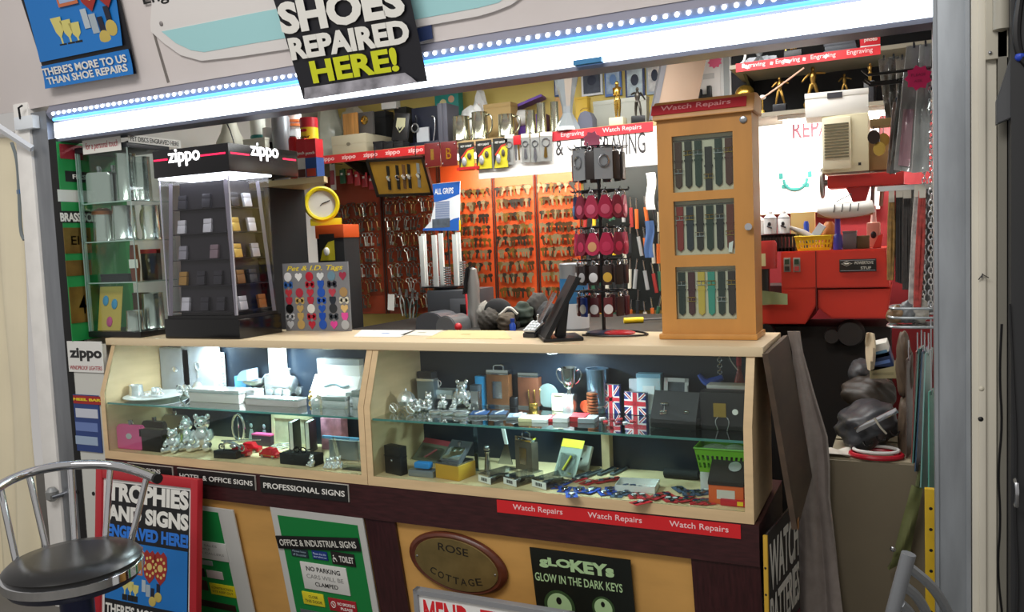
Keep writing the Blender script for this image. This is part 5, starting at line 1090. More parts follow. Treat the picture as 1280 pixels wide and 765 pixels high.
def fob(i, k, q, hexc, kind, lb, hh, disc):
    a = k*PI/6; x, y = Rr*.86*math.cos(a), Rr*.86*math.sin(a)
    t = T('key_fob', lb, 'key fob', (p.x+x, p.y+y, WZ+q-.002), a+PI/2); t.scale = (1.4, 1.4, 1.5)
    M().tube([(.005*math.cos(j*.9), 0, -.005+.005*math.sin(j*.9)) for j in range(7)], .0012, 5, True).obj('ring', STEEL, t)
    m = M()
    if kind == 'drop': m.prism([(.018*math.sin(j*PI/8)*(1 if j else 1), -hh*.68-.018*math.cos(j*PI/8)) for j in range(-6, 7)]+[(-.008, -.012), (.008, -.012)][::-1] if False else [(-.006, -.010), (.006, -.010), (.017, -hh*.62), (.016, -hh*.82), (.009, -hh*.96), (0, -hh), (-.009, -hh*.96), (-.016, -hh*.82), (-.017, -hh*.62)], 'y', -.003, .003)
    elif kind == 'strap': m.span((-.010, -.003, -hh), (.010, .003, -.010), .002)
    else: m.span((-.02, -.001, -hh), (.02, .001, -.004))
    m.obj('body', mat(hexc, .45), t)
    for yy in (-.0031,):
        if disc: M().lathe([(0, 0), (.010, 0), (.010, .0012), (.007, .0016), (0, .0016)], (0, yy, -hh*.68), 16, 'y').obj('disc', mat(disc, .35, .3), t)
        if kind == 'card': M().tube([(.011*math.cos(j*.7), -.004, -hh*.45+.012*math.sin(j*.7)) for j in range(9)], .002, 5, True).obj('steel_ring', STEEL, t)
tiers = [(.066, 'strap', ['#2c2422', '#3a2a28', '#241c1c'], None), (.056, 'drop', ['#a41840', '#a41840', '#7c1834'], '#d4607c'), (.056, 'drop', ['#b01c48', '#b01c48', '#7c1834'], '#d9a070'), (.05, 'strap', ['#2a1c1c', '#30211e', '#221a1c'], '#c9c9cc'), (.05, 'strap', ['#4a1620', '#5c1820', '#30141a'], '#d8d8dc')]
tn = ['top', 'second', 'third', 'fourth', 'lowest']
for i, (q, (hh, kind, cs, disc)) in enumerate(zip(tz, tiers)):
    for k in range(12):
        hx_ = cs[k % 3]; kd, dc = kind, disc
        if i == 0 and k in (8, 10): kd, hx_ = 'card', '#8e9296'
        if i in (3, 4) and k not in (7, 8, 9, 10): dc = None
        if i == 2 and k != 9: dc = '#c8385e'
        if i == 1 and k == 7: hx_, dc = '#1c2c54', '#5c9ad8'
        if i == 3 and k in (9, 10): dc = '#d9b048' if k == 10 else '#e4e4e6'
        if i == 4 and k == 8: hx_, dc = '#1c3c94', '#e4e8f0'
        o_ = ['first', 'second', 'third', 'fourth', 'fifth', 'sixth', 'seventh', 'eighth', 'ninth', 'tenth', 'eleventh', 'twelfth'][k]
        fob(i, k, q, hx_, kd, '%s key fob, %s hook of the %s tier on the spinner' % ('carded ring' if kd == 'card' else 'blue leather' if hx_ in ('#1c2c54', '#1c3c94') else 'pinkish red leather' if i in (1, 2) else 'dark leather' if i in (0, 3) else 'maroon leather', o_, tn[i]), hh, dc)

# watch strap cabinet
p = onZ(886, 424, WZ); HY = p.y; AMB = mat('#c98f48', .4, 0, .14, 5, (2, 2, .5))
hx0 = onY(828, 415, HY).x; hx1 = onY(945, 410, HY).x; hz0 = WZ; hz1 = onY(873, 146, HY).z; hw = hx1-hx0; hh = hz1-hz0; hdp = .12
t = T('watch_strap_cabinet', 'amber wooden cabinet with three glazed windows of watch straps', 'cabinet', ((hx0+hx1)/2, HY, hz0)); hc = t.location.copy(); bb = .016
M().span((-hw/2-.006, -.016, 0), (hw/2+.006, hdp+.012, bb), .004).obj('base', AMB, t)
wins = [[V((onY(a, b, HY).x-hc.x, 0, onY(a, b, HY).z-hc.z)) for a, b in (q0, q1)] for q0, q1 in (((839, 171), (918, 236)), ((841.5, 252), (919, 317)), ((844.5, 334), (920, 399)))]
wx0 = sum(a.x for a, b in wins)/3; wx1 = sum(b.x for a, b in wins)/3
m = M().span((-hw/2, 0, bb), (wx0, hdp, hh)).span((wx1, 0, bb), (hw/2, hdp, hh)).span((wx0, hdp-.012, bb), (wx1, hdp, hh))
zs = [bb]+sum([[b.z, a.z] for a, b in wins[::-1]], [])+[hh]
for i in range(0, len(zs), 2): m.span((wx0, 0, zs[i]), (wx1, hdp-.012, zs[i+1]))
m.obj('body', AMB, t)
ny_ = .045
M().prism([(-.014, hh), (-.014, hh+.006), (.012, hh+.052), (.06, hh+.058), (hdp+.008, hh+.052), (hdp+.008, hh)], 'x', -hw/2-.008, hw/2+.008, .002).obj('roof', AMB, t)
m = M().box((-.012, 0, 0), (hw+.0, .001, .034)); st = m.obj('name_strip', mat('#b8202c', .45), t, (.0, -.0035, hh+.029), (-R(29.5), 0, 0)); text('Watch Repairs', -.02, -.0006, -.009, hw*.74, .021, mat('#e9a8a8', .6), st, .008)
M().lathe([(0, 0), (.010, 0), (.010, .004), (.006, .006), (0, .006)], (hw/2-.022, 0, hh-.02), 16, 'y').obj('lock', STEEL, t)
M().lathe([(.005, 0), (.005, .008), (.010, .012), (.010, .018), (0, .02)], (hw/2-.012, 0, hh*.5), 16, 'y').obj('knob', CHROME, t)
LC = [['#4a2a1c', '#2c2a20', '#22362a', '#2a2220', '#24342c', '#54281c'], ['#8c2420', '#242a34', '#2a221e', '#243428', '#201c1c', '#6a2a1c'], ['#1c2a24', '#4c1c24', '#d0b048', '#3a9484', '#24302a', '#33221e']]
LN = [['brown', 'olive black', 'dark green', 'low hung dark brown', 'bottle green', 'chestnut'], ['red', 'navy', 'espresso', 'forest green', 'black', 'reddish brown tagged'], ['green black', 'maroon', 'yellow', 'teal', 'grey green', 'dark chocolate']]
for r, (a, b) in enumerate(wins):
    wq, hq = wx1-wx0, a.z-b.z; cz = (a.z+b.z)/2
    M().span((wx0, .018, b.z), (wx1, .034, a.z)).obj('window_back', mat('#d6cbb6', .7), t)
    M().span((wx0, .003, b.z), (wx1, .005, a.z)).obj('window_pane', GLASS, t, smooth=False)
    M().tube([(wx0, .016, a.z-.012), (wx1, .016, a.z-.012)], .002, 6).obj('hanging_rail', STEEL, t)
    for k in range(6):
        x = wx0+wq*(k+.5)/6+.0; L = hq*.78; dz = hq*(.12 if (r == 0 and k == 3) else 0)
        s = T('watch_strap', '%s watch strap in the %s window of the amber cabinet' % (LN[r][k], ['upper', 'middle', 'lower'][r]), 'watch strap', (hc.x+x, HY+.0125, hc.z+a.z-.016-dz))
        wd = wq/6*.36
        M().prism([(-wd, -L*.0), (wd, 0), (wd*.92, -L), (0, -L-wd*.8), (-wd*.92, -L)], 'y', 0, .004, .001).obj('leather', mat(LC[r][k], .5), s)
        bz = -L*.22 if (r+k) % 3 else -L*.62
        M().tube([(-wd*1.25, -.001, bz), (wd*1.25, -.001, bz), (wd*1.25, -.001, bz-.011), (-wd*1.25, -.001, bz-.011)], .0014, 5, True).tube([(0, -.002, bz), (0, -.002, bz-.012)], .001, 5).obj('buckle', GOLD if k % 2 else CHROME, s)
        M().span((-wd*1.15, -.001, -L*.45), (wd*1.15, .005, -L*.41)).obj('keeper', mat(LC[r][k], .6), s)
        if r == 1 and k == 5: M().prism([(-.004, -L*.9), (.008, -L*.85), (.004, -L*1.12), (-.006, -L*1.1)], 'y', -.002, -.001).obj('price_tag', WHITE, s)
# ------------------------------------------------------------ back of the stall: key panels, shelf, bench
YW, YS = 1.62, 1.30
def atY(cr, x, y, Y): return onY(*cr(x, y), Y)
SHT = 1.882
PAN = mat('#d4501a', .55, 0, .14, 6); PAN_SHADE = mat('#8e3411', .6, 0, .2, 6)  # second is the same orange darkened, the shelf's shade put into its colour
pans = []
for i, (a, b, lb) in enumerate(((553, 618.5, 'orange key panel next to the brush stand'), (620, 671, 'orange key panel in the middle under the shelf lamp'), (673, 727, 'orange key panel beside the key fob spinner'), (410, 479, 'orange key panel in shade behind the yellow clock'), (481, 551, 'orange key panel in shade behind the tilted watch display'))):
    x0, x1 = onY(a, 300, YW).x, onY(b, 300, YW).x
    t = T('key_pegboard', lb, 'panel', ((x0+x1)/2, YW, 1.05)); w = x1-x0
    M().span((-w/2, 0, 0), (w/2, .018, .76), .002).obj('board', PAN if i < 3 else PAN_SHADE, t)
    M().span((-w/2, -.004, .0), (-w/2+.006, 0, .76)).span((w/2-.006, -.004, 0), (w/2, 0, .76)).obj('edge', mat('#3a1c10', .6), t)
    pans.append((x0, x1))
one('wall_rail', 'dark timber rail fixing the key panels to the wall', 'rail', M().span((-2.54, YW+.019, 1.10), (-.95, 1.699, 1.14)).span((-2.54, YW+.019, 1.70), (-.95, 1.699, 1.74)), mat('#3a2a20', .7), (0, 0, 0))
def keymesh(v):
    m = M(); L = (.034, .030, .038)[v]
    if v == 0: m.lathe([(.0035, -.001), (.011, -.001), (.011, .001), (.0035, .001)], (0, 0, -.011), 12, 'y')
    elif v == 1: m.prism([(-.011, -.001), (.011, -.001), (.012, -.016), (.006, -.022), (-.006, -.022), (-.012, -.016)], 'y', -.001, .001)
    else: m.prism([(-.008, 0), (.008, 0), (.013, -.008), (.009, -.021), (-.009, -.021), (-.013, -.008)], 'y', -.001, .001)
    m.prism([(-.0042, -.02), (.0042, -.02), (.0042, -.02-L), (0, -.024-L), (-.0042, -.022-L*.8)], 'y', -.0009, .0009)
    m.prism([(.0042, -.026), (.0062, -.03), (.0042, -.034), (.0062, -.04), (.0042, -.045)], 'y', -.0008, .0008)
    m.tube([(0, .016, .003), (0, -.006, .001)], .0014, 5)
    return m
KM = [('nickel', mat('#7d7052', .5, .4)), ('brass', mat('#6a501c', .5, .4)), ('dark steel', mat('#2a251d', .5, .4)), ('bronze', mat('#443016', .5, .4))]
protos = {}
def key(px_, py, v, c, label, grp, ry):
    k = (v, c)
    if k not in protos: protos[k] = keymesh(v).obj('key_blank', KM[c][1]); o = protos[k]
    else: o = protos[k].copy(); COL.objects.link(o)
    o.location = px_; o.rotation_euler = (0, ry, 0); o.scale = (1.1, 1, .80); return tag(o, label, 'key', grp)
rows = [onY(640, y, YW).z for y in (233, 249, 265, 281, 296, 311, 327, 342, 360)]
rk = random.Random(3); pn = ['key panel next to the brush stand', 'middle orange key panel', 'key panel beside the fob spinner']
for pi, (n, (x0, x1)) in enumerate(zip((12, 11, 10), pans[:3])):
    for r, z in enumerate(rows):
        for k in range(n):
            x = x0+.018+(x1-x0-.036)*(k+.5)/n+rk.uniform(-.004, .004); c = rk.choices((0, 1, 2, 3), (5, 3, 4, 4))[0]
            key((x, YW-.014, z+rk.uniform(-.004, .004)), r, rk.randrange(3), c, '%s key blank hanging on the %s' % (KM[c][0], pn[pi]), '%s keys on the %s' % (KM[c][0], pn[pi]), rk.gauss(0, .16))
# long mortice keys in the shaded panels
def mortice(v):
    m = M().tube([(.009*math.cos(k*.7), 0, -.011+.011*math.sin(k*.7)) for k in range(9)], .0022, 5, True).tube([(0, 0, -.022), (0, 0, -.075)], .0028, 6)
    m.box((.007, 0, -.066), (.012, .003, .014+.004*v)).tube([(0, .016, .002), (0, -.006, 0)], .0014, 5); return m
MK = [('bright steel', mat('#a9aaa2', .3, .85)), ('dull steel', mat('#4c4a44', .4, .7)), ('brassy', mat('#6c5430', .4, .7))]
mp = {}
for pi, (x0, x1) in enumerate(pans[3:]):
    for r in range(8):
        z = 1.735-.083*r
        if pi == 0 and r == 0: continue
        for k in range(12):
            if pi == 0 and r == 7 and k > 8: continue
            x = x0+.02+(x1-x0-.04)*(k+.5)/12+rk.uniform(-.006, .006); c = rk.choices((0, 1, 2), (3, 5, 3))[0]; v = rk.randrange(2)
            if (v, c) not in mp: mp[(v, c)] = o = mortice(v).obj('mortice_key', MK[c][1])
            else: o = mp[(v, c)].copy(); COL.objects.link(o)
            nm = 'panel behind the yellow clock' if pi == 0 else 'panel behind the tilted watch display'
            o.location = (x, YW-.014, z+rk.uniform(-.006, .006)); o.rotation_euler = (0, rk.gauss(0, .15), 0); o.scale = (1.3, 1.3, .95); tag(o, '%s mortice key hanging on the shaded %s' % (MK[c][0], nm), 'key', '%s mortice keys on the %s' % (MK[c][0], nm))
# things hung over the mortice keys
for i, (x, y, hx_, lb) in enumerate(((437, 212, '#b02834', 'first'), (446, 214, '#c03440', 'second'), (455, 216, '#a82030', 'third'), (464, 219, '#b83040', 'fourth'), (428, 212, '#2e6a48', 'green'))):
    p = onY(x, y, YW-.05); t = T('key_wallet', 'red zip key wallet hanging under the red shelf strip, %s of the row' % lb if i < 4 else 'green key wallet beside the row of red ones under the shelf strip', 'wallet', p, R(-20))
    M().span((-.022, -.006, -.075), (.022, .006, 0), .003).obj('wallet', mat(hx_, .5), t); M().tube([(0, .05, .004), (0, 0, .004), (0, 0, -.002)], .002, 5).obj('hook', DARKMETAL, t); M().span((-.010, -.0075, -.03), (.010, -.006, -.018)).obj('tag', WHITE, t)
for x, y, hh_, hexc, lb in ((415, 205, .14, '#d6d2d0', 'pale carded packet hanging beside the yellow clock'), (404, 305, .0, '', ''),):
    if not lb: continue
    p = onY(x, y, YW-.06); t = T('carded_packet', lb, 'packet', p, R(-15)); M().span((-.022, 0, -hh_), (.022, .003, 0)).obj('card', mat(hexc, .6), t); M().span((-.015, -.008, -hh_*.8), (.015, 0, -hh_*.25), .003).obj('bubble', mat('#a33c48', .4), t); M().tube([(0, .07, .002), (0, 0, .002), (0, 0, -.004)], .002, 5).obj('hook', DARKMETAL, t)
p = onY(489, 368, YW-.05); t = T('swing_tag', 'white swing tag hung low over the shaded keys', 'tag', p, 0, None, Euler((0, .1, 0))); M().span((-.02, 0, -.085), (.02, .002, 0)).obj('card', PAPER, t); M().tube([(0, .05, .0), (0, 0, -.004)], .0015, 5).obj('hook', DARKMETAL, t)
for i, x in enumerate((500, 508, 516, 522)):
    p = onY(x, 362+i*2, YW-.045); t = T('pliers', 'dark handled pliers hanging low beside the white tag, %s of four' % ['first', 'second', 'third', 'last'][i], 'pliers', p, 0, None, Euler((0, .12*(i-1), 0)))
    m = M()
    for s in (-1, 1): m.tube([(0, 0, -.03), (s*.014, 0, -.07), (s*.008, 0, -.14)], .004, 6, False, 1)
    m.obj('handle', mat('#2c3a34' if i % 2 else '#8e9490', .4, .3), t); M().prism([(-.010, -.03), (.010, -.03), (.004, .012), (-.004, .012)], 'y', -.004, .004).obj('jaw', STEEL, t); M().tube([(0, .045, -.0), (0, -.004, -.0)], .0015, 5).obj('hook', DARKMETAL, t)
# shelf with red strips
x0, x1 = onY(396, 195, YS).x, onY(832, 150, YS).x
t = T('wall_shelf', 'long timber shelf over the key panels crowded with mugs and boxes', 'shelf', (0, YS, SHT-.018))
M().span((x0, .003, 0), (x1, 1.699-YS, .018)).obj('board', mat('#b99b6c', .5, 0, .15, 8), t)
for x in (x0+.1, -1.5, x1-.1): M().prism([(.06, 0), (1.699-YS, 0), (1.699-YS, -.12)], 'x', x-.008, x+.008).obj('bracket', DARKMETAL, t)
PSH = PL((0, YS, 1.87))
xz = onY(534, 187, YS).x
t = T('shelf_edge_strip', 'red shelf strip of white lighter brand words over the shaded panels', 'sign', ((x0+xz)/2, YS+.001, SHT-.022)); w = xz-x0
M().span((-w/2, -.0005, -.020), (w/2, .0015, .020)).obj('strip', mat('#cf2a2c', .45), t)
for i in range(5): text('zippo', -w*.40+w*.2*i, -.0008, -.013, w*.13, .026, mat('#efc9c6', .6), t, .02)
xa, xb = onY(687, 170, YS).x, onY(816, 155, YS).x; w = xb-xa
t = T('shelf_edge_strip', 'red shelf strip with engraving and watch repairs over the white sign', 'sign', ((xa+xb)/2, YS+.001, SHT-.022))
M().span((-w/2, -.0005, -.020), (w/2, .0015, .020)).obj('strip', mat('#c5303a', .45), t)
text('Engraving', -w*.27, -.0008, -.011, w*.23, .025, mat('#eec4c4', .6), t, .01); text('Watch Repairs', w*.21, -.0008, -.011, w*.37, .025, mat('#eec4c4', .6), t, .01)
# white sign under the shelf
xv0, xv1 = onY(597, 200, YS).x, onY(828, 190, YS).x; zv0 = onY(720, 214, YS).z; w = xv1-xv0
t = T('hanging_sign', 'white sign board lettered engraving hung under the shelf strip', 'sign', ((xv0+xv1)/2, YS+.0045, zv0)); hv = SHT-.020-zv0
M().span((-w/2, 0, 0), (w/2, .006, hv)).obj('board', mat('#f4f0ea', .5), t)
PSH.t = t; PSH.c = t.location; PSH.th = 0
PSH.text('&', (694, 175), (704, 194), mat('#3a3434', .6), .004, name='lettering'); PSH.text('ENGRAVING', c8(342, 62), c8(564, 112), mat('#3a3434', .6), .0)
# lamp under the shelf
lx0, lx1 = onY(556, 215, 1.40).x, onY(820, 190, 1.40).x
t = T('shelf_lamp', 'fluorescent tube lamp under the shelf shining down on the key panels', 'lamp', ((lx0+lx1)/2, 1.42, SHT-.06)); w = lx1-lx0
M().span((-w/2, -.02, .015), (w/2, .02, .0415)).obj('batten', WHITE, t); M().cyl(.012, -w/2+.02, w/2-.02, (0, 0, .0), 12, 'x').obj('tube', mat('#fff8ea', .4, emit=9), t); M().span((-w/2, -.012, -.012), (-w/2+.02, .012, .016)).span((w/2-.02, -.012, -.012), (w/2, .012, .016)).obj('cap', WHITE, t)
l = area('tube_light', ((lx0+lx1)/2, 1.42, SHT-.08), (R(22), 0, 0), w, .04, 12, (1, .95, .86)); 

SZ2 = SHT+.0005
def onshelf(cr, a, b, y): 
    (xl, yt), (xr, yb) = cr(*a), cr(*b); p = onY((xl+xr)/2, yb, y); p.z = SZ2; return p, onY(xr, yb, y).x-onY(xl, yb, y).x, onY((xl+xr)/2, yt, y).z-SZ2
p, w, h = onshelf(f1, (130, 90), (330, 480), 1.50); m = M().grid(12, 10, lambda u, v: V((w*(.5-.06*math.sin(v*9))*math.cos(2*PI*u)*(1-.35*v*v), .08*math.sin(2*PI*u)*(1-.3*v*v)+.004*math.sin(u*40), h*v*(1+.03*math.sin(u*25))))); one('plastic_sack', 'cloudy plastic sack slumped at the end of the shelf behind the shoe box', 'bag', m, mat('#b9bcae', .25, 0, .12, 18), p)
p, w, h = onshelf(f1, (242, 335), (540, 485), 1.32)
t = gift_box('shoe_box', 'beige cardboard shoe box with a lid on the red edged shelf', 'box', (p, w, h), .24, mat('#b5ab92', .7), 0, h*.5, mat('#c0b69c', .7)); M().lathe([(0, 0), (.012, 0), (.012, .001), (0, .001)], (0, -.001, h*.5), 12, 'y', (1, .7)).obj('finger_notch', mat('#7b7260', .8), t); zb_ = SZ2+h+.0005
def onbox(cr, a, b, y, z):
    (xl, yt), (xr, yb) = cr(*a), cr(*b); p = onY((xl+xr)/2, yb, y); p.z = z; return p, onY(xr, yb, y).x-onY(xl, yb, y).x, onY((xl+xr)/2, yt, y).z-z
p, w, h = onbox(f1, (335, 148), (470, 340), 1.36, zb_); t = T('wooden_plaque', 'striped light wood plaque standing on the shoe box', 'plaque', p, R(-8)); M().span((-w/2, 0, 0), (w/2, .014, h), .002).obj('board', mat('#c08a4c', .45, 0, .35, 12, (6, 1, .3)), t); M().prism([(.014, h*.7), (.014, 0), (.05, 0)], 'x', -.01, .01).obj('strut', BLACK, t)
p, w, h = onbox(f1, (462, 138), (608, 335), 1.38, zb_); t = T('plaque_clock', 'dark grey plaque with a round gold clock standing on the shoe box', 'clock', p, R(-6)); M().span((-w/2, 0, 0), (w/2, .016, h), .002).obj('board', mat('#5a5654', .4), t); M().span((-w/2-.006, .001, 0), (-w/2, .016, h)).obj('edge', mat('#3a1c18', .4), t); M().lathe([(.022, 0), (.022, .005), (.017, .007), (.017, .004)], (0, 0, h*.64), 20, 'y').obj('bezel', GOLD, t); M().lathe([(0, .003), (.0175, .003), (0, .0035)], (0, 0, h*.64), 18, 'y').obj('dial', mat('#ece6cc', .5), t); M().tube([(0, -.005, h*.64), (.002, -.005, h*.64+.012)], .001, 4).tube([(0, -.005, h*.64), (.009, -.005, h*.64+.001)], .001, 4).obj('hand', BLACK, t); M().prism([(.016, h*.7), (.016, 0), (.05, 0)], 'x', -.01, .01).obj('strut', BLACK, t)
for a, b, y, lb in (((598, 130), (720, 440), 1.52, 'tall black box behind the plaque clock'), ((800, 95), (905, 440), 1.56, 'tall black box behind the shield plaque')): gift_box('black_box', lb, 'box', onshelf(f1, a, b, y), .08, MATBLACK, 0, .03, mat('#1e1e20', .6))
for i in range(3):
    a, b = (600+88*i, 392), (684+88*i, 452); gift_box('small_black_box', ['first', 'second', 'third'][i]+' small black box of three along the shelf edge beside the shoe box', 'box', onshelf(f1, a, b, 1.32), .06, mat('#141416', .5), 0, .012)
z3 = SZ2+onshelf(f1, (688, 392), (772, 452), 1.32)[2]+.0005
p, w, h = onbox(f1, (745, 142), (905, 385), 1.345, z3); t = T('shield_plaque', 'black plaque with a pale metal shield tilted on the small boxes', 'plaque', p, 0, None, Euler((-.12, .12, 0))); M().span((-w*.42, 0, 0), (w*.42, .014, h), .002).obj('board', mat('#1b1a1b', .35), t)
M().prism([(-w*.22, h*.82), (w*.22, h*.82), (w*.24, h*.5), (.0, h*.28), (-w*.24, h*.5)], 'y', -.004, 0, .001).obj('shield', mat('#d9d6b0', .3, .5), t); M().prism([(-.01, h*.5), (0, h*.42), (.012, h*.5), (.006, h*.36), (-.004, h*.34)], 'y', -.006, -.004).obj('emblem', DARKMETAL, t); M().prism([(.014, h*.5), (.014, 0), (.03, 0)], 'x', -.01, .01).obj('strut', BLACK, t)
p, w, h = onshelf(f1, (905, 80), (1170, 405), 1.40)
t = T('pendant_case', 'open navy case with a silver medal and pendants on the shelf', 'case', p); M().span((-w/2, 0, 0), (w/2, .06, .03), .003).obj('base', mat('#141a30', .5), t); M().span((-w/2, .045, .03), (w/2, .06, h), .002).obj('lid', mat('#10162c', .6), t)
M().span((-w*.28, .02, .032), (w*.12, .03, h*.5)).obj('white_card', mat('#c3c6cc', .5), t); M().span((-w*.28, .015, h*.5), (-w*.25, .03, h*.8)).obj('card_edge', STEEL, t)
M().tube([(-w*.3+.02*math.cos(k*.6), .012, h*.5+.02*math.sin(k*.6)) for k in range(11)], .004, 6, True).obj('medal_rim', SILVER, t); M().lathe([(0, 0), (.018, 0), (0, .002)], (-w*.3, .014, h*.5), 14, 'y').obj('medal', BLACK, t)
M().tube([(w*.2, .035, h*.75), (w*.32, .03, h*.72), (w*.3, .03, h*.4), (w*.22, .032, h*.15)], .003, 6, False, 2).obj('pendant', SILVER, t)
for i, (a, b) in enumerate((((1172, 62), (1212, 405)), ((1214, 60), (1255, 405)))): p, w, h = onshelf(f1, a, b, 1.36); t = T('grey_album', ['first', 'second'][i]+' upright grey album beside the navy case, counted from the case', 'book', p); M().span((-w/2, 0, 0), (w/2, .12, h), .001).obj('cover', mat('#50505c', .5), t); M().span((-w*.3, .004, h), (w*.3, .118, h+.001)).obj('page_edge', PAPER, t)
t = gift_box('carton', 'teal carton with pink and cream spots at the back of the shelf', 'box', onshelf(f2, (32, 20), (238, 300), 1.60), .05, mat('#1c8c84', .5)); p, w, h = onshelf(f2, (32, 20), (238, 300), 1.60)
for dx, dz, r, hx_ in ((-.15, .8, .02, '#d8cf9a'), (.2, .85, .018, '#d8a888'), (-.25, .45, .03, '#e0566e'), (.3, .4, .016, '#e0a890')): M().lathe([(0, 0), (r, 0), (0, .001)], (dx*w, 0, dz*h), 12, 'y').obj('spot_print', mat(hx_, .5), t)
def crumple(name, label, cat, f, m, d=.05, seed=1):
    """a heap with folds: paper stays creased, cloth and leather fall softly"""
    p, w, h = f; soft = cat in ('bag', 'rag', 'pouch'); rr = random.Random(seed); b = bmesh.new(); bmesh.ops.create_icosphere(b, subdivisions=4 if soft else 3, radius=1)
    A = [(V((rr.gauss(0, 1), rr.gauss(0, 1), rr.gauss(0, 1.6)))*(2.5+1.6*k), rr.uniform(0, 6)) for k in range(6)]
    for v in b.verts:
        if soft: n = sum(math.sin(v.co.dot(q)+ph)/(1+.5*k) for k, (q, ph) in enumerate(A)); v.co = v.co*(1+.07*n); v.co.z = max(v.co.z, -.8)
        else: v.co *= 1+rr.uniform(-.12, .12)
    mm = M(); mm.bm.free(); mm.bm = b; mm.tf(Matrix.Translation((0, d, h*.46)) @ Matrix.Diagonal((w*.5, d, h*.54, 1)))
    o = mm.obj(name, m, None, p, smooth=False)
    if soft: o.data.shade_smooth()
    return tag(o, label, cat)
crumple('crumpled_paper', 'white crumpled paper heap behind the first tankard', 'paper', onshelf(f2, (198, 128), (450, 400), 1.46), WHITE, .05, 2)
crumple('crumpled_paper', 'white crumpled tissue on top at the back of the shelf', 'paper', onshelf(f2, (335, 12), (470, 300), 1.60), WHITE, .03, 5)
crumple('white_wrapping', 'white wrapping above the shoe box behind the plaques', 'paper', onshelf(f1, (290, 55), (520, 330), 1.60), mat('#d8d2c0', .7), .03, 9)
gift_box('cardboard_box', 'brown cardboard box behind the handled tankards', 'box', onshelf(f2, (452, 130), (690, 330), 1.50), .08, mat('#b79a64', .7), 0, .02)
gift_box('white_carton', 'white carton lying on the black box high on the shelf', 'box', (onY(486, 136, 1.53)+V((0, 0, 0)), .085, .05), .05, WHITE, .1)
p, w, h = onshelf(f2, (615, 30), (1000, 420), 1.60); t = T('purple_box', 'purple open gift box with white tissue behind the tall tankards', 'box', p, R(8))
M().span((-w*.4, 0, 0), (w*.45, .08, h*.55), .002).obj('box', mat('#5c2c94', .5), t); M().box((0.0, .04, h*.78), (w*.82, .09, .012), (0, -.30, 0)).obj('lid', mat('#6d3ab0', .45), t); M().ball((-w*.05, .0, h*.5), (w*.22, .04, h*.16), 10).obj('tissue', WHITE, t)
for i, (a, b, hand, lb) in enumerate((((185, 250), (335, 465), 1, 'pewter tankard above the first carded torch'), ((352, 212), (492, 445), 1, 'large pewter tankard with a curled handle at the middle of the shelf'), ((580, 232), (730, 425), 1, 'wide pewter tankard with a square handle'), ((815, 195), (910, 405), 0, 'plain pewter beaker beside the wide tankard'), ((915, 130), (1000, 400), 0, 'tall pewter beaker in front of the purple box'), ((1035, 120), (1110, 385), 0, 'tall pewter beaker next to the crystal trophy'))):
    mug('pewter_tankard', lb, onshelf(f2, a, b, 1.345), mat('#b9b8a4', .18, .95), 0, hand) if hand else mug('pewter_beaker', lb, onshelf(f2, a, b, 1.345), mat('#b9b8a4', .18, .95), 0, 0, 'beaker')
# hung on the shelf edge
HY_ = YS-.006
for a, b, ch, lb in (((1047, 415), (1190, 608), '1', 'maroon door plate with a gold figure one'), ((1192, 412), (1330, 600), 'B', 'maroon door plate with a gold letter B')):
    q0, q1 = (f1(*a), f1(*b)) if ch == '1' else (f2(75, 472), f2(222, 672)); A, B = onY(*q0, HY_-.006), onY(*q1, HY_-.006); w, h = B.x-A.x, A.z-B.z
    t = T('letter_plate', lb, 'plate', ((A.x+B.x)/2, HY_-.001, B.z)); M().span((-w/2, -.008, 0), (w/2, .0, h), .002).obj('plate', mat('#6a1c1c', .35), t); text(ch, 0, -.0085, h*.28, w*(.2 if ch == '1' else .34), h*.46, GOLD, t, .01)
    for sx, sz in ((-.4, .12), (.4, .88)): M().ball((sx*w, -.008, sz*h), .004, 8).obj('screw', STEEL, t)
for i, (a, b) in enumerate((((222, 478), (368, 712)), ((372, 462), (520, 700)), ((522, 440), (660, 692)))):
    A, B = onY(*f2(*a), HY_-.01), onY(*f2(*b), HY_-.01); w, h = B.x-A.x, A.z-B.z; t = T('carded_torch', 'yellow and black carded key ring torch, %s of the three in the row' % ['first', 'middle', 'last'][i], 'torch', ((A.x+B.x)/2, HY_-.002, A.z))
    M().span((-w/2, -.001, -h), (w/2, 0, 0)).obj('card', mat('#1d1a14', .5), t); M().prism([(-w*.48, -h*.98), (w*.48, -h*.98), (w*.48, -h*.25), (w*.1, -h*.3), (-w*.3, -h*.6)], 'y', -.002, -.001).obj('yellow_print', mat('#d2c42c', .5), t); M().prism([(-w*.34, -h*.58), (w*.1, -h*.3), (w*.48, -h*.22), (w*.48, -h*.18), (w*.06, -h*.24), (-w*.38, -h*.52)], 'y', -.0025, -.002).obj('red_print', mat('#c23824', .5), t)
    M().ball((-w*.12, -.008, -h*.68), (w*.16, .010, h*.17), 12).obj('torch_light', mat('#b9bcbe', .3, .4), t); M().ball((w*.2, -.006, -h*.5), (w*.12, .006, h*.12), 10).obj('torch_ring', mat('#50483a', .4), t); text('KEY LIGHT', 0, -.0016, -h*.17, w*.7, h*.07, WT, t, .01)
M().span((onY(572, 212, HY_).x, YS-.014, SHT-.135), (onY(600, 212, HY_).x, YS-.002, SHT-.122)).obj('sale_strip', RED); tag(bpy.data.objects['sale_strip'], 'short red strip under the carded torches', 'strip')
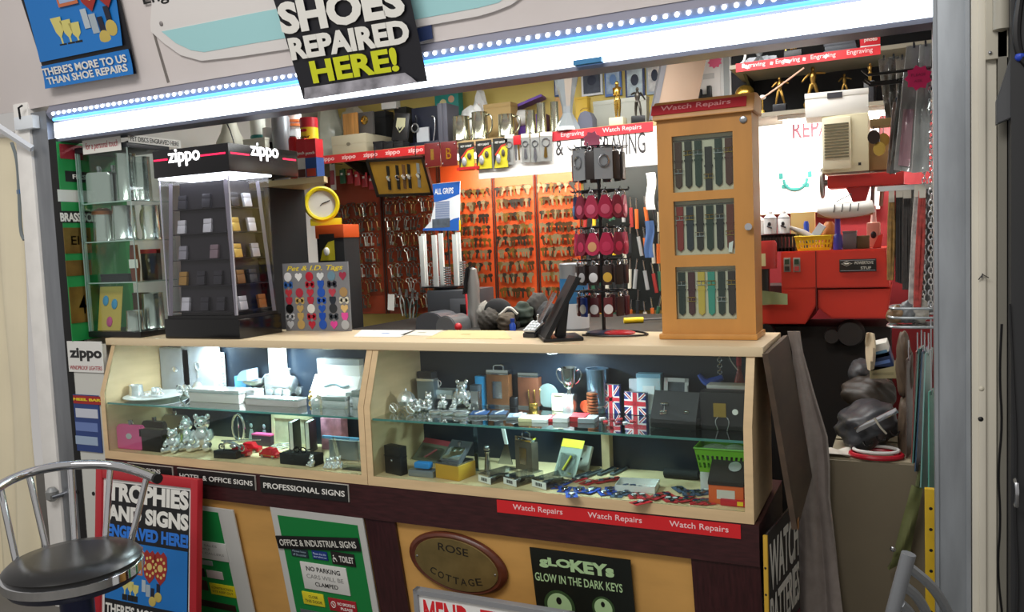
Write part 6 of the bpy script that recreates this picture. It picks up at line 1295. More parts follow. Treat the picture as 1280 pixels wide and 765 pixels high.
for i, (a, b, lb) in enumerate((((625, 405), (720, 660), 'grey card with a key ring beside the last carded torch'), ((768, 398), (848, 642), 'grey card with a steel ring under the tall beakers, first of the pair'), ((850, 396), (935, 640), 'grey card with a steel ring and blade charm, second of the pair'), ((935, 385), (1050, 630), 'grey card with a round medal key ring at the end of the row'))):
    A, B = onY(*f2(*a), HY_-.01), onY(*f2(*b), HY_-.01); w, h = B.x-A.x, A.z-B.z; t = T('carded_key_ring', lb, 'key ring', ((A.x+B.x)/2, HY_-.002, A.z), 0, None, Euler((0, .06 if i in (0, 3) else 0, 0)))
    M().span((-w/2, -.001, -h), (w/2, 0, 0)).obj('card', mat('#8d8c88', .6), t); M().span((-w/2, -.0012, -h*.14), (w/2, -.0008, 0)).obj('header', mat('#d6d2c8', .6), t)
    M().tube([(w*.32*math.cos(k*.6), -.004, -h*.36+w*.32*math.sin(k*.6)) for k in range(11)], .0022, 6, True).obj('ring', STEEL, t); M().prism([(-.004, -h*.52), (.004, -h*.52), (.009, -h*.85), (0, -h*1.02 if i == 2 else -h*.9), (-.007, -h*.85)], 'y', -.006, -.003).obj('charm', STEEL if i != 3 else BRASS, t)
A = onY(*f2(733, 412), HY_-.01); t = T('red_tag', 'small red tag with two keys between the grey cards', 'tag', (A.x, HY_-.003, A.z)); M().span((-.018, -.003, -.042), (.018, 0, 0), .001).obj('tag', mat('#c41c24', .4), t)
for s in (-1, 1): M().prism([(s*.006-.004, -.04), (s*.006+.004, -.04), (s*.008+.003, -.11), (s*.008-.003, -.11)], 'y', -.003, -.001).obj('key', BRASS if s > 0 else STEEL, t)
# items over the engraving strip
p, w, h = onshelf(f3, (98, 198), (288, 655), 1.34); t = T('crystal_trophy', 'tall faceted crystal trophy flaring at the top on the shelf', 'trophy', p)
M().lathe([(0, 0), (w*.52, 0), (w*.48, h*.06), (w*.30, h*.22), (w*.2, h*.3), (w*.22, h*.42), (w*.34, h*.66), (w*.5, h*.95), (w*.42, h), (w*.2, h*.86), (0, h*.82)], seg=9).obj('crystal', mat('#bcc4c8', .08, .55), t, smooth=False); M().ball((0, 0, h*.9), (w*.3, w*.2, h*.1), 6).obj('crystal_top', mat('#8c98a4', .08, .6), t, smooth=False)
for i, (a, b, hexs, lb) in enumerate((((278, 165), (455, 362), ('#e6ecf4', '#3a4458'), 'white and black picture card behind the crystal trophy'), ((465, 145), (607, 368), ('#4a74c0', '#a8c4e8'), 'blue oval picture card behind the gold figure'), ((630, 138), (792, 384), ('#1c3470', '#c8dcf4'), 'framed pale blue picture card beyond the gold figure'), ((800, 95), (940, 352), ('#a8bcd0', '#e8eef4'), 'grey blue picture card next to the leaning grey board'), ((62, 215), (160, 372), ('#244888', '#c8d4e4'), 'dark blue picture card at the side of the crystal trophy'))):
    A, B = onY(*f3(*a), 1.66), onY(*f3(*b), 1.66); w, h = B.x-A.x, A.z-B.z; h0 = B.z-.0
    t = T('picture_card', lb, 'picture', ((A.x+B.x)/2, 1.685, B.z)); M().span((-w/2, 0, 0), (w/2, .014, h)).obj('frame', mat(hexs[0], .4), t); M().span((-w*.4, -.0015, h*.08), (w*.4, 0, h*.9)).obj('picture', mat(hexs[1], .4, 0, .5, 22), t)
    M().ball((0, -.001, h*.55), (w*.22, .002, h*.18), 12).obj('print_mark', mat('#28324c' if i != 1 else '#6e98d4', .5), t)
    M().span((-w*.06, -.003, h*.95), (w*.06, 0, h*1.04)).obj('clip', WHITE, t)
for a, b, hexc, y, lb in (((95, 390), (180, 560), '#c8985c', 1.52, 'orange brown carton behind the crystal trophy'), ((250, 388), (348, 560), '#d8b23c', 1.5, 'yellow carton beside the crystal trophy')): gift_box('carton', lb, 'box', onshelf(f3, a, b, y), .05, mat(hexc, .5), 0, .012)
p, w, h = onshelf(f3, (270, 500), (388, 645), 1.36); t = T('ribbon_drum', 'dark grey round topped holder beside the crystal trophy', 'holder', p); M().prism([(-w/2, 0), (w/2, 0), (w/2, h*.6), (w*.3, h*.92), (0, h), (-w*.3, h*.92), (-w/2, h*.6)], 'y', 0, .06, .002).obj('holder', mat('#5a5c6c', .4), t); M().tube([(w*.3*math.cos(k*.6), .0, h*1.0+.012*math.sin(k*.6)) for k in range(6)], .002, 5).obj('wire', BRASS, t)
p, w, h = onshelf(f3, (392, 402), (818, 612), 1.50); gift_box('grey_flat_case', 'large pale grey flat case behind the gold figure', 'case', (p, w, h), .05, mat('#b0b2a8', .5), 0, .02, mat('#bcbeb4', .5)); M
def figure(name, label, cat, p, h, m, pose, rz=0, base=None, basem=None, spread=.1):
    """a small metal sportsman or standing man on a block: one body, arms and legs posed"""
    t = T(name, label, cat, p, rz); b0 = base[2] if base else 0; H = h-b0; z = lambda f: b0+H*f
    if base: M().span((-base[0]/2, -base[1]/2, 0), (base[0]/2, base[1]/2, b0), .002).obj('base', basem or BLACK, t)
    b = M(); r = H*.07; b.ball((0, 0, z(.93)), (H*.055, H*.06, H*.072), 12)
    b.tube([(0, 0, z(.88)), (0, 0, z(.80)), (0, 0, z(.68)), (0, 0, z(.56)), (0, 0, z(.49))], (H*.035, H*.085, H*.095, H*.07, H*.08), 10)
    for s in (-1, 1):
        k = pose[s]; (fx, fy), (hx, hy, hz) = k
        b.tube([(s*H*.04, 0, z(.50)), (s*H*.05+fx*H*.5, fy*H*.6, z(.27)), (s*H*.04+fx*H, fy*H*.4, z(.04)), ], (H*.06, H*.048, H*.032), 8, False, 1).ball((s*H*.04+fx*H, fy*H*.4-H*.03, z(.025)), (H*.03, H*.06, H*.025), 8)
        b.tube([(s*H*.09, 0, z(.81)), (s*H*(.09)+hx*H*.55, hy*H*.5, z(.81+(hz-.81)*.45)), (s*H*.09+hx*H, hy*H, z(hz))], (H*.038, H*.032, H*.024), 8, False, 1).ball((s*H*.09+hx*H, hy*H, z(hz)), H*.03, 8)
    b.obj('figure', m, t); return t
STAND = {-1: ((.0, 0), (.03, -.1, .62)), 1: ((.0, 0), (-.03, -.1, .62))}
KICK = {-1: ((-.1, .0), (-.16, -.05, .66)), 1: ((.12, -.1), (.2, .0, .74))}
WIDE = {-1: ((-.12, 0), (-.2, -.04, .60)), 1: ((.13, -.05), (.24, -.02, .78))}
RUN = {-1: ((-.03, .12), (-.12, -.1, .75)), 1: ((.06, -.15), (.16, .1, .6))}
p, w, h = onshelf(f3, (530, 262), (652, 605), 1.335); figure('trophy_figure', 'gold standing man trophy on a pale block', 'trophy', p, h, GOLD, STAND, 0, (w*.9, .06, h*.17), mat('#cfc8a8', .5))
p, w, h = onshelf(f3, (695, 312), (805, 560), 1.335); figure('trophy_figure', 'dark running man trophy on a black block', 'trophy', p, h, mat('#4a4640', .3, .8), RUN, R(20), (w*.95, .05, h*.2), BLACK)
# leaning grey board + fuse box
q = [onY(*f3(870, 90), 1.22), onY(*f3(1045, 82), 1.22), onY(*f3(1088, 190), 1.22), onY(*f3(1045, 400), 1.22), onY(*f3(880, 430), 1.22)]
A = onY(813, 148, YS+.02)
t = T('leaning_board', 'grey edged beige board leaning on the shelf end above the watch strap cabinet', 'board', (A.x+.02, YS+.02, SZ2), 0, None, Euler((0, R(14), R(38))))
M().span((0, -.0, 0), (.17, .02, .36), .002).obj('board', mat('#a88f7a', .6), t); M().span((-.022, -.003, -.0), (.0, .022, .37)).obj('edge', mat('#6c6c70', .5), t)
A, B = onY(846, 66, 1.62), onY(914, 122, 1.62); w, h = B.x-A.x, .30
t = T('fuse_box', 'white fuse box with a pink star on the wall beyond the amber cabinet', 'fuse box', ((A.x+B.x)/2, 1.635, B.z-.02)); M().span((-w/2, 0, 0), (w/2, .064, h), .003).obj('box', mat('#dcdedc', .5), t); M().span((-w*.42, -.004, h*.12), (w*.3, 0, h*.9), .002).obj('door', mat('#ececea', .45), t); M().span((w*.36, -.003, 0), (w*.46, 0, h)).obj('side_strip', mat('#9aa0a0', .5), t)
for dx in (-.22, .06): M().span((dx*w-.02, -.0055, h*.38), (dx*w+.03, -.004, h*.46)).obj('label_patch', mat('#c9cccc', .6), t)
c = onY(893, 77, 1.62); M().prism([(c.x-t.location.x+.032*math.cos(k*PI/9)*(1 if k % 2 else .76), c.z-t.location.z+.028*math.sin(k*PI/9)*(1 if k % 2 else .76)) for k in range(18)], 'y', -.007, -.005).obj('pink_star', mat('#f06a94', .5), t)
p = onY(877, 120, 1.55); t = T('gas_burner', 'small black clamp fixed to the front of the white fuse box', 'clamp', (p.x, 1.60, p.z)); M().span((-.03, 0, 0), (-.012, .03, .04), .002).span((.012, 0, 0), (.03, .03, .05), .002).span((-.03, .005, .0), (.03, .03, .015)).obj('body', BLACK, t)
# tilted watch display
PW = PL((0, YS-.03, SHT-.03), R(27)); q = [PW.at(*c7(*a)) for a in ((212, 143), (422, 126), (465, 262), (266, 272))]
c = (q[0]+q[1]+q[2]+q[3])/4; w = ((q[1]-q[0]).length+(q[2]-q[3]).length)/2; h = ((q[0]-q[3]).length+(q[1]-q[2]).length)/2
t = T('watch_display', 'black framed mustard display of wrist watches tilted under the shelf edge', 'display frame', c, 0, None, Euler((R(27), R(2), 0)))
m = M()
for s in (-1, 1): m.span((s*w/2-(.014 if s > 0 else 0), -.008, -h/2), (s*w/2+(.014 if s < 0 else 0), .012, h/2))
m.span((-w/2, -.008, h/2-.012), (w/2, .012, h/2)).span((-w/2, -.008, -h/2), (w/2, .012, -h/2+.012)).obj('frame', mat('#1c1510', .4), t)
M().span((-w/2+.012, 0, -h/2+.01), (w/2-.012, .008, h/2-.01)).obj('backing', mat('#b58a2e', .55, 0, .08, 20), t)
for s in (-.35, .35): M().tube([(s*w, .004, h/2-.004), (s*w, .004+.03, h/2+.05)], .002, 5).obj('hanger', DARKMETAL, t)
for i, (u, hx_) in enumerate(((-.16, '#16130f'), (0.0, '#16130f'), (.11, '#6a4a2c'), (.2, '#16130f'), (.36, '#8f9494'))):
    s = T('wrist_watch', '%s wrist watch along the tilted mustard display' % ['first black', 'second black', 'brown', 'third black', 'steel'][i], 'watch', c+Euler((R(27), 0, 0)).to_matrix() @ V((u*w-.01, -.0005, 0)), 0, None, Euler((R(27), R(16), 0)))
    M().span((-.008, -.004, -h*.32), (.008, 0, -.012)).span((-.008, -.004, .012), (.008, 0, h*.32)).obj('strap', mat(hx_, .45), s); M().lathe([(0, 0), (.014, 0), (.014, .006), (.010, .008), (0, .008)], (0, 0, 0), 16, 'y').obj('watch_case', CHROME, s); M().lathe([(0, .0082), (.009, .0082), (0, .0086)], (0, 0, 0), 14, 'y').obj('dial', mat('#d8d4c4' if i != 1 else '#20242c', .4), s)
# blue leaflet poster + stand
PGR_ = PL((0, 1.34, 1.6), R(-4)); q = [PGR_.at(*c7(*a)) for a in ((455, 227), (553, 216), (550, 392), (420, 392))]
t = T('leaflet_poster', 'blue and white hand grips leaflet standing above the brush stand', 'poster', (q[0]+q[2])/2, 0, None, Euler((R(-4), 0, 0))); L0 = PGR_.loc(t.location)
pts = [(PGR_.loc(v)[0]-L0[0], PGR_.loc(v)[1]-L0[1]) for v in [q[0], q[1], q[2], q[3]]]
mid = [PGR_.loc(PGR_.at(*c7(*a))) for a in ((462, 300), (448, 360))]; mid = [(a-L0[0], b-L0[1]) for a, b in mid]
M().prism([pts[0], pts[1], pts[2], pts[3], mid[1], mid[0]], 'y', 0, .004).obj('sheet', mat('#e8ecf0', .45), t)
ptb = [(PGR_.loc(PGR_.at(*c7(*a)))[0]-L0[0], PGR_.loc(PGR_.at(*c7(*a)))[1]-L0[1]) for a in ((455, 228), (553, 218), (552, 262), (505, 282), (462, 292))]
M().prism(ptb, 'y', -.001, 0).obj('blue_header', mat('#1f5fb8', .45), t)
ptb = [(PGR_.loc(PGR_.at(*c7(*a)))[0]-L0[0], PGR_.loc(PGR_.at(*c7(*a)))[1]-L0[1]) for a in ((520, 392), (420, 392), (424, 384), (470, 382), (530, 350), (550, 345), (550, 392))]
M().prism(ptb, 'y', -.001, 0).obj('blue_footer', mat('#1f5fb8', .45), t)
PGR_.t = t; PGR_.c = t.location; PGR_.th = .002
PGR_.text('ALL GRIPS', c7(463, 244), c7(530, 260), WT, .02)
for i in range(8): PGR_.patch('text_line', c7(466, 290+i*8), c7(516, 294+i*8), mat('#8c98b4', .6), .0006)
PGR_.patch('picture', c7(455, 352), c7(518, 380), mat('#56606c', .5, 0, .3, 30), .0008)
q2 = PGR_.at(*c7(545, 300)); M().span((pts[1][0]-.008, -.0012, pts[2][1]), (pts[1][0], -.0002, pts[2][1]+.05)).obj('yellow_edge', YELLOW, t)
BZT = 1.05
M().tube([(0, .012, -.06), (.0, .05, BZT-t.location.z)], .005, 6).obj('easel_leg', BLACK, t)
# bench with machines
t = T('work_bench', 'dark work bench behind the counter carrying the key machines', 'bench', (-1.25, 1.05, 0)); M().span((-.62, -.42, BZT-.03), (.85, .52, BZT), .002).obj('bench_top', mat('#2a2622', .6, 0, .2, 8), t)
for x in (-.58, .1, .8):
    for y in (-.38, .48): M().span((x-.02, y-.02, 0), (x+.02, y+.02, BZT-.03)).obj('leg', DARKMETAL, t)
B_ = BZT+.0005
def onbench(cr, a, b, y): 
    (xl, yt), (xr, yb) = cr(*a), cr(*b); p = onY((xl+xr)/2, yb, y); p.z = B_; return p, onY(xr, yb, y).x-onY(xl, yb, y).x, onY((xl+xr)/2, yt, y).z-B_
# key machine with brush carousel above
KY = 1.0
p, w, h = onbench(f6, (215, 445), (470, 660), KY+.06); h = onY(560, 363, KY+.06).z-B_
t = T('key_machine', 'dark grey key cutting machine under the brush stand', 'machine', p); km = t
M().span((-w/2, 0, 0), (w/2, .24, h), .006).obj('body', mat('#4c4e52', .4, .3), t); M().span((w*.05, -.006, h*.1), (w*.45, .0, h*.75), .003).obj('front_plate', mat('#6a6c70', .4, .4), t)
M().span((w*.30, -.012, h*.32), (w*.44, -.006, h*.6), .001).obj('switch_box', BLACK, t)
for dz in (.2, .68): M().cyl(.006, -.016, -.006, (w*.12, 0, dz*h), 10, 'y').obj('bolt', STEEL, t)
M().tube([(w*.47, -.02, h*.95), (w*.52, -.03, h*.4), (w*.55, -.04, .03)], .006, 8).ball((w*.55, -.04, .035), .016, 10).obj('red_lever', mat('#c42028', .35), t)
p, w, h = onbench(f6, (135, 565), (305, 675), .86); hd_ = onY(530, 390, .86).z-B_
t = T('key_cutter', 'grey curved key cutter housing in front of the larger machine', 'machine', onbench(f6, (135, 565), (430, 675), .84)[0]); w = onbench(f6, (135, 565), (430, 675), .84)[1]
hd_ = max(.05, hd_); M().prism([(-w*.5, 0)]+[(-w*.5+w*.60*(.5-.5*math.cos(k*PI/10)), hd_*math.sin(k*PI/10)**.6+.0001) for k in range(1, 10)]+[(w*.12, 0)], 'y', .0, .14, .004).obj('drum_cover', mat('#5e6064', .35, .4), t)
M().prism([(w*.02, 0)]+[(w*.02+w*.4*(.5-.5*math.cos(k*PI/10)), hd_*.85*math.sin(k*PI/10)**.7+.0001) for k in range(1, 10)]+[(w*.42, 0)], 'y', -.04, .10, .004).obj('wheel_guard', mat('#86888a', .3, .6), t)
M().cyl(.016, -.056, -.04, (w*.10, 0, hd_*.35), 12, 'y').obj('hub', BLACK, t); M().ball((w*.5, -.05, .02), .016, 10).obj('red_knob', mat('#c42028', .35), t)
# brush stand on the machine
zt = km.location.z+ (onY(560, 363, KY+.06).z-B_)+.0005
c0 = onY(557, 357, KY+.18); t = T('bit_stand', 'round stand of upright pale strips and stacked rings on the key machine', 'stand', (c0.x, KY+.18, zt)); Rb = 31*mpp(c0); ht = onY(557, 291, KY+.18).z-zt
M().lathe([(0, 0), (Rb*.5, 0), (Rb*.5, .006), (Rb, .01), (Rb, .016), (0, .016)], seg=30).obj('platter', DARKMETAL, t)
for k, (u, dy) in enumerate(((-.92, .0), (-.68, -.55), (-.38, .45), (.05, -.8), (.45, .4), (.80, -.5))): M().span((u*Rb-.011, dy*Rb-.006, .016), (u*Rb+.011, dy*Rb+.006, ht*(1-.04*(k % 2))), .001).obj('strip', mat('#d9dcd8', .4), t)
for u, dy, n in ((-.25, -.5, 3), (.45, -.6, 8), (.85, .0, 10), (-.6, .3, 4)):
    m = M()
    for i in range(n): m.lathe([(.006, .017+i*.011), (.017, .018+i*.011), (.017, .025+i*.011), (.006, .026+i*.011)], (u*Rb, dy*Rb, 0), 14)
    m.obj('ring_stack', STEEL, t)
# vacuum-like polisher, shoe, clutter
p, w, h = onbench(f6, (450, 305), (530, 545), .98); t = T('polisher', 'upright silver grey polisher beside the brush stand', 'machine', p); M().lathe([(0, 0), (w*.5, 0), (w*.5, h*.1), (w*.42, h*.4), (w*.45, h*.75), (w*.3, h*.97), (0, h)], seg=18, sc=(1, .8)).obj('body', mat('#9a9894', .3, .5), t); M().prism([(-w*.6, h*.55), (-w*.3, h*.6), (w*.0, h*1.03), (-w*.3, h*.98)], 'y', -.03, .03, .004).obj('grip', BLACK, t)
p, w, h = onbench(f6, (560, 480), (748, 560), .92); p.z = B_; t = T('shoe', 'black shoe with a white sole edge lying on the bench clutter', 'shoe', p, R(10)); h = max(h, .09)
M().ball((-w*.1, 0, h*.55), (w*.42, .035, h*.4), 14).ball((w*.3, 0, h*.42), (w*.22, .032, h*.25), 12).obj('upper', MATBLACK, t); M().tube([(-w*.2, -.035, h*.3), (w*.1, -.04, h*.5), (w*.3, -.038, h*.72), (w*.5, -.02, h*.45)], .006, 6, False, 2).obj('sole_edge', mat('#d8d4c8', .5), t); M().span((-w*.5, -.03, 0), (w*.5, .03, h*.2), .008).obj('sole', MATBLACK, t)
for i, (a, b, y, hexc, lb) in enumerate((((490, 565), (600, 670), .80, '#3a352e', 'dark oily rag heap beside the red lever'), ((600, 580), (690, 665), .78, '#4a4032', 'brown leather offcut heap in front of the shoe'), ((690, 520), (800, 600), .95, '#2e3a30', 'dark green tool roll on the bench'), ((780, 460), (900, 600), 1.05, '#33302c', 'dark heap of straps under the key panel'), ((480, 520), (560, 580), .95, '#8c8880', 'pale rag on the bench beside the polisher'), ((850, 520), (940, 640), .9, '#2a2a2c', 'black bag behind the black till screen'))): crumple('work_rag', lb, 'rag', onbench(f6, a, b, y), mat(hexc, .8, 0, .3, 30), .06, i+20)
p, w, h = onbench(f6, (708, 622), (736, 690), .72); t = T('blue_bottle', 'small bright blue bottle standing on the bench', 'bottle', p); h = max(h, .06); M().lathe([(0, 0), (.012, 0), (.012, h*.6), (.006, h*.75), (.006, h), (0, h)], seg=14).obj('bottle', mat('#1c4cb0', .3), t); M().lathe([(.008, h*.78), (.008, h), (0, h+.001)], seg=12).obj('cap', mat('#18409a', .4), t)
p, w, h = onbench(f6, (948, 292), (1110, 480), .62); 
t = T('label_tin', 'tall grey tin with a blue and white label behind the black till screen', 'tin', (p.x, .72, B_)); M().lathe([(0, 0), (w*.5, 0), (w*.5, h), (w*.46, h+.004), (0, h+.004)], seg=26).obj('tin', mat('#8c9094', .35, .4), t); M().lathe([(w*.505, h*.45), (w*.505, h*.80)], seg=26).obj('blue_label', mat('#2f74a8', .45, 0, .3, 20), t); M().lathe([(w*.506, h*.1), (w*.506, h*.45)], seg=26).obj('white_label', mat('#d4d8da', .5), t)
TL_ = [('black', '#1c1e20'), ('dark green', '#24503a'), ('red', '#8c2420'), ('yellow', '#c8a020'), ('grey', '#8a8c8c'), ('orange', '#b8581c'), ('pale', '#b8b4a4')]
for i in range(44):
    lb, hexc = TL_[rk.choice((0, 0, 0, 1, 1, 2, 3, 4, 4, 5, 6))]; x, y = 732+(i % 11)*9.2+rk.uniform(-2, 2), 252+(i//11)*42+rk.uniform(-8, 8)
    p = onY(x, y, 1.6); t = T('hand_tool', '%s handled tool hanging on the dark pegboard behind the spinner' % lb, 'tool', (p.x, 1.60, p.z), 0, '%s tools on the dark pegboard' % lb, Euler((0, rk.gauss(0, .12), 0))); M().cyl(.009, -.11, -.02, (0, 0, 0), 10).obj('handle', mat(hexc, .5), t); M().cyl(.004, -.02, .03, (0, 0, 0), 8).obj('shaft', STEEL, t); M().tube([(0, .03, .025), (0, -.005, .025)], .002, 5).obj('hook', DARKMETAL, t)
PK = PL((0, YW, 1.4)); x0, x1 = onY(730, 300, YW).x, onY(836, 300, YW).x
t = T('tool_pegboard', 'dark green pegboard of tools behind the spinner and amber cabinet', 'panel', ((x0+x1)/2, YW+.02, 1.06)); w = x1-x0; M().span((-w/2, 0, 0), (w/2, .012, .70)).obj('board', mat('#141a18', .7, 0, .2, 12), t); M().span((-w/2, .012, .3), (w/2, .059, .34)).obj('batten', DARKMETAL, t)
for x, yt, yb, hexc, lb, k in ((811, 276, 322, '#34507c', 'denim blue cloth strip hanging beside the amber cabinet', 1), (813, 216, 262, '#e4e4de', 'white paper strip hanging beside the amber cabinet', 0)):
    a, b = onY(x, yt, 1.55), onY(x, yb, 1.55); t = T('hanging_strip', lb, 'strip', (a.x, 1.55, a.z)); h = a.z-b.z; M().grid(4, 6, lambda u, v: V(((u-.5)*.04+.006*math.sin(v*6), .004*math.sin(u*8+v*5), -v*h)), .003).obj('strip', mat(hexc, .7), t); M().tube([(0, .10, .0), (0, -.002, -.002)], .003, 5).obj('hook', DARKMETAL, t)
p = onY(808, 400, 1.2); p.z = B_; t = T('yellow_tool', 'yellow handled driver lying on the bench beside the amber cabinet', 'tool', (p.x-.03, 1.15, B_+.012), R(30)); M().cyl(.012, -.05, .03, (0, 0, 0), 10, 'x').obj('handle', YELLOW, t); M().cyl(.004, .03, .13, (0, 0, 0), 8, 'x').obj('shaft', STEEL, t)

# shelf unit beside the lighter display
US = .60; ux0, ux1 = onY(362, 226, US).x-.30, onY(405, 226, US).x; uz = onY(392, 221, US).z
t = T('shelf_unit', 'black shelf unit with pale boards behind the lighter display', 'shelf unit', ((ux0+ux1)/2, US, 0)); w = ux1-ux0
xr_ = onY(383, 280, US+.26).x-t.location.x
M().prism([(-w/2, 0), (w/2, 0), (w/2-.02, .05), (xr_, .26), (-w/2, .26)], 'z', uz-.024, uz).obj('shelf', mat('#cdb98c', .5), t); M().span((-w/2, 0, 0), (-w/2+.018, .26, uz-.024)).obj('side', MATBLACK, t); M().span((xr_-.02, .02, 0), (xr_, .26, uz-.024)).obj('side', MATBLACK, t)
M().span((-w/2+.018, .245, 0), (xr_-.02, .26, uz-.024)).obj('back', MATBLACK, t)
U_ = uz+.0005
def onunit(cr, a, b, y): 
    (xl, yt), (xr, yb) = cr(*a), cr(*b); p = onY((xl+xr)/2, yb, y); p.z = U_; return p, onY(xr, yb, y).x-onY(xl, yb, y).x, onY((xl+xr)/2, yt, y).z-U_
for a, b, y, c1_, c2_, lb in (((868, 282), (962, 690), .64, '#c41c28', '#e4e2de', 'red and white shoe care box at the shelf unit edge'), ((958, 282), (1076, 700), .63, '#c8202c', '#244c8c', 'red topped blue shoe care box beside the white one')):
    p, w, h = onunit(f7, a, b, y); t = T('shoe_care_box', lb, 'box', p); M().span((-w/2, 0, 0), (w/2, .05, h*.52)).obj('box', mat(c2_, .5), t); M().span((-w/2, 0, h*.52), (w/2, .05, h), .001).obj('red_cap', mat(c1_, .4), t)
    M().span((-w*.4, -.001, h*.04), (w*.4, 0, h*.24)).obj('picture', mat('#5a2c22' if c2_ == '#e4e2de' else '#b8402c', .5), t); text('lynch' if c2_ == '#e4e2de' else 'punch', 0, -.001, h*.58, w*.8, h*.1, WT, t, .02)
p, w, h = onunit(f7, (945, 62), (1095, 690), .70); t = T('spray_can', 'tall red and yellow colour spray tin behind the shoe care boxes', 'tin', p); r = w/2; M().lathe([(0, 0), (r, 0), (r, h*.84), (0, h*.84)], seg=24).obj('tin', mat('#e0cc20', .4), t); M().lathe([(r*1.01, h*.84), (r*1.01, h), (0, h)], seg=24).obj('red_cap', mat('#b81c2c', .4), t); M().ball((0, -r, h*.79), (r*.5, .003, h*.025), 10).obj('oval_mark', RED, t); text('colour', 0, -r-.001, h*.66, r*1.7, h*.05, BLACK, t, .02)
for a, b, y, hexc, cap, lb in (((625, 10), (778, 380), .70, '#8c9096', None, 'tall grey spray can rising behind the lit canopy'), ((785, 5), (945, 560), .78, '#c9ccce', '#e07838', 'white spray can with orange bands beside the colour tin'), ((795, 255), (870, 560), .68, '#c0242c', None, 'red can in front of the orange banded one'), ((520, 170), (630, 400), .72, '#1c1e22', '#dcdcd8', 'black can with a white cap behind the lit canopy'), ((395, 60), (525, 400), .74, '#1d6a64', '#d4d6cc', 'teal bottle with a pale top behind the lit canopy')):
    p, w, h = onunit(f7, a, b, y); t = T('spray_can', lb, 'can', p); r = w/2; M().lathe([(0, 0), (r, 0), (r, h*(.72 if cap else .92)), (r*.8, h*(.76 if cap else .97)), (0, h*(.76 if cap else 1))], seg=22).obj('can', mat(hexc, .35, .3), t)
    if cap and hexc != '#c9ccce': M().lathe([(r*.95, h*.74), (r*.95, h), (0, h)], seg=22).obj('cap', mat(cap, .5), t)
    else: M().lathe([(r*.7, h*.76), (r*.7, h), (0, h)], seg=18).obj('cap', WHITE if cap else mat('#6c7076', .4), t)
    if cap == '#e07838': M().lathe([(r*1.01, h*.80), (r*1.01, h*.83)], seg=22).lathe([(r*1.01, h*.86), (r*1.01, h*.89)], seg=22).obj('orange_band', mat(cap, .5), t)
p, w, h = onunit(f7, (35, 80), (285, 330), .66); t = T('white_funnel', 'white plastic funnel bottle behind the lit canopy', 'bottle', p); M().lathe([(0, 0), (w*.5, 0), (w*.5, h*.5), (w*.46, h*.66), (w*.3, h*.8), (w*.2, h*.97), (0, h)], seg=22).obj('bottle', mat('#d8d6c4', .5), t); M().tube([(w*.1, -w*.3, h*.98), (w*.5, -w*.45, h*.72), (w*.55, -w*.4, h*.45)], .003, 6, False, 1).obj('tube', BLACK, t)
p, w, h = onunit(f7, (285, 280), (520, 345), .62); gift_box('white_tray', 'low white tray edge behind the lit canopy', 'tray', (p, w, h), .03, mat('#d8d8c8', .5), 0, .01)
# clock on orange box
cy_ = .95; c0 = onY(399, 255, cy_); r = 22*mpp(c0)
ob_ = [onY(*c7(38, 375), cy_-.03), onY(*c7(140, 400), cy_-.03)]
t = T('orange_tool_box', 'orange and black tool box holding the yellow clock', 'tool box', ((ob_[0].x+ob_[1].x)/2, cy_-.03, ob_[1].z-.20)); w = ob_[1].x-ob_[0].x; hB = ob_[0].z-ob_[1].z
M().span((-w/2, 0, .18), (w/2, .12, .20+hB), .003).obj('lid', mat('#d2541c', .45), t); M().span((-w/2+.004, .004, -.40), (w/2-.004, .12, .18), .002).obj('box', MATBLACK, t)
t = T('wall_clock', 'yellow rimmed round clock with a lugged foot on the orange tool box', 'clock', (c0.x, cy_+.02, ob_[0].z+.0005), R(34)); zc = c0.z-ob_[0].z
M().lathe([(r*.78, -.02), (r*.98, -.02), (r, -.01), (r, .016), (r*.9, .022), (r*.78, .018), (r*.74, .0)], (0, 0, zc), 32, 'y').obj('rim', mat('#d8c414', .35), t); M().lathe([(0, -.012), (r*.85, -.012), (r*.85, .004), (0, .004)], (0, 0, zc), 30, 'y').obj('face', mat('#d2cfc6', .4, 0, .08, 6), t)
M().span((-r*.7, -.01, 0), (r*1.05, .02, zc-r*.82), .004).obj('foot', mat('#d8c414', .35), t); M().tube([(0, -.008, zc), (r*.45, -.008, zc+r*.18)], .0025, 5).obj('hour_hand', BLACK, t); M().tube([(0, -.009, zc), (-r*.1, -.009, zc-r*.1)], .002, 5).obj('minute_hand', BLACK, t)
A, B = onY(397, 293, cy_-.04), onY(418, 326, cy_-.04); w, h = B.x-A.x, A.z-B.z; t = T('carded_torch', 'carded torch on the front of the tool box under the clock', 'torch', ((A.x+B.x)/2, cy_-.031, A.z)); M().span((-w/2, -.001, -h), (w/2, 0, 0)).obj('card', mat('#1d1a14', .5), t); M().prism([(-w*.48, -h*.98), (w*.48, -h*.98), (w*.48, -h*.25), (w*.1, -h*.3), (-w*.3, -h*.6)], 'y', -.002, -.001).obj('yellow_print', mat('#d2c42c', .5), t); M().ball((0, -.006, -h*.65), (w*.18, .008, h*.16), 10).obj('torch_light', WHITE, t)
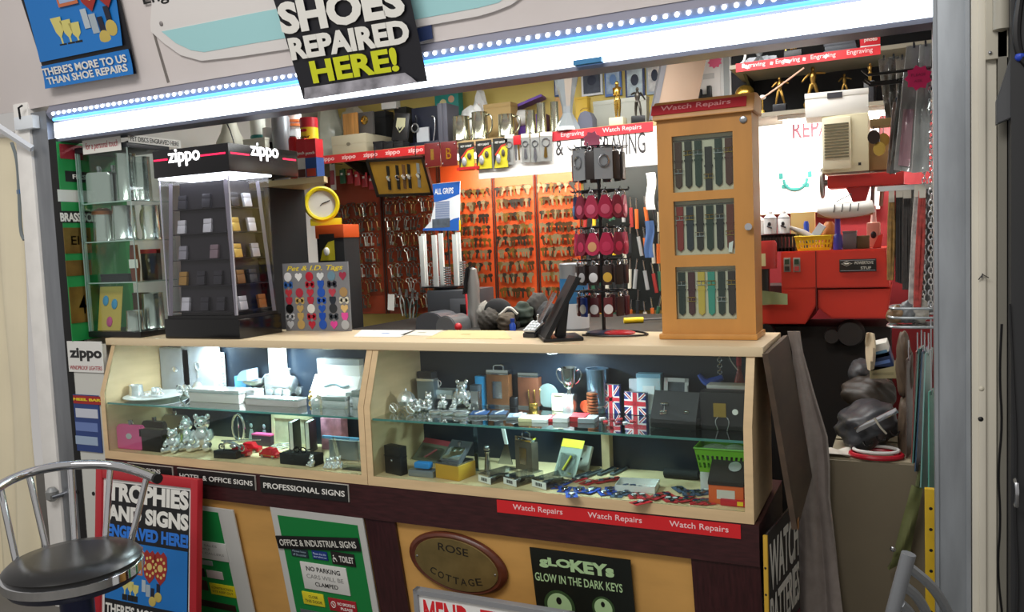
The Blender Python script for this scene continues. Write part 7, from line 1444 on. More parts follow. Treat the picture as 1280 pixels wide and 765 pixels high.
# ------------------------------------------------------------ the repair end of the stall
BRASSD = mat('#8c6c34', .3, .9)
TY = 1.30
one('dark_backboard', 'black backboard behind the gold trophies above the white repair sign', 'board', M().span((onY(914, 100, 1.60).x, 1.62, 1.895), (.48, 1.699, 2.26)), mat('#16161a', .7), (0, 0, 0))
xa, xb = onY(912, 90, TY).x, onY(1110, 70, TY).x; zs_ = 2.056
def shelf(name, label, x0, x1, z, y0=TY):
    t = T(name, label, 'shelf', ((x0+x1)/2, y0, z)); w = x1-x0; M().span((-w/2, 0, -.016), (w/2, 1.619-y0, 0)).obj('board', mat('#8f8878', .6), t)
    for s in (-.45, .45) if z > 1.9 else (): M().prism([(1.619-y0, -.016), (.12, -.016), (1.619-y0, -.09)], 'x', s*w-.006, s*w+.006).obj('bracket', DARKMETAL, t)
    return t
shelf('trophy_shelf', 'upper trophy shelf edged with a red engraving strip', xa, .48, zs_+.012)
shelf('trophy_shelf', 'lower trophy shelf above the white repair sign', onY(938, 142, TY).x-.06, .48, 1.869)
t = T('shelf_edge_strip', 'red strip repeating engraving with torn white patches on the trophy shelf', 'sign', ((xa+xb)/2, TY-.001, zs_)); w = xb-xa-.05
M().span((-w/2, -.0008, -.018), (w/2, .0008, .016)).obj('strip', mat('#d0232c', .45), t)
for i in range(4): text('Engraving', -w*.37+w*.245*i, -.001, -.010, w*.17, .022, mat('#eccaca', .6), t, .01)
for x, ww, tl in ((-.43, .05, .5), (-.24, .02, .2), (-.13, .05, .3), (-.01, .02, .2), (.14, .03, -.8)): M().box((x*w, -.0014, 0), (ww*w, .0008, .012), (0, tl, 0)).obj('torn_patch', mat('#ece8e6', .6), t)
U2 = zs_+.0125
def onz(cr, a, b, y, z):
    (xl, yt), (xr, yb) = cr(*a), cr(*b); p = onY((xl+xr)/2, yb, y); p.z = z; return p, onY(xr, yb, y).x-onY(xl, yb, y).x, onY((xl+xr)/2, yt, y).z-z
p, w, h = onz(f4, (190, 150), (312, 330), 1.36, U2); h = .11; t = T('crystal_cup', 'cut glass silver cup on the upper trophy shelf', 'trophy', p); M().lathe([(0, 0), (w*.5, 0), (w*.4, h*.15), (w*.15, h*.3), (w*.3, h*.5), (w*.5, h), (w*.42, h), (w*.2, h*.5), (0, h*.45)], seg=10).obj('cup', mat('#b4b8bc', .12, .7), t, smooth=False)
p, w, h = onz(f4, (95, 250), (412, 345), 1.33, U2); one('silver_rosette', 'spiky grey foil rosette lying before the cut glass cup', 'rosette', M().prism([((w*.42 if k % 2 else w*.2)*math.cos(k*PI/9), .045+.045*(1 if k % 2 else .55)*math.sin(k*PI/9)) for k in range(18)], 'z', 0, .03, .002), mat('#85878c', .35, .5), p)
p = onz(f4, (60, 225), (110, 320), 1.33, U2)[0]; one('white_hook', 'curved white hook at the end of the upper trophy shelf', 'hook', M().tube([(0, 0, .002), (.02, 0, .012), (.028, 0, .04), (.02, 0, .065)], .005, 8, False, 2), WHITE, p)
p, w, h = onz(f4, (445, 120), (600, 300), 1.34, U2)
t = figure('trophy_figure', 'tall gold player trophy with a post cut off by the lamp bar', 'trophy', p, .20, BRASS, STAND, 0, (w*.9, .05, .032), mat('#2c2a2c', .4)); M().cyl(.004, .03, .10, (-w*.38, 0, 0), 8).ball((-w*.38, 0, .05), .010, 8).obj('post', GOLD, t)
p, w, h = onz(f4, (762, 70), (1028, 265), 1.34, U2)
for i in range(5): tag(M().span((-w/2+.004*(i % 2), 0, 0), (w/2-.003*(i % 3), .12, .0165), .001).obj('grey_plaque_box', mat('#4c5058', .5), None, p+V((0, 0, .0168*i))), 'flat grey plaque box, %s from the bottom of the pile of five' % ['first', 'second', 'third', 'fourth', 'fifth'][i], 'box')
tag(M().tube([(p.x-.03, p.y-.006, U2+.088), (p.x+w*.5, p.y-.006, U2+.116)], .003, 6).obj('grey_rod', GREY), 'thin grey rod lying on the pile of plaque boxes', 'rod')
p, w, h = onz(f4, (1056, 52), (1215, 240), 1.32, U2); h = onY(1088, 40, 1.32).z-U2
t = T('photo_sign', 'small red box sign with white letters at the end of the upper shelf', 'sign', p, R(6)); M().span((-w*.5, 0, .0), (w*.5, .06, .012)).obj('foot', WHITE, t); M().span((-w*.5, 0, .012), (w*.5, .05, h), .002).obj('box', mat('#d8202e', .4), t); text('photo', w*.02, -.001, h*.38, w*.66, h*.3, WT, t, .02)
L2_ = 1.8695
def ball_(): pass
p, w, h = onz(f4, (55, 450), (215, 610), 1.38, L2_); r = w*.5; t = T('gold_ball_trophy', 'round gold ball trophy peeping over the amber cabinet roof', 'trophy', p); M().ball((0, 0, r+.05), (r, r, r), 20).obj('ball', mat('#b08c3c', .25, .9, .2, 10), t); M().lathe([(0, 0), (.03, 0), (.03, .02), (.012, .03), (.012, .055), (0, .055)], seg=16).obj('stem', BLACK, t)
p, w, h = onz(f4, (250, 570), (305, 695), 1.33, L2_); t = T('small_medal_stand', 'slim white and gold medal stand beside the gold ball', 'medal', p); M().lathe([(0, 0), (.012, 0), (.010, .012), (.003, .016), (.003, h*.8), (0, h*.8)], seg=12).obj('stem', GOLD, t); M().ball((0, 0, h*.9), (.014, .008, .010), 10).obj('disc', WHITE, t)
p, w, h = onz(f4, (350, 420), (480, 690), 1.35, L2_); figure('footballer_trophy', 'small gold footballer trophy on a black block behind the thin rod', 'trophy', p, h, BRASSD, KICK, 0, (w*.8, .05, h*.22), mat('#26262a', .35))
p, w, h = onz(f4, (590, 340), (770, 668), 1.36, L2_); t = figure('footballer_trophy', 'large gold footballer trophy with spread arms and a ring on its block', 'trophy', p, h, BRASSD, WIDE, 0, (w*.75, .06, h*.19), mat('#26262a', .35)); M().tube([(-w*.18+.016*math.cos(k*.6), -.032, h*.095+.016*math.sin(k*.6)) for k in range(11)], .003, 6, True).obj('ring', GOLD, t)
p, w, h = onz(f4, (870, 395), (990, 690), 1.42, L2_); figure('footballer_trophy', 'gold running trophy rising behind the white box', 'trophy', p, max(.12, h), BRASSD, KICK, R(15), (w*.8, .05, .05), mat('#26262a', .35))
p, w, h = onz(f4, (1085, 330), (1185, 690), 1.34, L2_); figure('footballer_trophy', 'gold upright player trophy at the dark end of the lower shelf', 'trophy', p, max(.15, h), BRASSD, STAND, R(-10), (w*.8, .05, .08), mat('#26262a', .35))
a, b = onY(*f4(180, 652), 1.24), onY(*f4(605, 350), 1.28); tag(M().tube([a, (a*.6+b*.4)+V((0, 0, -.004)), b], .0035, 7, False, 1).obj('thin_rod', mat('#c89c84', .5)), 'thin pinkish rod slanting across the gold trophies', 'rod')
# white repair sign with its lamp
A, B = onY(944, 143, 1.56), onY(1100, 257, 1.56); w = B.x-A.x; z0 = 1.475; z1 = 1.85
t = T('repair_sign', 'bright white repair sign with a teal watch emblem behind the machine', 'sign', ((A.x+B.x)/2, 1.56, z0)); M().span((-w/2, 0, 0), (w/2, .012, z1-z0)).obj('board', mat('#fbf9f6', .6), t); M().span((-w/2, .012, .1), (w/2, .139, .13)).obj('batten', WHITE, t)
PRS = PL((0, 1.56, 1.6)); PRS.t = t; PRS.c = t.location; PRS.th = 0; TEALD = mat('#27766f', .6)
PRS.text('REPAIRS', d2(288, 166), (1066, 167), mat('#541626', .6), .016)
A, B = PRS.put(d2(232, 368), d2(370, 437))[:2], PRS.put(d2(232, 368), d2(370, 437))[2:]
for dx, dz, ww, hh_ in ((-.42, .3, .12, .3), (.42, .3, .12, .3), (-.3, -.25, .2, .2), (.3, -.25, .2, .2), (0, -.42, .25, .16)): M().box((A[0]+dx*B[0], -.001, A[1]+dz*B[1]), (ww*B[0], .002, hh_*B[1])).obj('emblem_piece', TEALD, t)
M().tube([(A[0]+B[0]*.34*math.cos(PI+k*PI/10), -.001, A[1]+B[1]*.1+B[1]*.55*math.sin(PI+k*PI/10)) for k in range(11)], .006, 6).obj('emblem_ring', TEALD, t)
m = M()
for k in range(7): m.ball((A[0]+B[0]*.2*math.cos(k*PI/6), -.001, A[1]+B[1]*.1+B[1]*.34*math.sin(k*PI/6)), .003, 6)
m.obj('dot', mat('#c89090', .6), t); M().span((-w/2, -.0008, (z1-z0)*.58), (w/2, 0, (z1-z0)*.585)).obj('joint_line', mat('#c8b8ac', .7), t)
xl = (onY(944, 143, 1.4).x+.44)/2
t = T('shelf_lamp', 'tube lamp under the lower trophy shelf lighting the white repair sign', 'lamp', (xl, TY+.04, 1.84)); M().span((-.22, -.015, -.002), (.22, .015, .0125)).obj('batten', WHITE, t); M().cyl(.010, -.2, .2, (0, 0, -.012), 12, 'x').obj('tube', mat('#fff6ea', .4, emit=6), t)
area('tube_light', (xl, TY+.04, 1.815), (R(48), 0, 0), .42, .04, 9, (1, .96, .9))
struct(M().span((onY(944, 260, 1.6).x-.1, 1.60, 0), (.498, 1.699, 1.474)).span((.262, 1.60, 1.474), (.498, 1.619, 1.852)).obj('wall_back_lower', mat('#7c181e', .55)))
# cream heater on the press
MY = 1.05
A, B = onY(1027, 146, MY), onY(1086, 213, MY); w = B.x-A.x; h = A.z-B.z
t = T('air_heater', 'cream boxed air unit with dark louvres above the red press', 'air unit', ((A.x+B.x)/2, MY, B.z)); M().span((-w/2, 0, 0), (w/2, .22, h), .004).obj('body', mat('#d8cfae', .5), t); M().span((w/2, .02, .0), (w/2+.09, .22, h*.55), .003).obj('side_box', mat('#8c6a40', .6), t)
x0, x1 = -w/2+.002, -w/2+w*.63; M().span((x0, -.008, h*.06), (x1, 0, h*.96), .003).obj('grille_frame', mat('#e4dcc0', .5), t)
for i in range(12): z = h*(.27+.052*i); M().box(((x0+x1)/2, -.009, z), (x1-x0-.014, .004, .0055)).obj('slat', mat('#5f5840', .6), t); 
M().span((w*.28, -.001, h*.1), (w*.34, 0, h*.15)).obj('badge', BLACK, t)
Az = B.z+h+.0005
A, B = onY(*f4(735, 610), MY-.01), onY(*f4(1140, 760), MY-.01); t = gift_box('white_box', 'white box with a dark mark lying on top of the cream air unit', 'box', (V(((A.x+B.x)/2-.03, MY+.0, Az)), .21, .085), .17, mat('#e8e6e0', .5), R(4), .02); M().span((-.03, -.001, .060), (.02, 0, .08)).obj('dark_mark', mat('#3a3a40', .5), t)
# press with shoe
t = T('shoe_press', 'red shoe press arm with a hand wheel holding a white shoe', 'press', ((onY(1075, 225, MY).x), MY+.02, 1.3245)); ox = t.location.x
zc = onY(1075, 225, MY).z-1.3245; cxl = onY(1034, 225, MY).x-ox
M().span((cxl, -.01, zc-.022), (.14, .12, zc+.022), .003).obj('arm', mat('#b02420', .4), t); M().prism([(-.05, zc-.02), (.03, zc-.02), (.01, zc-.085), (-.02, zc-.085)], 'y', .01, .09, .003).obj('head', mat('#a82020', .4), t)
M().span((.11, .05, 0), (.15, .11, zc-.02)).obj('column', mat('#8c1c1c', .4), t)
wz = zc+.0; m = M().tube([(cxl-.02, .03+.045*math.cos(k*.42), wz+.05*math.sin(k*.42)) for k in range(15)], .007, 7, True)
for k in range(3): m.tube([(cxl-.02, .03, wz), (cxl-.02, .03+.045*math.cos(k*2.1), wz+.05*math.sin(k*2.1))], .006, 6)
m.tube([(cxl-.025, .03, wz), (cxl+.02, .03, wz)], .012, 8).obj('hand_wheel', mat('#8f8c88', .3, .7), t)
zsh = onY(1055, 258, MY).z-1.3245
for i in range(4): M().tube([(-.02+.03*i, .05, zc-.02), (-.02+.028*i, .05, zsh-.004)], .007, 8).obj('rod', mat('#8f6a58' if i % 2 else '#7c6c68', .4, .5), t)
A, B = onY(1021, 262, MY), onY(1092, 265, MY); L = B.x-A.x
s = T('white_shoe', 'white shoe with black stitch marks clamped under the press', 'shoe', ((A.x+B.x)/2, MY+.02, onY(1056, 272, MY).z))
m = M().tube([(-L*.5, 0, .038), (-L*.4, 0, .036), (-L*.2, 0, .030), (.1*L, 0, .03), (L*.35, 0, .034), (L*.5, 0, .04)], (.012, .026, .032, .030, .029, .024), 14, False, 1); m.tf(Matrix.Diagonal((1, 1.1, .9, 1))).obj('upper', mat('#e4e2dc', .4), s)
M().tube([(-L*.5, 0, .018), (-L*.2, 0, .006), (L*.1, 0, .008), (L*.48, 0, .016)], .010, 8, False, 1).obj('sole', mat('#a87850', .6), s)
for u in (-.18, -.04, .1, .24): M().box((u*L, -.034, .034), (.003, .003, .028), (0, .15, 0)).obj('stitch_mark', BLACK, s)
M().tube([(-L*.15, -.015, .058), (L*.12, -.015, .082), (L*.13, -.015, .058)], .002, 5).obj('cut_edge', BLACK, s)
# red finishing machine
A, B = onY(976, 316, MY), onY(1112, 359, MY)
t = T('finishing_machine', 'big red shoe finishing machine with a maker plate and dark wheels below', 'machine', (0, MY, 0)); RM = mat('#c8301f', .42, 0, .08, 5); zt = 1.324; zm = B.z; x0, x1 = A.x, B.x; xm = onY(1020, 340, MY).x; xL = onY(940, 400, MY).x-.02
M().prism([(xm, zm), (x1, zm), (x1-.012, zt), (x0, zt), (x0, zm)], 'y', 0, .42, .004).obj('upper_housing', RM, t)
M().prism([(xm+.004, zm-.006), (x1+.004, zm-.006), (x1-.01, zm-.11), (xm+.05, zm-.11), (xm+.004, zm-.07)], 'y', .005, .4, .004).obj('lower_door', RM, t)
zl = onY(960, 405, MY).z; zn = onY(960, 380, MY).z
M().prism([(x0, zm), (xm, zm), (xm, zl+.07), (xm-.04, zl), (xL, zl), (xL, zn), (x0, zn)], 'y', .0, .4, .004).obj('side_housing', RM, t)
M().span((xm-.0015, -.001, zl+.05), (xm+.0015, .004, zt-.002)).obj('seam', mat('#5c120c', .6), t)
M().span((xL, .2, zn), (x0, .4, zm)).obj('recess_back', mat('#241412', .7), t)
c_, w, h = V((0, 0, 0)), 0, 0
q0, q1 = onY(*d3(285, 106), MY), onY(*d3(396, 141), MY); pw, ph = q1.x-q0.x, q0.z-q1.z; pc = V(((q0.x+q1.x)/2, -.003, (q0.z+q1.z)/2))
o = M().box((0, 0, 0), (pw, .004, ph), None, .001).obj('maker_plate', mat('#2c2a28', .4, .3), t, pc); m = M(); bw_ = .0015
m.span((-pw/2+.003, -.003, ph/2-.005), (pw/2-.003, -.002, ph/2-.0035)).span((-pw/2+.003, -.003, -ph/2+.0035), (pw/2-.003, -.002, -ph/2+.005)).obj('plate_border', STEEL, o)
PL_ = mat('#c2bfb4', .5); text('POWERTOVE', pw*.17, -.0024, ph*.08, pw*.5, ph*.24, PL_, o, .02); text('STUF', pw*.22, -.0024, -ph*.32, pw*.28, ph*.22, PL_, o, .02)
M().tube([(-pw*.3+pw*.14*math.cos(k*PI/2), -.0024, ph*.14+ph*.18*math.sin(k*PI/2)) for k in range(4)], .0012, 5, True).tube([(-pw*.36, -.0024, ph*.14), (-pw*.24, -.0024, ph*.14)], .002, 5).obj('plate_logo', PL_, o)
for xx, ym in ((984, 331), (996, 331)):
    q = onY(xx, ym, MY); o = M().span((-.012, -.004, -.026), (.012, 0, .026), .001).obj('switch_box', mat('#8c8a80', .5), t, (q.x, 0, q.z)); M().span((-.008, -.007, .002), (.008, -.004, .02)).obj('green_button', mat('#24402c', .5), o); M().span((-.008, -.007, -.022), (.008, -.004, -.006)).obj('red_button' if xx > 990 else 'black_button', mat('#b03838' if xx > 990 else '#282420', .5), o)
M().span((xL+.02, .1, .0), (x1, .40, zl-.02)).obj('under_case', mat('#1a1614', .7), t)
for cx, cy, r in ((1063, 417, 15), (1040, 420, 9)): q = onY(cx, cy, MY+.05); M().lathe([(.01, -.05), (r*.0032, -.05), (r*.0032, .0), (r*.0028, .02), (.01, .02)], (q.x, .05, q.z), 22, 'y').obj('buffing_wheel', mat('#2c2826', .6), t)
q = onY(957, 405, MY); M().cyl(.03, -.02, .02, (q.x, .02, q.z-.03), 16, 'y').obj('foot_wheel', BLACK, t)
# things on the machine
def onm(cr, a, b, y): return onz(cr, a, b, y, 1.3245)
p, w, h = onm(d3, (35, 45), (97, 132), .98); p2 = onY(955, 336, .99); w = onY(971, 320, .99).x-onY(940, 320, .99).x
t = T('red_drum', 'round red motor drum with a cream label beside the machine', 'drum', (onY(953, 336, .99).x, 1.01, onY(953, 336, 1.0).z)); hd2 = onY(953, 301, .99).z-onY(953, 336, .99).z
M().lathe([(0, 0), (w*.55, 0), (w*.57, hd2*.1), (w*.57, hd2*.9), (w*.5, hd2), (0, hd2)], seg=28, sc=(1, .55)).obj('drum', mat('#b02a24', .4), t); M().span((-w*.3, -w*.325, hd2*.1), (w*.15, -w*.30, hd2*.55)).obj('label', mat('#cfc894', .6), t); M().cyl(.02, t.location.z*-1+zn+.001, .0, (0, 0.02, 0), 12).obj('stem', BLACK, t)
q = onY(*d3(85, 215), 1.0); q.z = zn+.0005; t = T('sandpaper', 'curled green yellow sandpaper sheet in the machine recess', 'paper', q, R(15)); M().grid(8, 2, lambda u, v: V(((u-.5)*.10, .03*math.sin(u*PI)-.02+.04*v*0, .001+v*.055*(1-.3*u))), .0015).obj('sheet', mat('#8a9468', .8), t)
t0 = onz(f5, (62, 378), (375, 520), 1.09, 1.3245); p, w, h = t0
t = T('black_crate', 'black slotted crate under the two spray cans', 'crate', V((p.x, p.y+.06, 1.3245))); m = M(); m.box((0, 0, .001), (w, .12, .002)); zc_ = h
for s in (-1, 1): m.box((0, s*.06, h*.1), (w, .003, h*.2)).box((0, s*.06, h*.92), (w, .003, h*.16)).box((s*w/2, 0, h*.1), (.003, .12, h*.2)).box((s*w/2, 0, h*.92), (.003, .12, h*.16))
for k in range(11):
    for s in (-1, 1): m.box((-w/2+w*k/10, s*.06, h*.5), (.009, .003, h))
m.box((0, 0, h-.001), (w, .123, .003)); m.obj('crate', BLACK, t); zcr = 1.3245+h+.001
for a, b, lb in (((105, 175), (222, 378), 'white spray can with a black emblem standing on the crate, first of two'), ((228, 172), (340, 378), 'white spray can with a black emblem standing on the crate beside the other')):
    p, w, h = onz(f5, a, b, 1.12, zcr); t = T('spray_can', lb, 'can', p); r = w/2; M().lathe([(0, 0), (r, 0), (r, h*.72), (r*.6, h*.86), (r*.5, h*.88), (0, h*.88)], seg=22).obj('can', mat('#d4d4d2', .35), t); M().lathe([(r*.35, h*.88), (r*.35, h), (0, h)], seg=14).obj('cap', WHITE, t); M().lathe([(r*1.01, 0), (r*1.01, h*.03)], seg=22).lathe([(r*1.01, h*.69), (r*1.01, h*.72)], seg=22).obj('black_band', BLACK, t); M().ball((0, -r, h*.45), (r*.28, .002, h*.1), 10).tube([(-.008, -r, h*.38), (.010, -r, h*.28)], .003, 5).obj('emblem', BLACK, t)
for a, b, lb in (((22, 195), (78, 378), 'white capped can half behind the amber cabinet'),): p, w, h = onz(f5, a, b, 1.16, zcr); t = T('spray_can', lb, 'can', p); r = .03; M().lathe([(0, 0), (r, 0), (r, h*.7), (r*.5, h*.85), (0, h)], seg=20).obj('can', WHITE, t)
p, w, h = onm(f5, (378, 392), (708, 518), 1.08); t = T('yellow_basket', 'yellow slotted plastic basket full of odds on the machine', 'basket', V((p.x, p.y+.06, 1.3245))); taper(M(), w, .12, h, .86, .002, (11, 2)).obj('basket', mat('#e2cc1c', .45), t); byy = p.y+.06; bxx = p.x; bw = w; bz = 1.3265
for a, b, hexc, k, lb in (((455, 260), (512, 400), '#2846a8', 0, 'blue tube standing in the yellow basket'), ((505, 262), (635, 400), '#b8c4d4', 1, 'pale blue white carton tilted in the yellow basket'), ((340, 300), (440, 400), '#b0a8a0', 2, 'grey white tube lying over the basket end')):
    A, B = onY(*f5(*a), byy), onY(*f5(*b), byy); w = B.x-A.x; h = A.z-bz; x = (A.x+B.x)/2; x = min(max(x, bxx-bw*.3), bxx+bw*.3)
    if k == 0: one('blue_tube', lb, 'tube', M().lathe([(0, 0), (w*.45, 0), (w*.45, h*.9), (w*.3, h), (0, h)], seg=16), mat(hexc, .4), (x, byy, bz))
    elif k == 1: one('tilted_carton', lb, 'carton', M().box((0, 0, h*.55), (w*.55, .04, h*.75), (0, .6, 0)), mat(hexc, .4), (x, byy+.01, bz))
    else: one('glue_tube', lb, 'tube', M().tube([(-.05, -.02, h*.95), (.0, -.02, h*.7), (.03, -.02, h*.45)], (.006, .013, .015), 10), mat(hexc, .4), (x, byy, bz))
p, w, h = onm(f5, (345, 180), (560, 420), 1.26); t = gift_box('tan_card', 'tan cardboard piece standing behind the yellow basket', 'card', (p, w, h), .02, mat('#b89c60', .7), R(-4))
p, w, h = onm(f5, (625, 262), (750, 500), 1.2); one('orange_pot', 'orange brown round pot behind the purple bottle', 'pot', M().lathe([(0, 0), (w*.45, 0), (w*.52, h*.5), (w*.45, h*.85), (w*.25, h), (0, h)], seg=20), mat('#a8642c', .4), p)
p, w, h = onm(f5, (720, 228), (808, 490), 1.09); t = T('purple_bottle', 'tall purple capped spray bottle beside the yellow basket', 'bottle', p); M().lathe([(0, 0), (w*.5, 0), (w*.5, h*.25), (w*.46, h*.42), (w*.3, h*.5), (0, h*.5)], seg=18).obj('bottle', mat('#34308c', .35), t); M().lathe([(w*.3, h*.48), (w*.28, h*.97), (w*.22, h), (0, h)], seg=18).obj('cap', mat('#4a2ca0', .4), t)
p, w, h = onm(f5, (805, 345), (930, 490), 1.12); gift_box('grey_tub', 'grey plastic tub beside the purple bottle', 'tub', (p, w, h), .06, mat('#6c6a6c', .5), 0, .008)
p, w, h = onm(f5, (930, 388), (1045, 490), 1.14); gift_box('brown_tin', 'low olive brown tin between the grey tub and red wedge', 'tin', (p, w, h), .06, mat('#6c5c3c', .5), 0, .008)
p, w, h = onm(f5, (1060, 375), (1165, 490), 1.12); one('red_wedge', 'red plastic wedge propped at the end of the machine top', 'wedge', M().prism([(-w*.4, 0), (w*.3, 0), (w*.5, h), (w*.1, h*.9)], 'y', 0, .05, .002), mat('#d83424', .45), p)
p, w, h = onm(f5, (1020, 120), (1140, 400), 1.28); t = T('clear_bottle', 'pinkish clear bottle with brown liquid behind the press', 'bottle', p); M().span((-w/2, 0, 0), (w/2, .05, h*.6), .006).obj('bottle', mat('#b88878', .3), t); M().lathe([(w*.25, h*.6), (w*.2, h*.75), (w*.2, h), (0, h)], (0, .025, 0), 14).obj('neck', mat('#c8a8a0', .3), t); M().ball((0, -.002, h*.3), (.010, .003, .014), 8).obj('emblem', DARKMETAL, t)

# ------------------------------------------------------------ hanging stock beside the entrance post
rail = T('hook_rail', 'black wire hook rail at the top of the entrance end', 'rail', (.40, .30, 1.80))
for dy, z in ((.0, 0), (.10, -.012), (.2, .01)): M().tube([(.099, dy, z), (-.13, dy, z), (-.145, dy, z+.015)], .004, 6).obj('hook', BLACK, rail)
M().span((.085, -.03, -.03), (.0995, .3, .03)).obj('plate', BLACK, rail)
def pack(label, pts, hexc, y, film=.5, name='hanging_pack', inner=None, tilt=0):
    """a flat packet hanging from a hook; four sight points give its outline at distance y"""
    q = [onY(*e, y) for e in pts]; c = (q[0]+q[1])/2; t = T(name, label, 'packet', c)
    L = [V((a.x-c.x, 0, a.z-c.z)) for a in q]
    def fn(u, v): p = L[0].lerp(L[1], u).lerp(L[3].lerp(L[2], u), v); return V((p.x, .012*math.sin(u*PI)*math.sin(v*PI)+.004*math.sin(v*14+u*3), p.z))
    M().grid(5, 10, fn, .002).obj('card', mat(hexc, .45, 0, .2, 16), t)
    M().grid(5, 10, lambda u, v: fn(u, v)+V((0, -.010-.003*math.sin(u*9+v*12), 0)), .0008).obj('film', PLASTIC, t)
    M().tube([(0, .0, .008), (0, 0, -.006)], .003, 5).tube([(0, 0, .008), (.0, .02, .012)], .002, 5).obj('loop', DARKMETAL, t)
    if inner: M().grid(3, 6, lambda u, v: fn(.2+.6*u, .5+.46*v)+V((0, -.006, 0)), .002).obj('insole', mat(inner, .6), t)
    return t
pack('brown grey carded packet hanging first beside the trophy shelf', ((1098, 74), (1112, 72), (1122, 148), (1108, 152)), '#75695c', .62)
pack('dark carded packet hanging second beside the trophy shelf', ((1110, 72), (1124, 70), (1128, 146), (1114, 150)), '#46403a', .56)
pack('pale carded packet hanging third beside the trophy shelf', ((1120, 74), (1136, 70), (1134, 150), (1122, 152)), '#94887a', .50)
pack('tall clear packet with a pink insole hanging by the star', ((1133, 58), (1152, 56), (1142, 216), (1117, 212)), '#a9a4a0', .34, .5, inner='#c08a94')
pack('long narrow clear packet hanging next to the steel chain', ((1150, 56), (1164, 54), (1161, 214), (1140, 216)), '#b9b8b6', .30)
pack('dark slim packet hanging behind the pink insole packet', ((1124, 100), (1136, 96), (1126, 214), (1112, 218)), '#3c3632', .42)
pack('brownish slim packet hanging lowest over the wire bracket', ((1116, 128), (1126, 124), (1120, 218), (1108, 216)), '#8a6a5c', .46)
pack('tall dark grey packet hanging low behind the steel chains', ((1138, 236), (1168, 232), (1168, 392), (1140, 394)), '#4a4644', .56)
q = onY(1148, 97, .27); t = T('pink_star', 'magenta paper star hanging in front of the clear packets', 'star', q); r = 16*mpp(q); M().prism([(r*(1 if k % 2 else .78)*math.cos(k*PI/9), r*(1 if k % 2 else .78)*math.sin(k*PI/9)) for k in range(18)], 'y', 0, .0015).obj('card', mat('#d81c62', .6), t)
text('PLEASE', 0, -.0004, r*.12, r*1.0, r*.2, mat('#8c1040', .6), t, 0); text('ASK', .0, -.0004, -r*.35, r*.6, r*.2, mat('#8c1040', .6), t, 0); M().tube([(0, .002, r*.7), (0, .03, r*1.5)], .0012, 5).obj('string', BLACK, t)
def chain(label, x0, y0, x1, y1, y, lk, name='chain'):
    a, b = onY(x0, y0, y), onY(x1, y1, y); a = V((b.x+.004, y, 1.79 if y < .35 else 1.78)); n = max(6, int((a-b).length/(lk*1.5))); m = M()
    for i in range(n):
        c = a.lerp(b, i/(n-1)); s = i % 2
        m.tube([(c.x+(lk*.55*math.cos(k*.79) if s else lk*.12), c.y+(lk*.12 if s else lk*.55*math.cos(k*.79)), c.z+lk*math.sin(k*.79)) for k in range(8)], lk*.2, 5, True)
    return tag(m.obj(name, CHROME), label, 'chain')
chain('heavy steel chain hanging full length beside the entrance post', 1164, 108, 1163, 380, .30, .0095)
chain('second steel chain hanging close behind the first one', 1157, 225, 1155, 372, .40, .009)
# bracket tray and lower bundle
q = onY(1132, 233, .40); t = T('wire_bracket', 'white wire bracket shelf across the hanging stock', 'bracket', (q.x, .40, q.z)); hwid = 33*mpp(q)
for dy in (0, .05, .10): M().tube([(-hwid, dy, 0), (hwid+.02, dy, 0)], .003, 6).obj('wire', mat('#b9bcb8', .4, .3), t)
M().span((-hwid, -.003, -.010), (hwid+.02, .0, .004)).obj('front_bar', mat('#c4c6c4', .4, .2), t); M().span((hwid+.01, -.01, -.02), (hwid+.024, .12, .02)).obj('fixing', STEEL, t)
c = onY(1097, 190, .55); 
for i, (x, y, hexc, m_, lb) in enumerate(((1092, 168, '#3a2c24', None, 'dark leather tag hanging under a wooden block'), (1099, 183, None, GOLD, 'round gold medal hanging under a wooden block'), (1104, 172, None, BRASS, 'small brass medal hanging behind the gold one'))):
    p = onY(x, y-14, .55+.02*i); t = T('medal_tag', lb, 'tag', p); M().lathe([(0, -.001), (.017, -.001), (.017, .002), (0, .003)], (0, 0, -.04), 16, 'y', (1, 1.2)).obj('disc', m_ or mat(hexc, .5), t); M().tube([(0, 0, .03), (0, 0, -.022)], .0015, 5).obj('loop', STEEL, t)
p = onY(1104, 157, .55); one('wooden_block', 'pale wooden block carrying medal tags beside the air unit', 'block', M().span((-.035, -.01, 0), (.05, .06, .02), .002), mat('#b8a06c', .6), p)
for i, (pts, hexc, y, lb) in enumerate((
    (((1121, 238), (1130, 238), (1131, 356), (1120, 352)), '#1c1a1a', .50, 'black patterned lace bundle hanging under the wire bracket'), (((1130, 240), (1138, 238), (1139, 362), (1129, 362)), '#2e2a28', .46, 'dark grey lace bundle hanging beside the black one'),
    (((1112, 244), (1117, 244), (1116, 350), (1110, 350)), '#8a6a34', .50, 'mustard strap hanging under the end of the wire bracket'), (((1144, 238), (1152, 236), (1146, 382), (1136, 380)), '#a8a4a0', .38, 'pale clear strip hanging beside a red one'), (((1150, 238), (1156, 238), (1150, 384), (1143, 384)), '#a03a34', .36, 'red edged strip hanging near the chains'))):
    q = [onY(*e, y) for e in pts]; c = (q[0]+q[1])/2; t = T('lace_bundle', lb, 'laces', c); Lq = [V((a.x-c.x, 0, a.z-c.z)) for a in q]
    for k in range(4): u = (k+.5)/4; M().tube([Lq[0].lerp(Lq[1], u)+V((0, .004*(k % 2), 0)), Lq[0].lerp(Lq[1], u).lerp(Lq[3].lerp(Lq[2], u), .5)+V((.002*(k-1), .006*((k+1) % 2), 0)), Lq[3].lerp(Lq[2], u)], .0045, 6, False, 1).obj('lace', mat(hexc, .55, 0, .4, 60), t)
    M().span((Lq[0].x-.002, -.004, -.02), (Lq[1].x+.002, .010, .012)).obj('band', mat('#c4c0b4', .5), t)
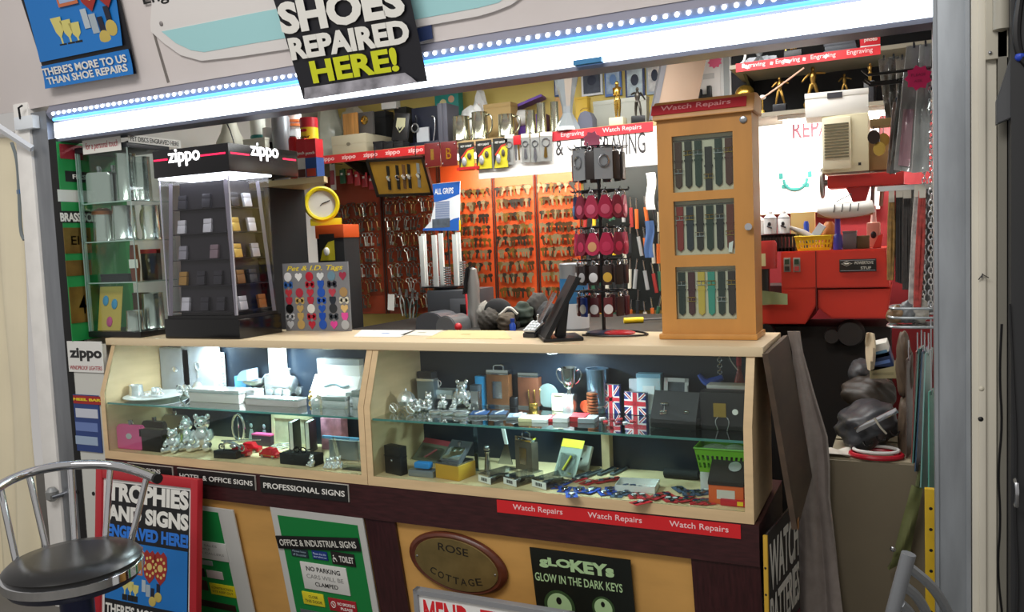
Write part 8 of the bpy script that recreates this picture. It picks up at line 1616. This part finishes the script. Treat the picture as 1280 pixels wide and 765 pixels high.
q = onY(1140, 408, .34); t = T('wire_tray', 'clear wire tray of odds above the plastic sheets', 'tray', (q.x, .34, q.z)); hwid = 30*mpp(q)
for dz, k in ((0, 1), (.025, .95), (.05, .9)): M().tube([(hwid*.9+.02, -.02, dz), (-hwid*.7*k, -.03, dz), (-hwid*k, .03, dz), (-hwid*.7*k, .10, dz), (hwid*.9+.02, .10, dz)], .004, 6, False, 2).obj('wire', mat('#b4bcc0', .25, .5), t)
M().span((-hwid*.6, -.015, .0), (hwid*.9, .09, .003)).obj('tray_floor', PLASTIC, t)
for i, (dx, hexc, s) in enumerate(((-.04, '#8a6f50', .02), (-.01, '#6b6f72', .024), (.02, '#a8a49c', .02))): crumple('tray_bag', 'small %s bag heaped in the wire tray' % ['brown', 'grey', 'pale'][i], 'bag', (V((q.x+dx, .36, q.z+.0035)), .05, .05+.01*i), mat(hexc, .4, 0, .3, 30), .025, 40+i)
# plastic sheets
for i, (pts, hexc, y) in enumerate(((((1144, 440), (1150, 438), (1146, 592), (1138, 590)), '#8a4c48', .46), (((1148, 436), (1156, 436), (1150, 585), (1140, 580)), '#5c8a80', .42), (((1152, 440), (1160, 438), (1150, 600), (1143, 590)), '#34506c', .40), (((1156, 442), (1166, 440), (1160, 626), (1150, 610)), '#7ca8a4', .34), (((1160, 490), (1169, 492), (1168, 628), (1160, 626)), '#62a898', .30), (((1132, 450), (1140, 446), (1140, 580), (1132, 576)), '#5a4c44', .5))):
    q = [onY(*e, y) for e in pts]; c = (q[0]+q[1])/2; t = T('plastic_sheet', '%s plastic sheet hanging in the bundle beside the entrance post' % ['reddish', 'green grey', 'dark blue', 'pale teal', 'sea green', 'brown'][i], 'sheet', c); Lq = [V((a.x-c.x, 0, a.z-c.z)) for a in q]
    M().grid(4, 8, lambda u, v: Lq[0].lerp(Lq[1], u).lerp(Lq[3].lerp(Lq[2], u), v)+V((0, .10*u+.006*math.sin(v*8), 0)), .003).obj('sheet', mat(hexc, .35), t); M().tube([(0, .03, .05 if i != 4 else .2), (0, .02, -.01)], .002, 5).obj('hook', STEEL, t)
for i, (x0, y0, x1, y1) in enumerate(((1118, 420, 1142, 500), (1122, 492, 1140, 590))):
    A, B = onY(x0, y0, .55), onY(x1, y1, .55); crumple('brown_bag', ['upper', 'lower'][i]+' brown leather pouch hanging behind the plastic sheets', 'pouch', (V(((A.x+B.x)/2, .55, B.z)), B.x-A.x, A.z-B.z), mat('#5c4c3c', .6, 0, .3, 14), .04, 50+i)
# yellow post with holes
A, B = onY(1156, 640, .20), onY(1171, 640, .20); t = T('slotted_upright', 'yellow metal upright with a row of holes at the entrance post', 'upright', ((A.x+B.x)/2, .20, 0)); w = B.x-A.x; zt = onY(1163, 612, .20).z; M().span((-w/2, 0, 0), (w/2, .02, zt), .001).obj('upright', mat('#c8a41c', .5, 0, .12, 12), t)
for k in range(6): M().lathe([(0, 0), (.0045, 0), (0, .0008)], (0, 0, zt-.05-.055*k), 10, 'y').obj('hole', BLACK, t)
# carton and the bags on it
A, B = onY(1034, 580, .45), onY(1160, 590, .45); w = .262; zc = .715
t = T('grey_carton', 'large grey brown carton on the floor inside the entrance', 'carton', ((A.x+B.x)/2, .45, 0)); cbx = (A.x+B.x)/2; M().span((-w/2, 0, 0), (w/2, .5, zc), .003).obj('carton', mat('#6f6552', .75, 0, .08, 5), t); M().span((-w/2+.002, .01, zc), (w/2-.002, .24, zc+.004)).span((-w/2+.002, .26, zc), (w/2-.002, .49, zc+.004)).obj('flap', mat('#8d836c', .75), t)
Z3 = zc+.0045
def bag(name, label, cr, a, b, y, hexc, seed, sq=1, d=.06, rough=.5):
    (xl, yt), (xr, yb) = cr(*a), cr(*b); p = onY((xl+xr)/2, yb, y); return crumple(name, label, 'bag', (V((p.x, y, max(Z3, p.z))), onY(xr, yb, y).x-onY(xl, yb, y).x, (onY((xl+xr)/2, yt, y).z-max(Z3, p.z))*sq), mat(hexc, rough, 0, .25, 14), d, seed)
bag('black_holdall', 'black leather bag with folds lying on the carton', d4, (225, 222), (410, 365), .50, '#3a3b3f', 61, .9, .14, .38)
bag('brown_bag', 'dark brown strap bag piled behind the black holdall', d4, (255, 155), (400, 250), .72, '#2e251c', 62, 1, .10)
bag('grey_bag', 'dark grey bag at the top of the pile behind the brown one', d4, (270, 105), (345, 190), .82, '#3a3a3c', 63, 1, .08)
p = onY(*d4(345, 365), .46); p.z = Z3; t = T('red_coil', 'coiled red and white cable tube at the carton edge', 'coil', p+V((0, .04, .0))); M().tube([(.07*math.cos(k*.42), .05*math.sin(k*.42), .008) for k in range(15)], .008, 8, True).obj('red_tube', mat('#b01c2c', .25), t); M().tube([(.062*math.cos(k*.42), .044*math.sin(k*.42), .022) for k in range(15)], .005, 8, True).obj('white_tube', mat('#d8d4d0', .3), t)
p = onY(*d4(240, 362), .47); one('white_cloth', 'small white cloth corner on the carton beside the red coil', 'cloth', M().grid(6, 6, lambda u, v: V(((u-.5)*.08, v*.06, .004+.012*math.sin(u*5)*math.sin(v*4)+.006)), .002), mat('#cfc8bc', .8), (p.x, .46, Z3))
a, b = onY(*d4(293, 290), .47), onY(*d4(402, 236), .47); c = (a+b)/2; t = T('chrome_bar', 'shiny silver bar lying across the black holdall', 'bar', c, 0, None, Euler((0, -math.atan2(b.z-a.z, b.x-a.x), 0))); L = (b-a).length; M().span((-L/2, -.006, -.007), (L/2, .006, .009), .002).obj('bar', CHROME, t)
M().tube([(-.0, -.01, .01), (-.0, -.012, -.02), (.004, -.006, -.045)], .003, 6, False, 2).obj('strap', mat('#b8b0a0', .6), t)
for x, y in ((325, 318), (360, 305), (395, 290)): 
    q = onY(*d4(x, y), .455); m = M().tube([(.012*math.cos(PI+k*PI/8), 0, .014*math.sin(PI+k*PI/8)) for k in range(9)], .0025, 6); one('hook_ring', 'black curved hook hanging from the silver bar, %s of three' % ['first', 'middle', 'last'][(x-325)//35], 'hook', m, GLOSSBLACK, q)
for i, (a, b, hexc, dz, lb) in enumerate((((330, 120), (400, 155), '#a49a74', 0, 'cream carton low in the leaning pile of boxes'), ((330, 85), (395, 130), '#1c3058', .045, 'dark blue box tilted on the cream carton'), ((335, 62), (385, 100), '#d4d4cc', .09, 'white packet on top of the dark blue box'))):
    A, B = onY(*d4(*a), .66), onY(*d4(*b), .66); w, h = B.x-A.x, A.z-B.z; t = T('stock_box', lb, 'box', ((A.x+B.x)/2, .66, B.z), 0, None, Euler((0, -.25 if i else -.05, 0))); M().span((-w/2, 0, 0), (w/2, .12, h), .002).obj('box', mat(hexc, .5), t); M().span((-w*.4, -.001, h*.3), (w*.4, 0, h*.5)).obj('label', mat(['#8c8460', '#5c7cb8', '#5c8cb0'][i], .5), t)
A, B = onY(*d4(318, 35), .62), onY(*d4(345, 130), .62); one('cream_pouch', 'tall cream plastic pouch beside the white packet', 'pouch', M().grid(4, 8, lambda u, v: V(((u-.5)*(B.x-A.x)*(.6+.5*math.sin(v*3)), .02*math.sin(u*4+v*3), (1-v)*(A.z-B.z))), .004), mat('#c8b89c', .35), ((A.x+B.x)/2, .62, B.z))
# green bag hanging
q = [onY(*e6(*e), .40) for e in ((118, 448), (146, 460), (110, 640), (62, 660))]; c = (q[0]+q[1])/2
t = T('green_bag', 'olive green canvas bag hanging before the carton', 'bag', c, 0); Lq = [V((a.x-c.x, 0, a.z-c.z)) for a in q]
M().grid(8, 14, lambda u, v: Lq[0].lerp(Lq[1], u).lerp(Lq[3].lerp(Lq[2], u), v)+V((0, -.02*math.sin(u*PI)*math.sin(v*PI)**.5-.006*math.sin(v*9+u*5), 0)), .012).obj('canvas', mat('#5d6138', .85, 0, .2, 20), t); M().tube([(.0, 0, .0), (.01, .02, .05), (.03, .04, .0)], .006, 6, False, 2).obj('strap', mat('#4a4e2c', .8), t); q = onY(*e6(72, 607), .37); M().ball((q.x-c.x, -.035, q.z-c.z), (.008, .004, .008), 8).obj('button', STEEL, t)
# board, cloth and battery sign at the counter end
def quad(name, m, par, q, off):
    mm = M(); a = [mm.bm.verts.new(p) for p in q]+[mm.bm.verts.new(V(p)+V(off)) for p in q]
    for f in ((0, 1, 2, 3), (7, 6, 5, 4), (0, 4, 5, 1), (1, 5, 6, 2), (2, 6, 7, 3), (3, 7, 4, 0)): mm.bm.faces.new([a[i] for i in f])
    bmesh.ops.recalc_face_normals(mm.bm, faces=mm.bm.faces[:]); return mm.obj(name, m, par, smooth=False)
q = [V((.035, .05, 1.085)), V((.045, .38, 1.095)), V((.105, .38, .68)), V((.10, .05, .63))]
t = T('leaning_board', 'dark brown wooden board leaning against the end of the counter', 'board', (0, 0, 0)); quad('board', mat('#4a3a2c', .55, 0, .25, 6, (1, 1, 4)), t, q, (-.014, 0, -.002)); quad('worn_corner', mat('#8c5c2c', .7), t, [V((.1005, .05, .655)), V((.1005, .075, .655)), V((.101, .07, .63)), V((.101, .05, .628))], (.001, 0, 0))
t = T('battery_sign', 'black watch batteries sign board with a yellow edge on the counter end', 'sign', (.032, .0, 0), R(83)); bl_, bh = .33, .625
M().span((0, 0, .0), (bl_, .008, bh), .002).obj('board', mat('#1a181a', .5), t); M().span((-.008, -.002, 0), (0, .009, bh), .001).obj('yellow_edge', mat('#c0982c', .5), t)
for k in range(8): M().ball((-.0085, .004, .05+.07*k), (.002, .003, .003), 6).obj('dot', BLACK, t)
text('WATCH', bl_*.5, -.001, bh-.16, bl_*.9, .13, mat('#cfccc4', .6), t, .02); text('BATTERIES', bl_*.5, -.001, bh-.29, bl_*.92, .115, mat('#cfccc4', .6), t, .02); M().span((.01, -.0015, .05), (bl_-.01, 0, bh-.32)).obj('maroon_panel', mat('#5a1428', .5), t)
t = T('grey_cloth', 'long grey towel draped from the top of the leaning board to the floor', 'cloth', (0, 0, 0)); RW = ((414, 984, 1000), (440, 990, 1004), (490, 993, 1018), (545, 996, 1035), (580, 998, 1038), (620, 999, 1038), (690, 1000, 1046), (770, 1000, 1054), (855, 1002, 1056))
def drape(u, v):
    f = v*(len(RW)-1); i = min(int(f), len(RW)-2); f -= i; y, a, b = (RW[i][j]*(1-f)+RW[i+1][j]*f for j in range(3))
    p = onY(a+(b-a)*u, y, .415); p.y += (.011*math.sin(u*9+v*3)+.004*math.sin(u*19-v*5))*min(1, v*2); p.z = max(p.z, .01); return p
M().grid(30, 32, drape, .006).obj('towel', mat('#948a84', .95, 0, .12, 30, (1, 1, 1), 0, .3), t)
# ------------------------------------------------------------ in front of the stall
# cream curtain
t = T('curtain', 'cream plastic curtain hanging at the outer side of the white post', 'curtain', (-3.02, .16, 0)); x1_ = onY(30, 300, .16).x+3.02; xb_ = onY(52, 765, .16).x+3.02
M().grid(40, 20, lambda u, v: V((-.75+u*(.75+x1_+(xb_-x1_)*(1-v)), .02*math.sin(u*34)*(1.2-.6*v)+.008*math.sin(v*9+u*20), .0+1.93*v)), .002).obj('sheet', mat('#efe5c8', .5, 0, .05, 3), t); M().tube([(-.78, 0, 1.94), (x1_+.05, 0, 1.94)], .010, 8).obj('rail', WHITE, t)
q = onY(18, 240, .10); t = T('hanging_cable', 'grey blue cable loop hanging by the white post', 'cable', (q.x, .12, q.z)); k = mpp(q); M().tube([(-6*k, 0, 62*k), (2*k, 0, 40*k), (0, 0, 0), (-4*k, 0, -50*k), (2*k, 0, -60*k)], 2*k, 6, False, 2).obj('cable', mat('#7a8488', .5), t); M().span((-3*k, -.004, -2*k), (3*k, .004, 3*k)).obj('blue_tie', mat('#3a70b0', .5), t)
a, b = onY(0, 160, -.06), onY(40, 186, .0); tag(M().tube([a+(a-b)*.4, b], .014, 4).obj('awning_bracket', mat('#dcdfe4', .45)), 'white awning arm meeting the white post under the fascia', 'arm')
q = onY(28, 155, .0); t = T('lamp_bracket', 'white plastic bracket with cable at the end of the lamp bar', 'bracket', q); M().span((-.05, .0, -.02), (.06, .03, .03), .004).obj('bracket', mat('#e6ecf2', .4), t); M().tube([(-.01, .0, .02), (.0, -.01, .06), (.01, 0, .07)], .004, 6).obj('cable', DARKMETAL, t)
q = onY(78, 618, .03); t = T('hose_clip', 'grey pipe clip fixed low on the white post', 'clip', (q.x-.02, .0, q.z)); M().lathe([(.010, 0), (.022, .01), (.024, .04), (.012, .055), (0, .055)], (0, 0, -.02), 14).obj('clip', mat('#9a9c9c', .4, .4), t); M().cyl(.009, -.03, .03, (.02, .012, 0), 10, 'y').obj('pipe', STEEL, t)
# green brass sign board and leaflets on the side wall
PLW = PL((-2.563, .1, 1.5), 0, R(90))
def wall(name, label, cat, tl, br, m, th=.004): return PLW.sign(name, label, cat, tl, br, m, th)
t = wall('engraved_sign_board', 'green board of brass name plates on the side wall behind the glass case', 'sign board', e7(178, 145), (170, 416), mat('#1c8a44', .45))
PLW.patch('red_patch', e7(186, 152), e7(262, 205), mat('#8c2430', .5)); PLW.patch('black_strip', e7(204, 238), e7(300, 278), SIGNBLACK); PLW.text('FIRST', e7(228, 250), e7(285, 268), WT, .02, ext=.003)
PLW.patch('white_band', e7(180, 298), e7(300, 340), mat('#d4d6d0', .5)); PLW.patch('black_strip', e7(184, 366), e7(320, 405), SIGNBLACK); PLW.text('BRASS SCREEN', e7(188, 372), e7(340, 402), WT, .03, ext=.003)
for a, b, s in (((198, 420), (290, 500), 'EIC'), ((206, 525), (290, 570), ''), ((216, 610), (290, 718), '4')):
    PLW.patch('brass_plate', e7(*a), e7(*b), mat('#8c7038', .35, .7, .3, 14), .003)
    if s: PLW.text(s, e7(a[0]+(30 if s == '4' else 24), a[1]+26), e7(b[0]-(16 if s == '4' else 10), b[1]-26), BLACK, .01, ext=.003)
PLW = PL((0, .0285, .9))
t = wall('lighter_sticker', 'white lighter brand sticker on the pale panel beside the display cabinet', 'sticker', e1(168, 92), (130.5, 466), mat('#e2e2de', .45)); PLW.text('zippo', e1(174, 108), (129, 452), BLACK, .04); PLW.text('WINDPROOF LIGHTERS', e1(176, 152), (129, 463), mat('#a03038', .6), .01)
t = wall('blue_leaflet', 'blue leaflet with red and yellow lettering below the lighter sticker', 'leaflet', e1(183, 224), (129, 566), mat('#28407c', .5)); PLW.patch('red_header', e1(184, 226), (128.5, 506), mat('#a02020', .5)); PLW.text('HEEL BAR', e1(186, 232), (128, 502), mat('#e8d030', .6), .04, ext=.003)
for i in range(3): PLW.patch('picture', e1(190, 258+i*34), (124, 523+i*17), mat(['#c8ccd8', '#6a80b8', '#9cb0c8'][i], .5))
struct(M().span((-2.579, .03, .02), (-2.41, .05, 1.08)).obj('trim_7', mat('#cfd0ca', .5)))
for x, y in ((97, 615), (117, 617)): q = onY(x, y, .03); tag(M().lathe([(0, -.002), (.008, -.002), (.008, .001), (0, .001)], (q.x, .029, q.z), 12, 'y').obj('cable_hole', BLACK), 'dark round hole in the white panel beside the %s' % ('black strip' if x == 97 else 'red framed board'), 'hole')
# bar stool
SPX = onY(92, 700, -.60); st = T('bar_stool', 'chrome bar stool with a black round seat and open rail back', 'stool', (SPX.x, SPX.y, 0)); zs = SPX.z; rs = .182
M().lathe([(0, zs+.012), (rs*.6, zs+.018), (rs*.9, zs+.010), (rs*.99, zs-.004), (rs*.97, zs-.016), (0, zs-.016)], seg=40).obj('seat', mat('#19191a', .28), st)
M().lathe([(rs*.97, zs-.014), (rs*1.01, zs-.018), (rs*1.01, zs-.042), (rs*.97, zs-.046), (rs*.9, zs-.046), (rs*.9, zs-.014)], seg=40).obj('seat_rim', CHROME, st)
M().lathe([(0, zs-.046), (rs*.98, zs-.046), (rs*.92, zs-.062), (.06, zs-.066), (0, zs-.066)], seg=36).obj('seat_underside', mat('#1b2038', .4), st)
M().lathe([(.045, zs-.066), (.045, .05), (.17, .02), (.20, .0), (0, 0)], seg=30).obj('column', mat('#20284c', .3, .3), st)
M().tube([(.13*math.cos(k*.35), .13*math.sin(k*.35), .22) for k in range(18)], .012, 8, True).tube([(-.13, 0, .22), (.13, 0, .22)], .008, 6).obj('foot_ring', CHROME, st)
# rail: an arc round the back of the seat
def srail(px, py): 
    d = ray(px, py); return d
pts = []; rb = rs*1.30; zr = None
raw = [(-22, 628), (0, 606), (30, 592), (62, 584), (100, 580), (140, 581), (170, 588), (196, 598)]
O = V((SPX.x, SPX.y, 0))
for px, py in raw:
    d = ray(px, py); dx, dy = CAM.x-O.x, CAM.y-O.y; A_ = d.x*d.x+d.y*d.y; B_2 = 2*(dx*d.x+dy*d.y); C_ = dx*dx+dy*dy-rb*rb; D_ = B_2*B_2-4*A_*C_
    tt = (-B_2+math.sqrt(D_))/(2*A_) if D_ > 0 else -B_2/(2*A_); pts.append(CAM+d*tt-O)
M().tube(pts, .0145, 12, False, 2).obj('back_rail', CHROME, st)
e_ = (pts[-1]-pts[-2]).normalized(); M().tube([pts[-1]-e_*.004, pts[-1]+e_*.008], .0155, 12).obj('end_cap', BLACK, st)
for i, ((px, py), (qx, qy)) in enumerate((((0, 608), (20, 703)), ((36, 592), (58, 680)), ((88, 582), (93, 670)), ((138, 583), (131, 668)), ((184, 594), (163, 677)))):
    def hit(px, py, r_):
        d = ray(px, py); dx, dy = CAM.x-O.x, CAM.y-O.y; A_ = d.x*d.x+d.y*d.y; B_2 = 2*(dx*d.x+dy*d.y); C_ = dx*dx+dy*dy-r_*r_; D_ = B_2*B_2-4*A_*C_
        return CAM+d*((-B_2+math.sqrt(max(0, D_)))/(2*A_))-O
    a = hit(px, py, rb); an = math.atan2(a.y, a.x)-(.0); b = hit(qx, qy, rs*1.0)
    b = V((rs*.985*math.cos(math.atan2(b.y, b.x)), rs*.985*math.sin(math.atan2(b.y, b.x)), zs-.02)); M().tube([a, a.lerp(b, .5)+V((0, 0, 0)), b], .0095, 10).obj('spindle', CHROME, st)
# metal chair cut by the lower edge
CY = -.55; t = T('metal_chair', 'grey tubular metal chair back with curved slats near the entrance post', 'chair', onY(1128, 700, CY)); c0 = t.location.copy(); t.location.z = 0
def cp(px, py, y=CY): v = onY(px, py, y)-V((c0.x, c0.y, 0)); return v
top, low = cp(1136, 692), cp(1116, 765)
M().tube([top, top.lerp(low, .5), low, V((low.x-.02, .0, .0))], .0125, 10).obj('back_post', mat('#8d9196', .4, .5), t)
M().tube([cp(1190, 772, CY+.19), V((low.x+.14, .21, .3)), V((low.x+.14, .22, 0))], .0125, 10).obj('back_post', mat('#8d9196', .4, .5), t)
for a, b, c in (((1133, 706), (1168, 734), (1190, 775)), ((1128, 730), (1150, 748), (1166, 785)), ((1124, 753), (1140, 768), (1150, 800))): M().tube([cp(*a), cp(*b, CY+.09), cp(*c, CY+.19)], .0095, 8, False, 2).obj('slat', mat('#a0a4a8', .35, .5), t)
M().span((low.x-.03, -.30, .40), (low.x+.16, .22, .42), .008).obj('seat', mat('#7d8186', .4, .5), t)
for x, y in ((-.01, -.29), (.13, -.29)): M().tube([(low.x+x, y, .41), (low.x+x, y-.02, 0)], .0115, 8).obj('leg', mat('#8d9196', .4, .5), t)
# entrance side posts, cables and gear
t = T('post_bracket', 'rounded metal bracket plate screwed high on the cream post', 'bracket', onY(1252, 20, .0)); M().span((-.03, .0, -.09), (.03, .014, .2), .003).obj('plate', mat('#bdb8a8', .5), t); M().lathe([(.0, -.035), (.018, -.03), (.018, .12), (0, .12)], (0, -.004, 0), 16).obj('tube', mat('#aaa698', .45), t)
for sx in (-.022, .022): M().ball((sx, -.002, -.076), .004, 8).obj('screw', STEEL, t)
t = T('shutter_guide', 'dark shutter housing arm jutting out beside the cream post', 'housing', onY(1266, 100, -.05)); M().prism([(-.03, -.04), (-.0, .06), (.0, .18), (.05, .18), (.05, -.06), (-.03, -.09)], 'y', 0, .03, .002).obj('arm', mat('#4b4d50', .5), t); M().tube([(.012, -.012, .17), (.004, -.012, .10), (.01, -.012, .05), (.03, -.012, .02)], .008, 8, False, 2).obj('pipe', BLACK, t); M().ball((.012, -.012, .045), .010, 8).obj('blue_ring', mat('#2848c0', .4), t)
pts = [onY(x, y, .0) for x, y in ((1252, 405), (1249, 470), (1253, 530), (1247, 590), (1251, 650), (1246, 710), (1254, 780))]; tag(M().tube(pts, .0026, 7, False, 2).obj('black_cable', BLACK), 'thin black cable running down beside the cream post', 'cable')
pts = [onY(x, y, -.065) for x, y in ((1262, 380), (1266, 460), (1271, 560), (1268, 640), (1273, 720), (1270, 790))]; tag(M().tube(pts, .0024, 7, False, 2).obj('black_cable', mat('#1f2022', .5)), 'second black cable running down the dark frame', 'cable')
for x, y, lb, m_ in ((1227, 486, 'white round cap high on the cream post', mat('#d0cab8', .5)), (1226, 524, 'dark screw hole under the white cap on the cream post', BLACK)): q = onY(x, y, .007); tag(M().ball((q.x, .009, q.z), (.006, .004, .006), 10).obj('round_plug', m_), lb, 'cap')
q = onY(1228, 344, .007); m = M().tube([(q.x-.008, .003, q.z-.010), (q.x, .002, q.z+.002), (q.x+.012, .003, q.z-.006)], .0012, 5).tube([(q.x, .002, q.z+.004), (q.x-.002, .0, q.z-.006)], .0016, 5); tag(m.obj('cable_tie', BLACK), 'small black wire tie poking from the cream post', 'wire tie')
q = onY(1270, 612, -.085); t = T('grab_bar', 'small steel handle low on the dark frame', 'handle', q); M().tube([(0, .005, .02), (0, -.02, .015), (0, -.02, -.03), (0, .005, -.035)], .005, 8, False, 1).obj('bar', STEEL, t)
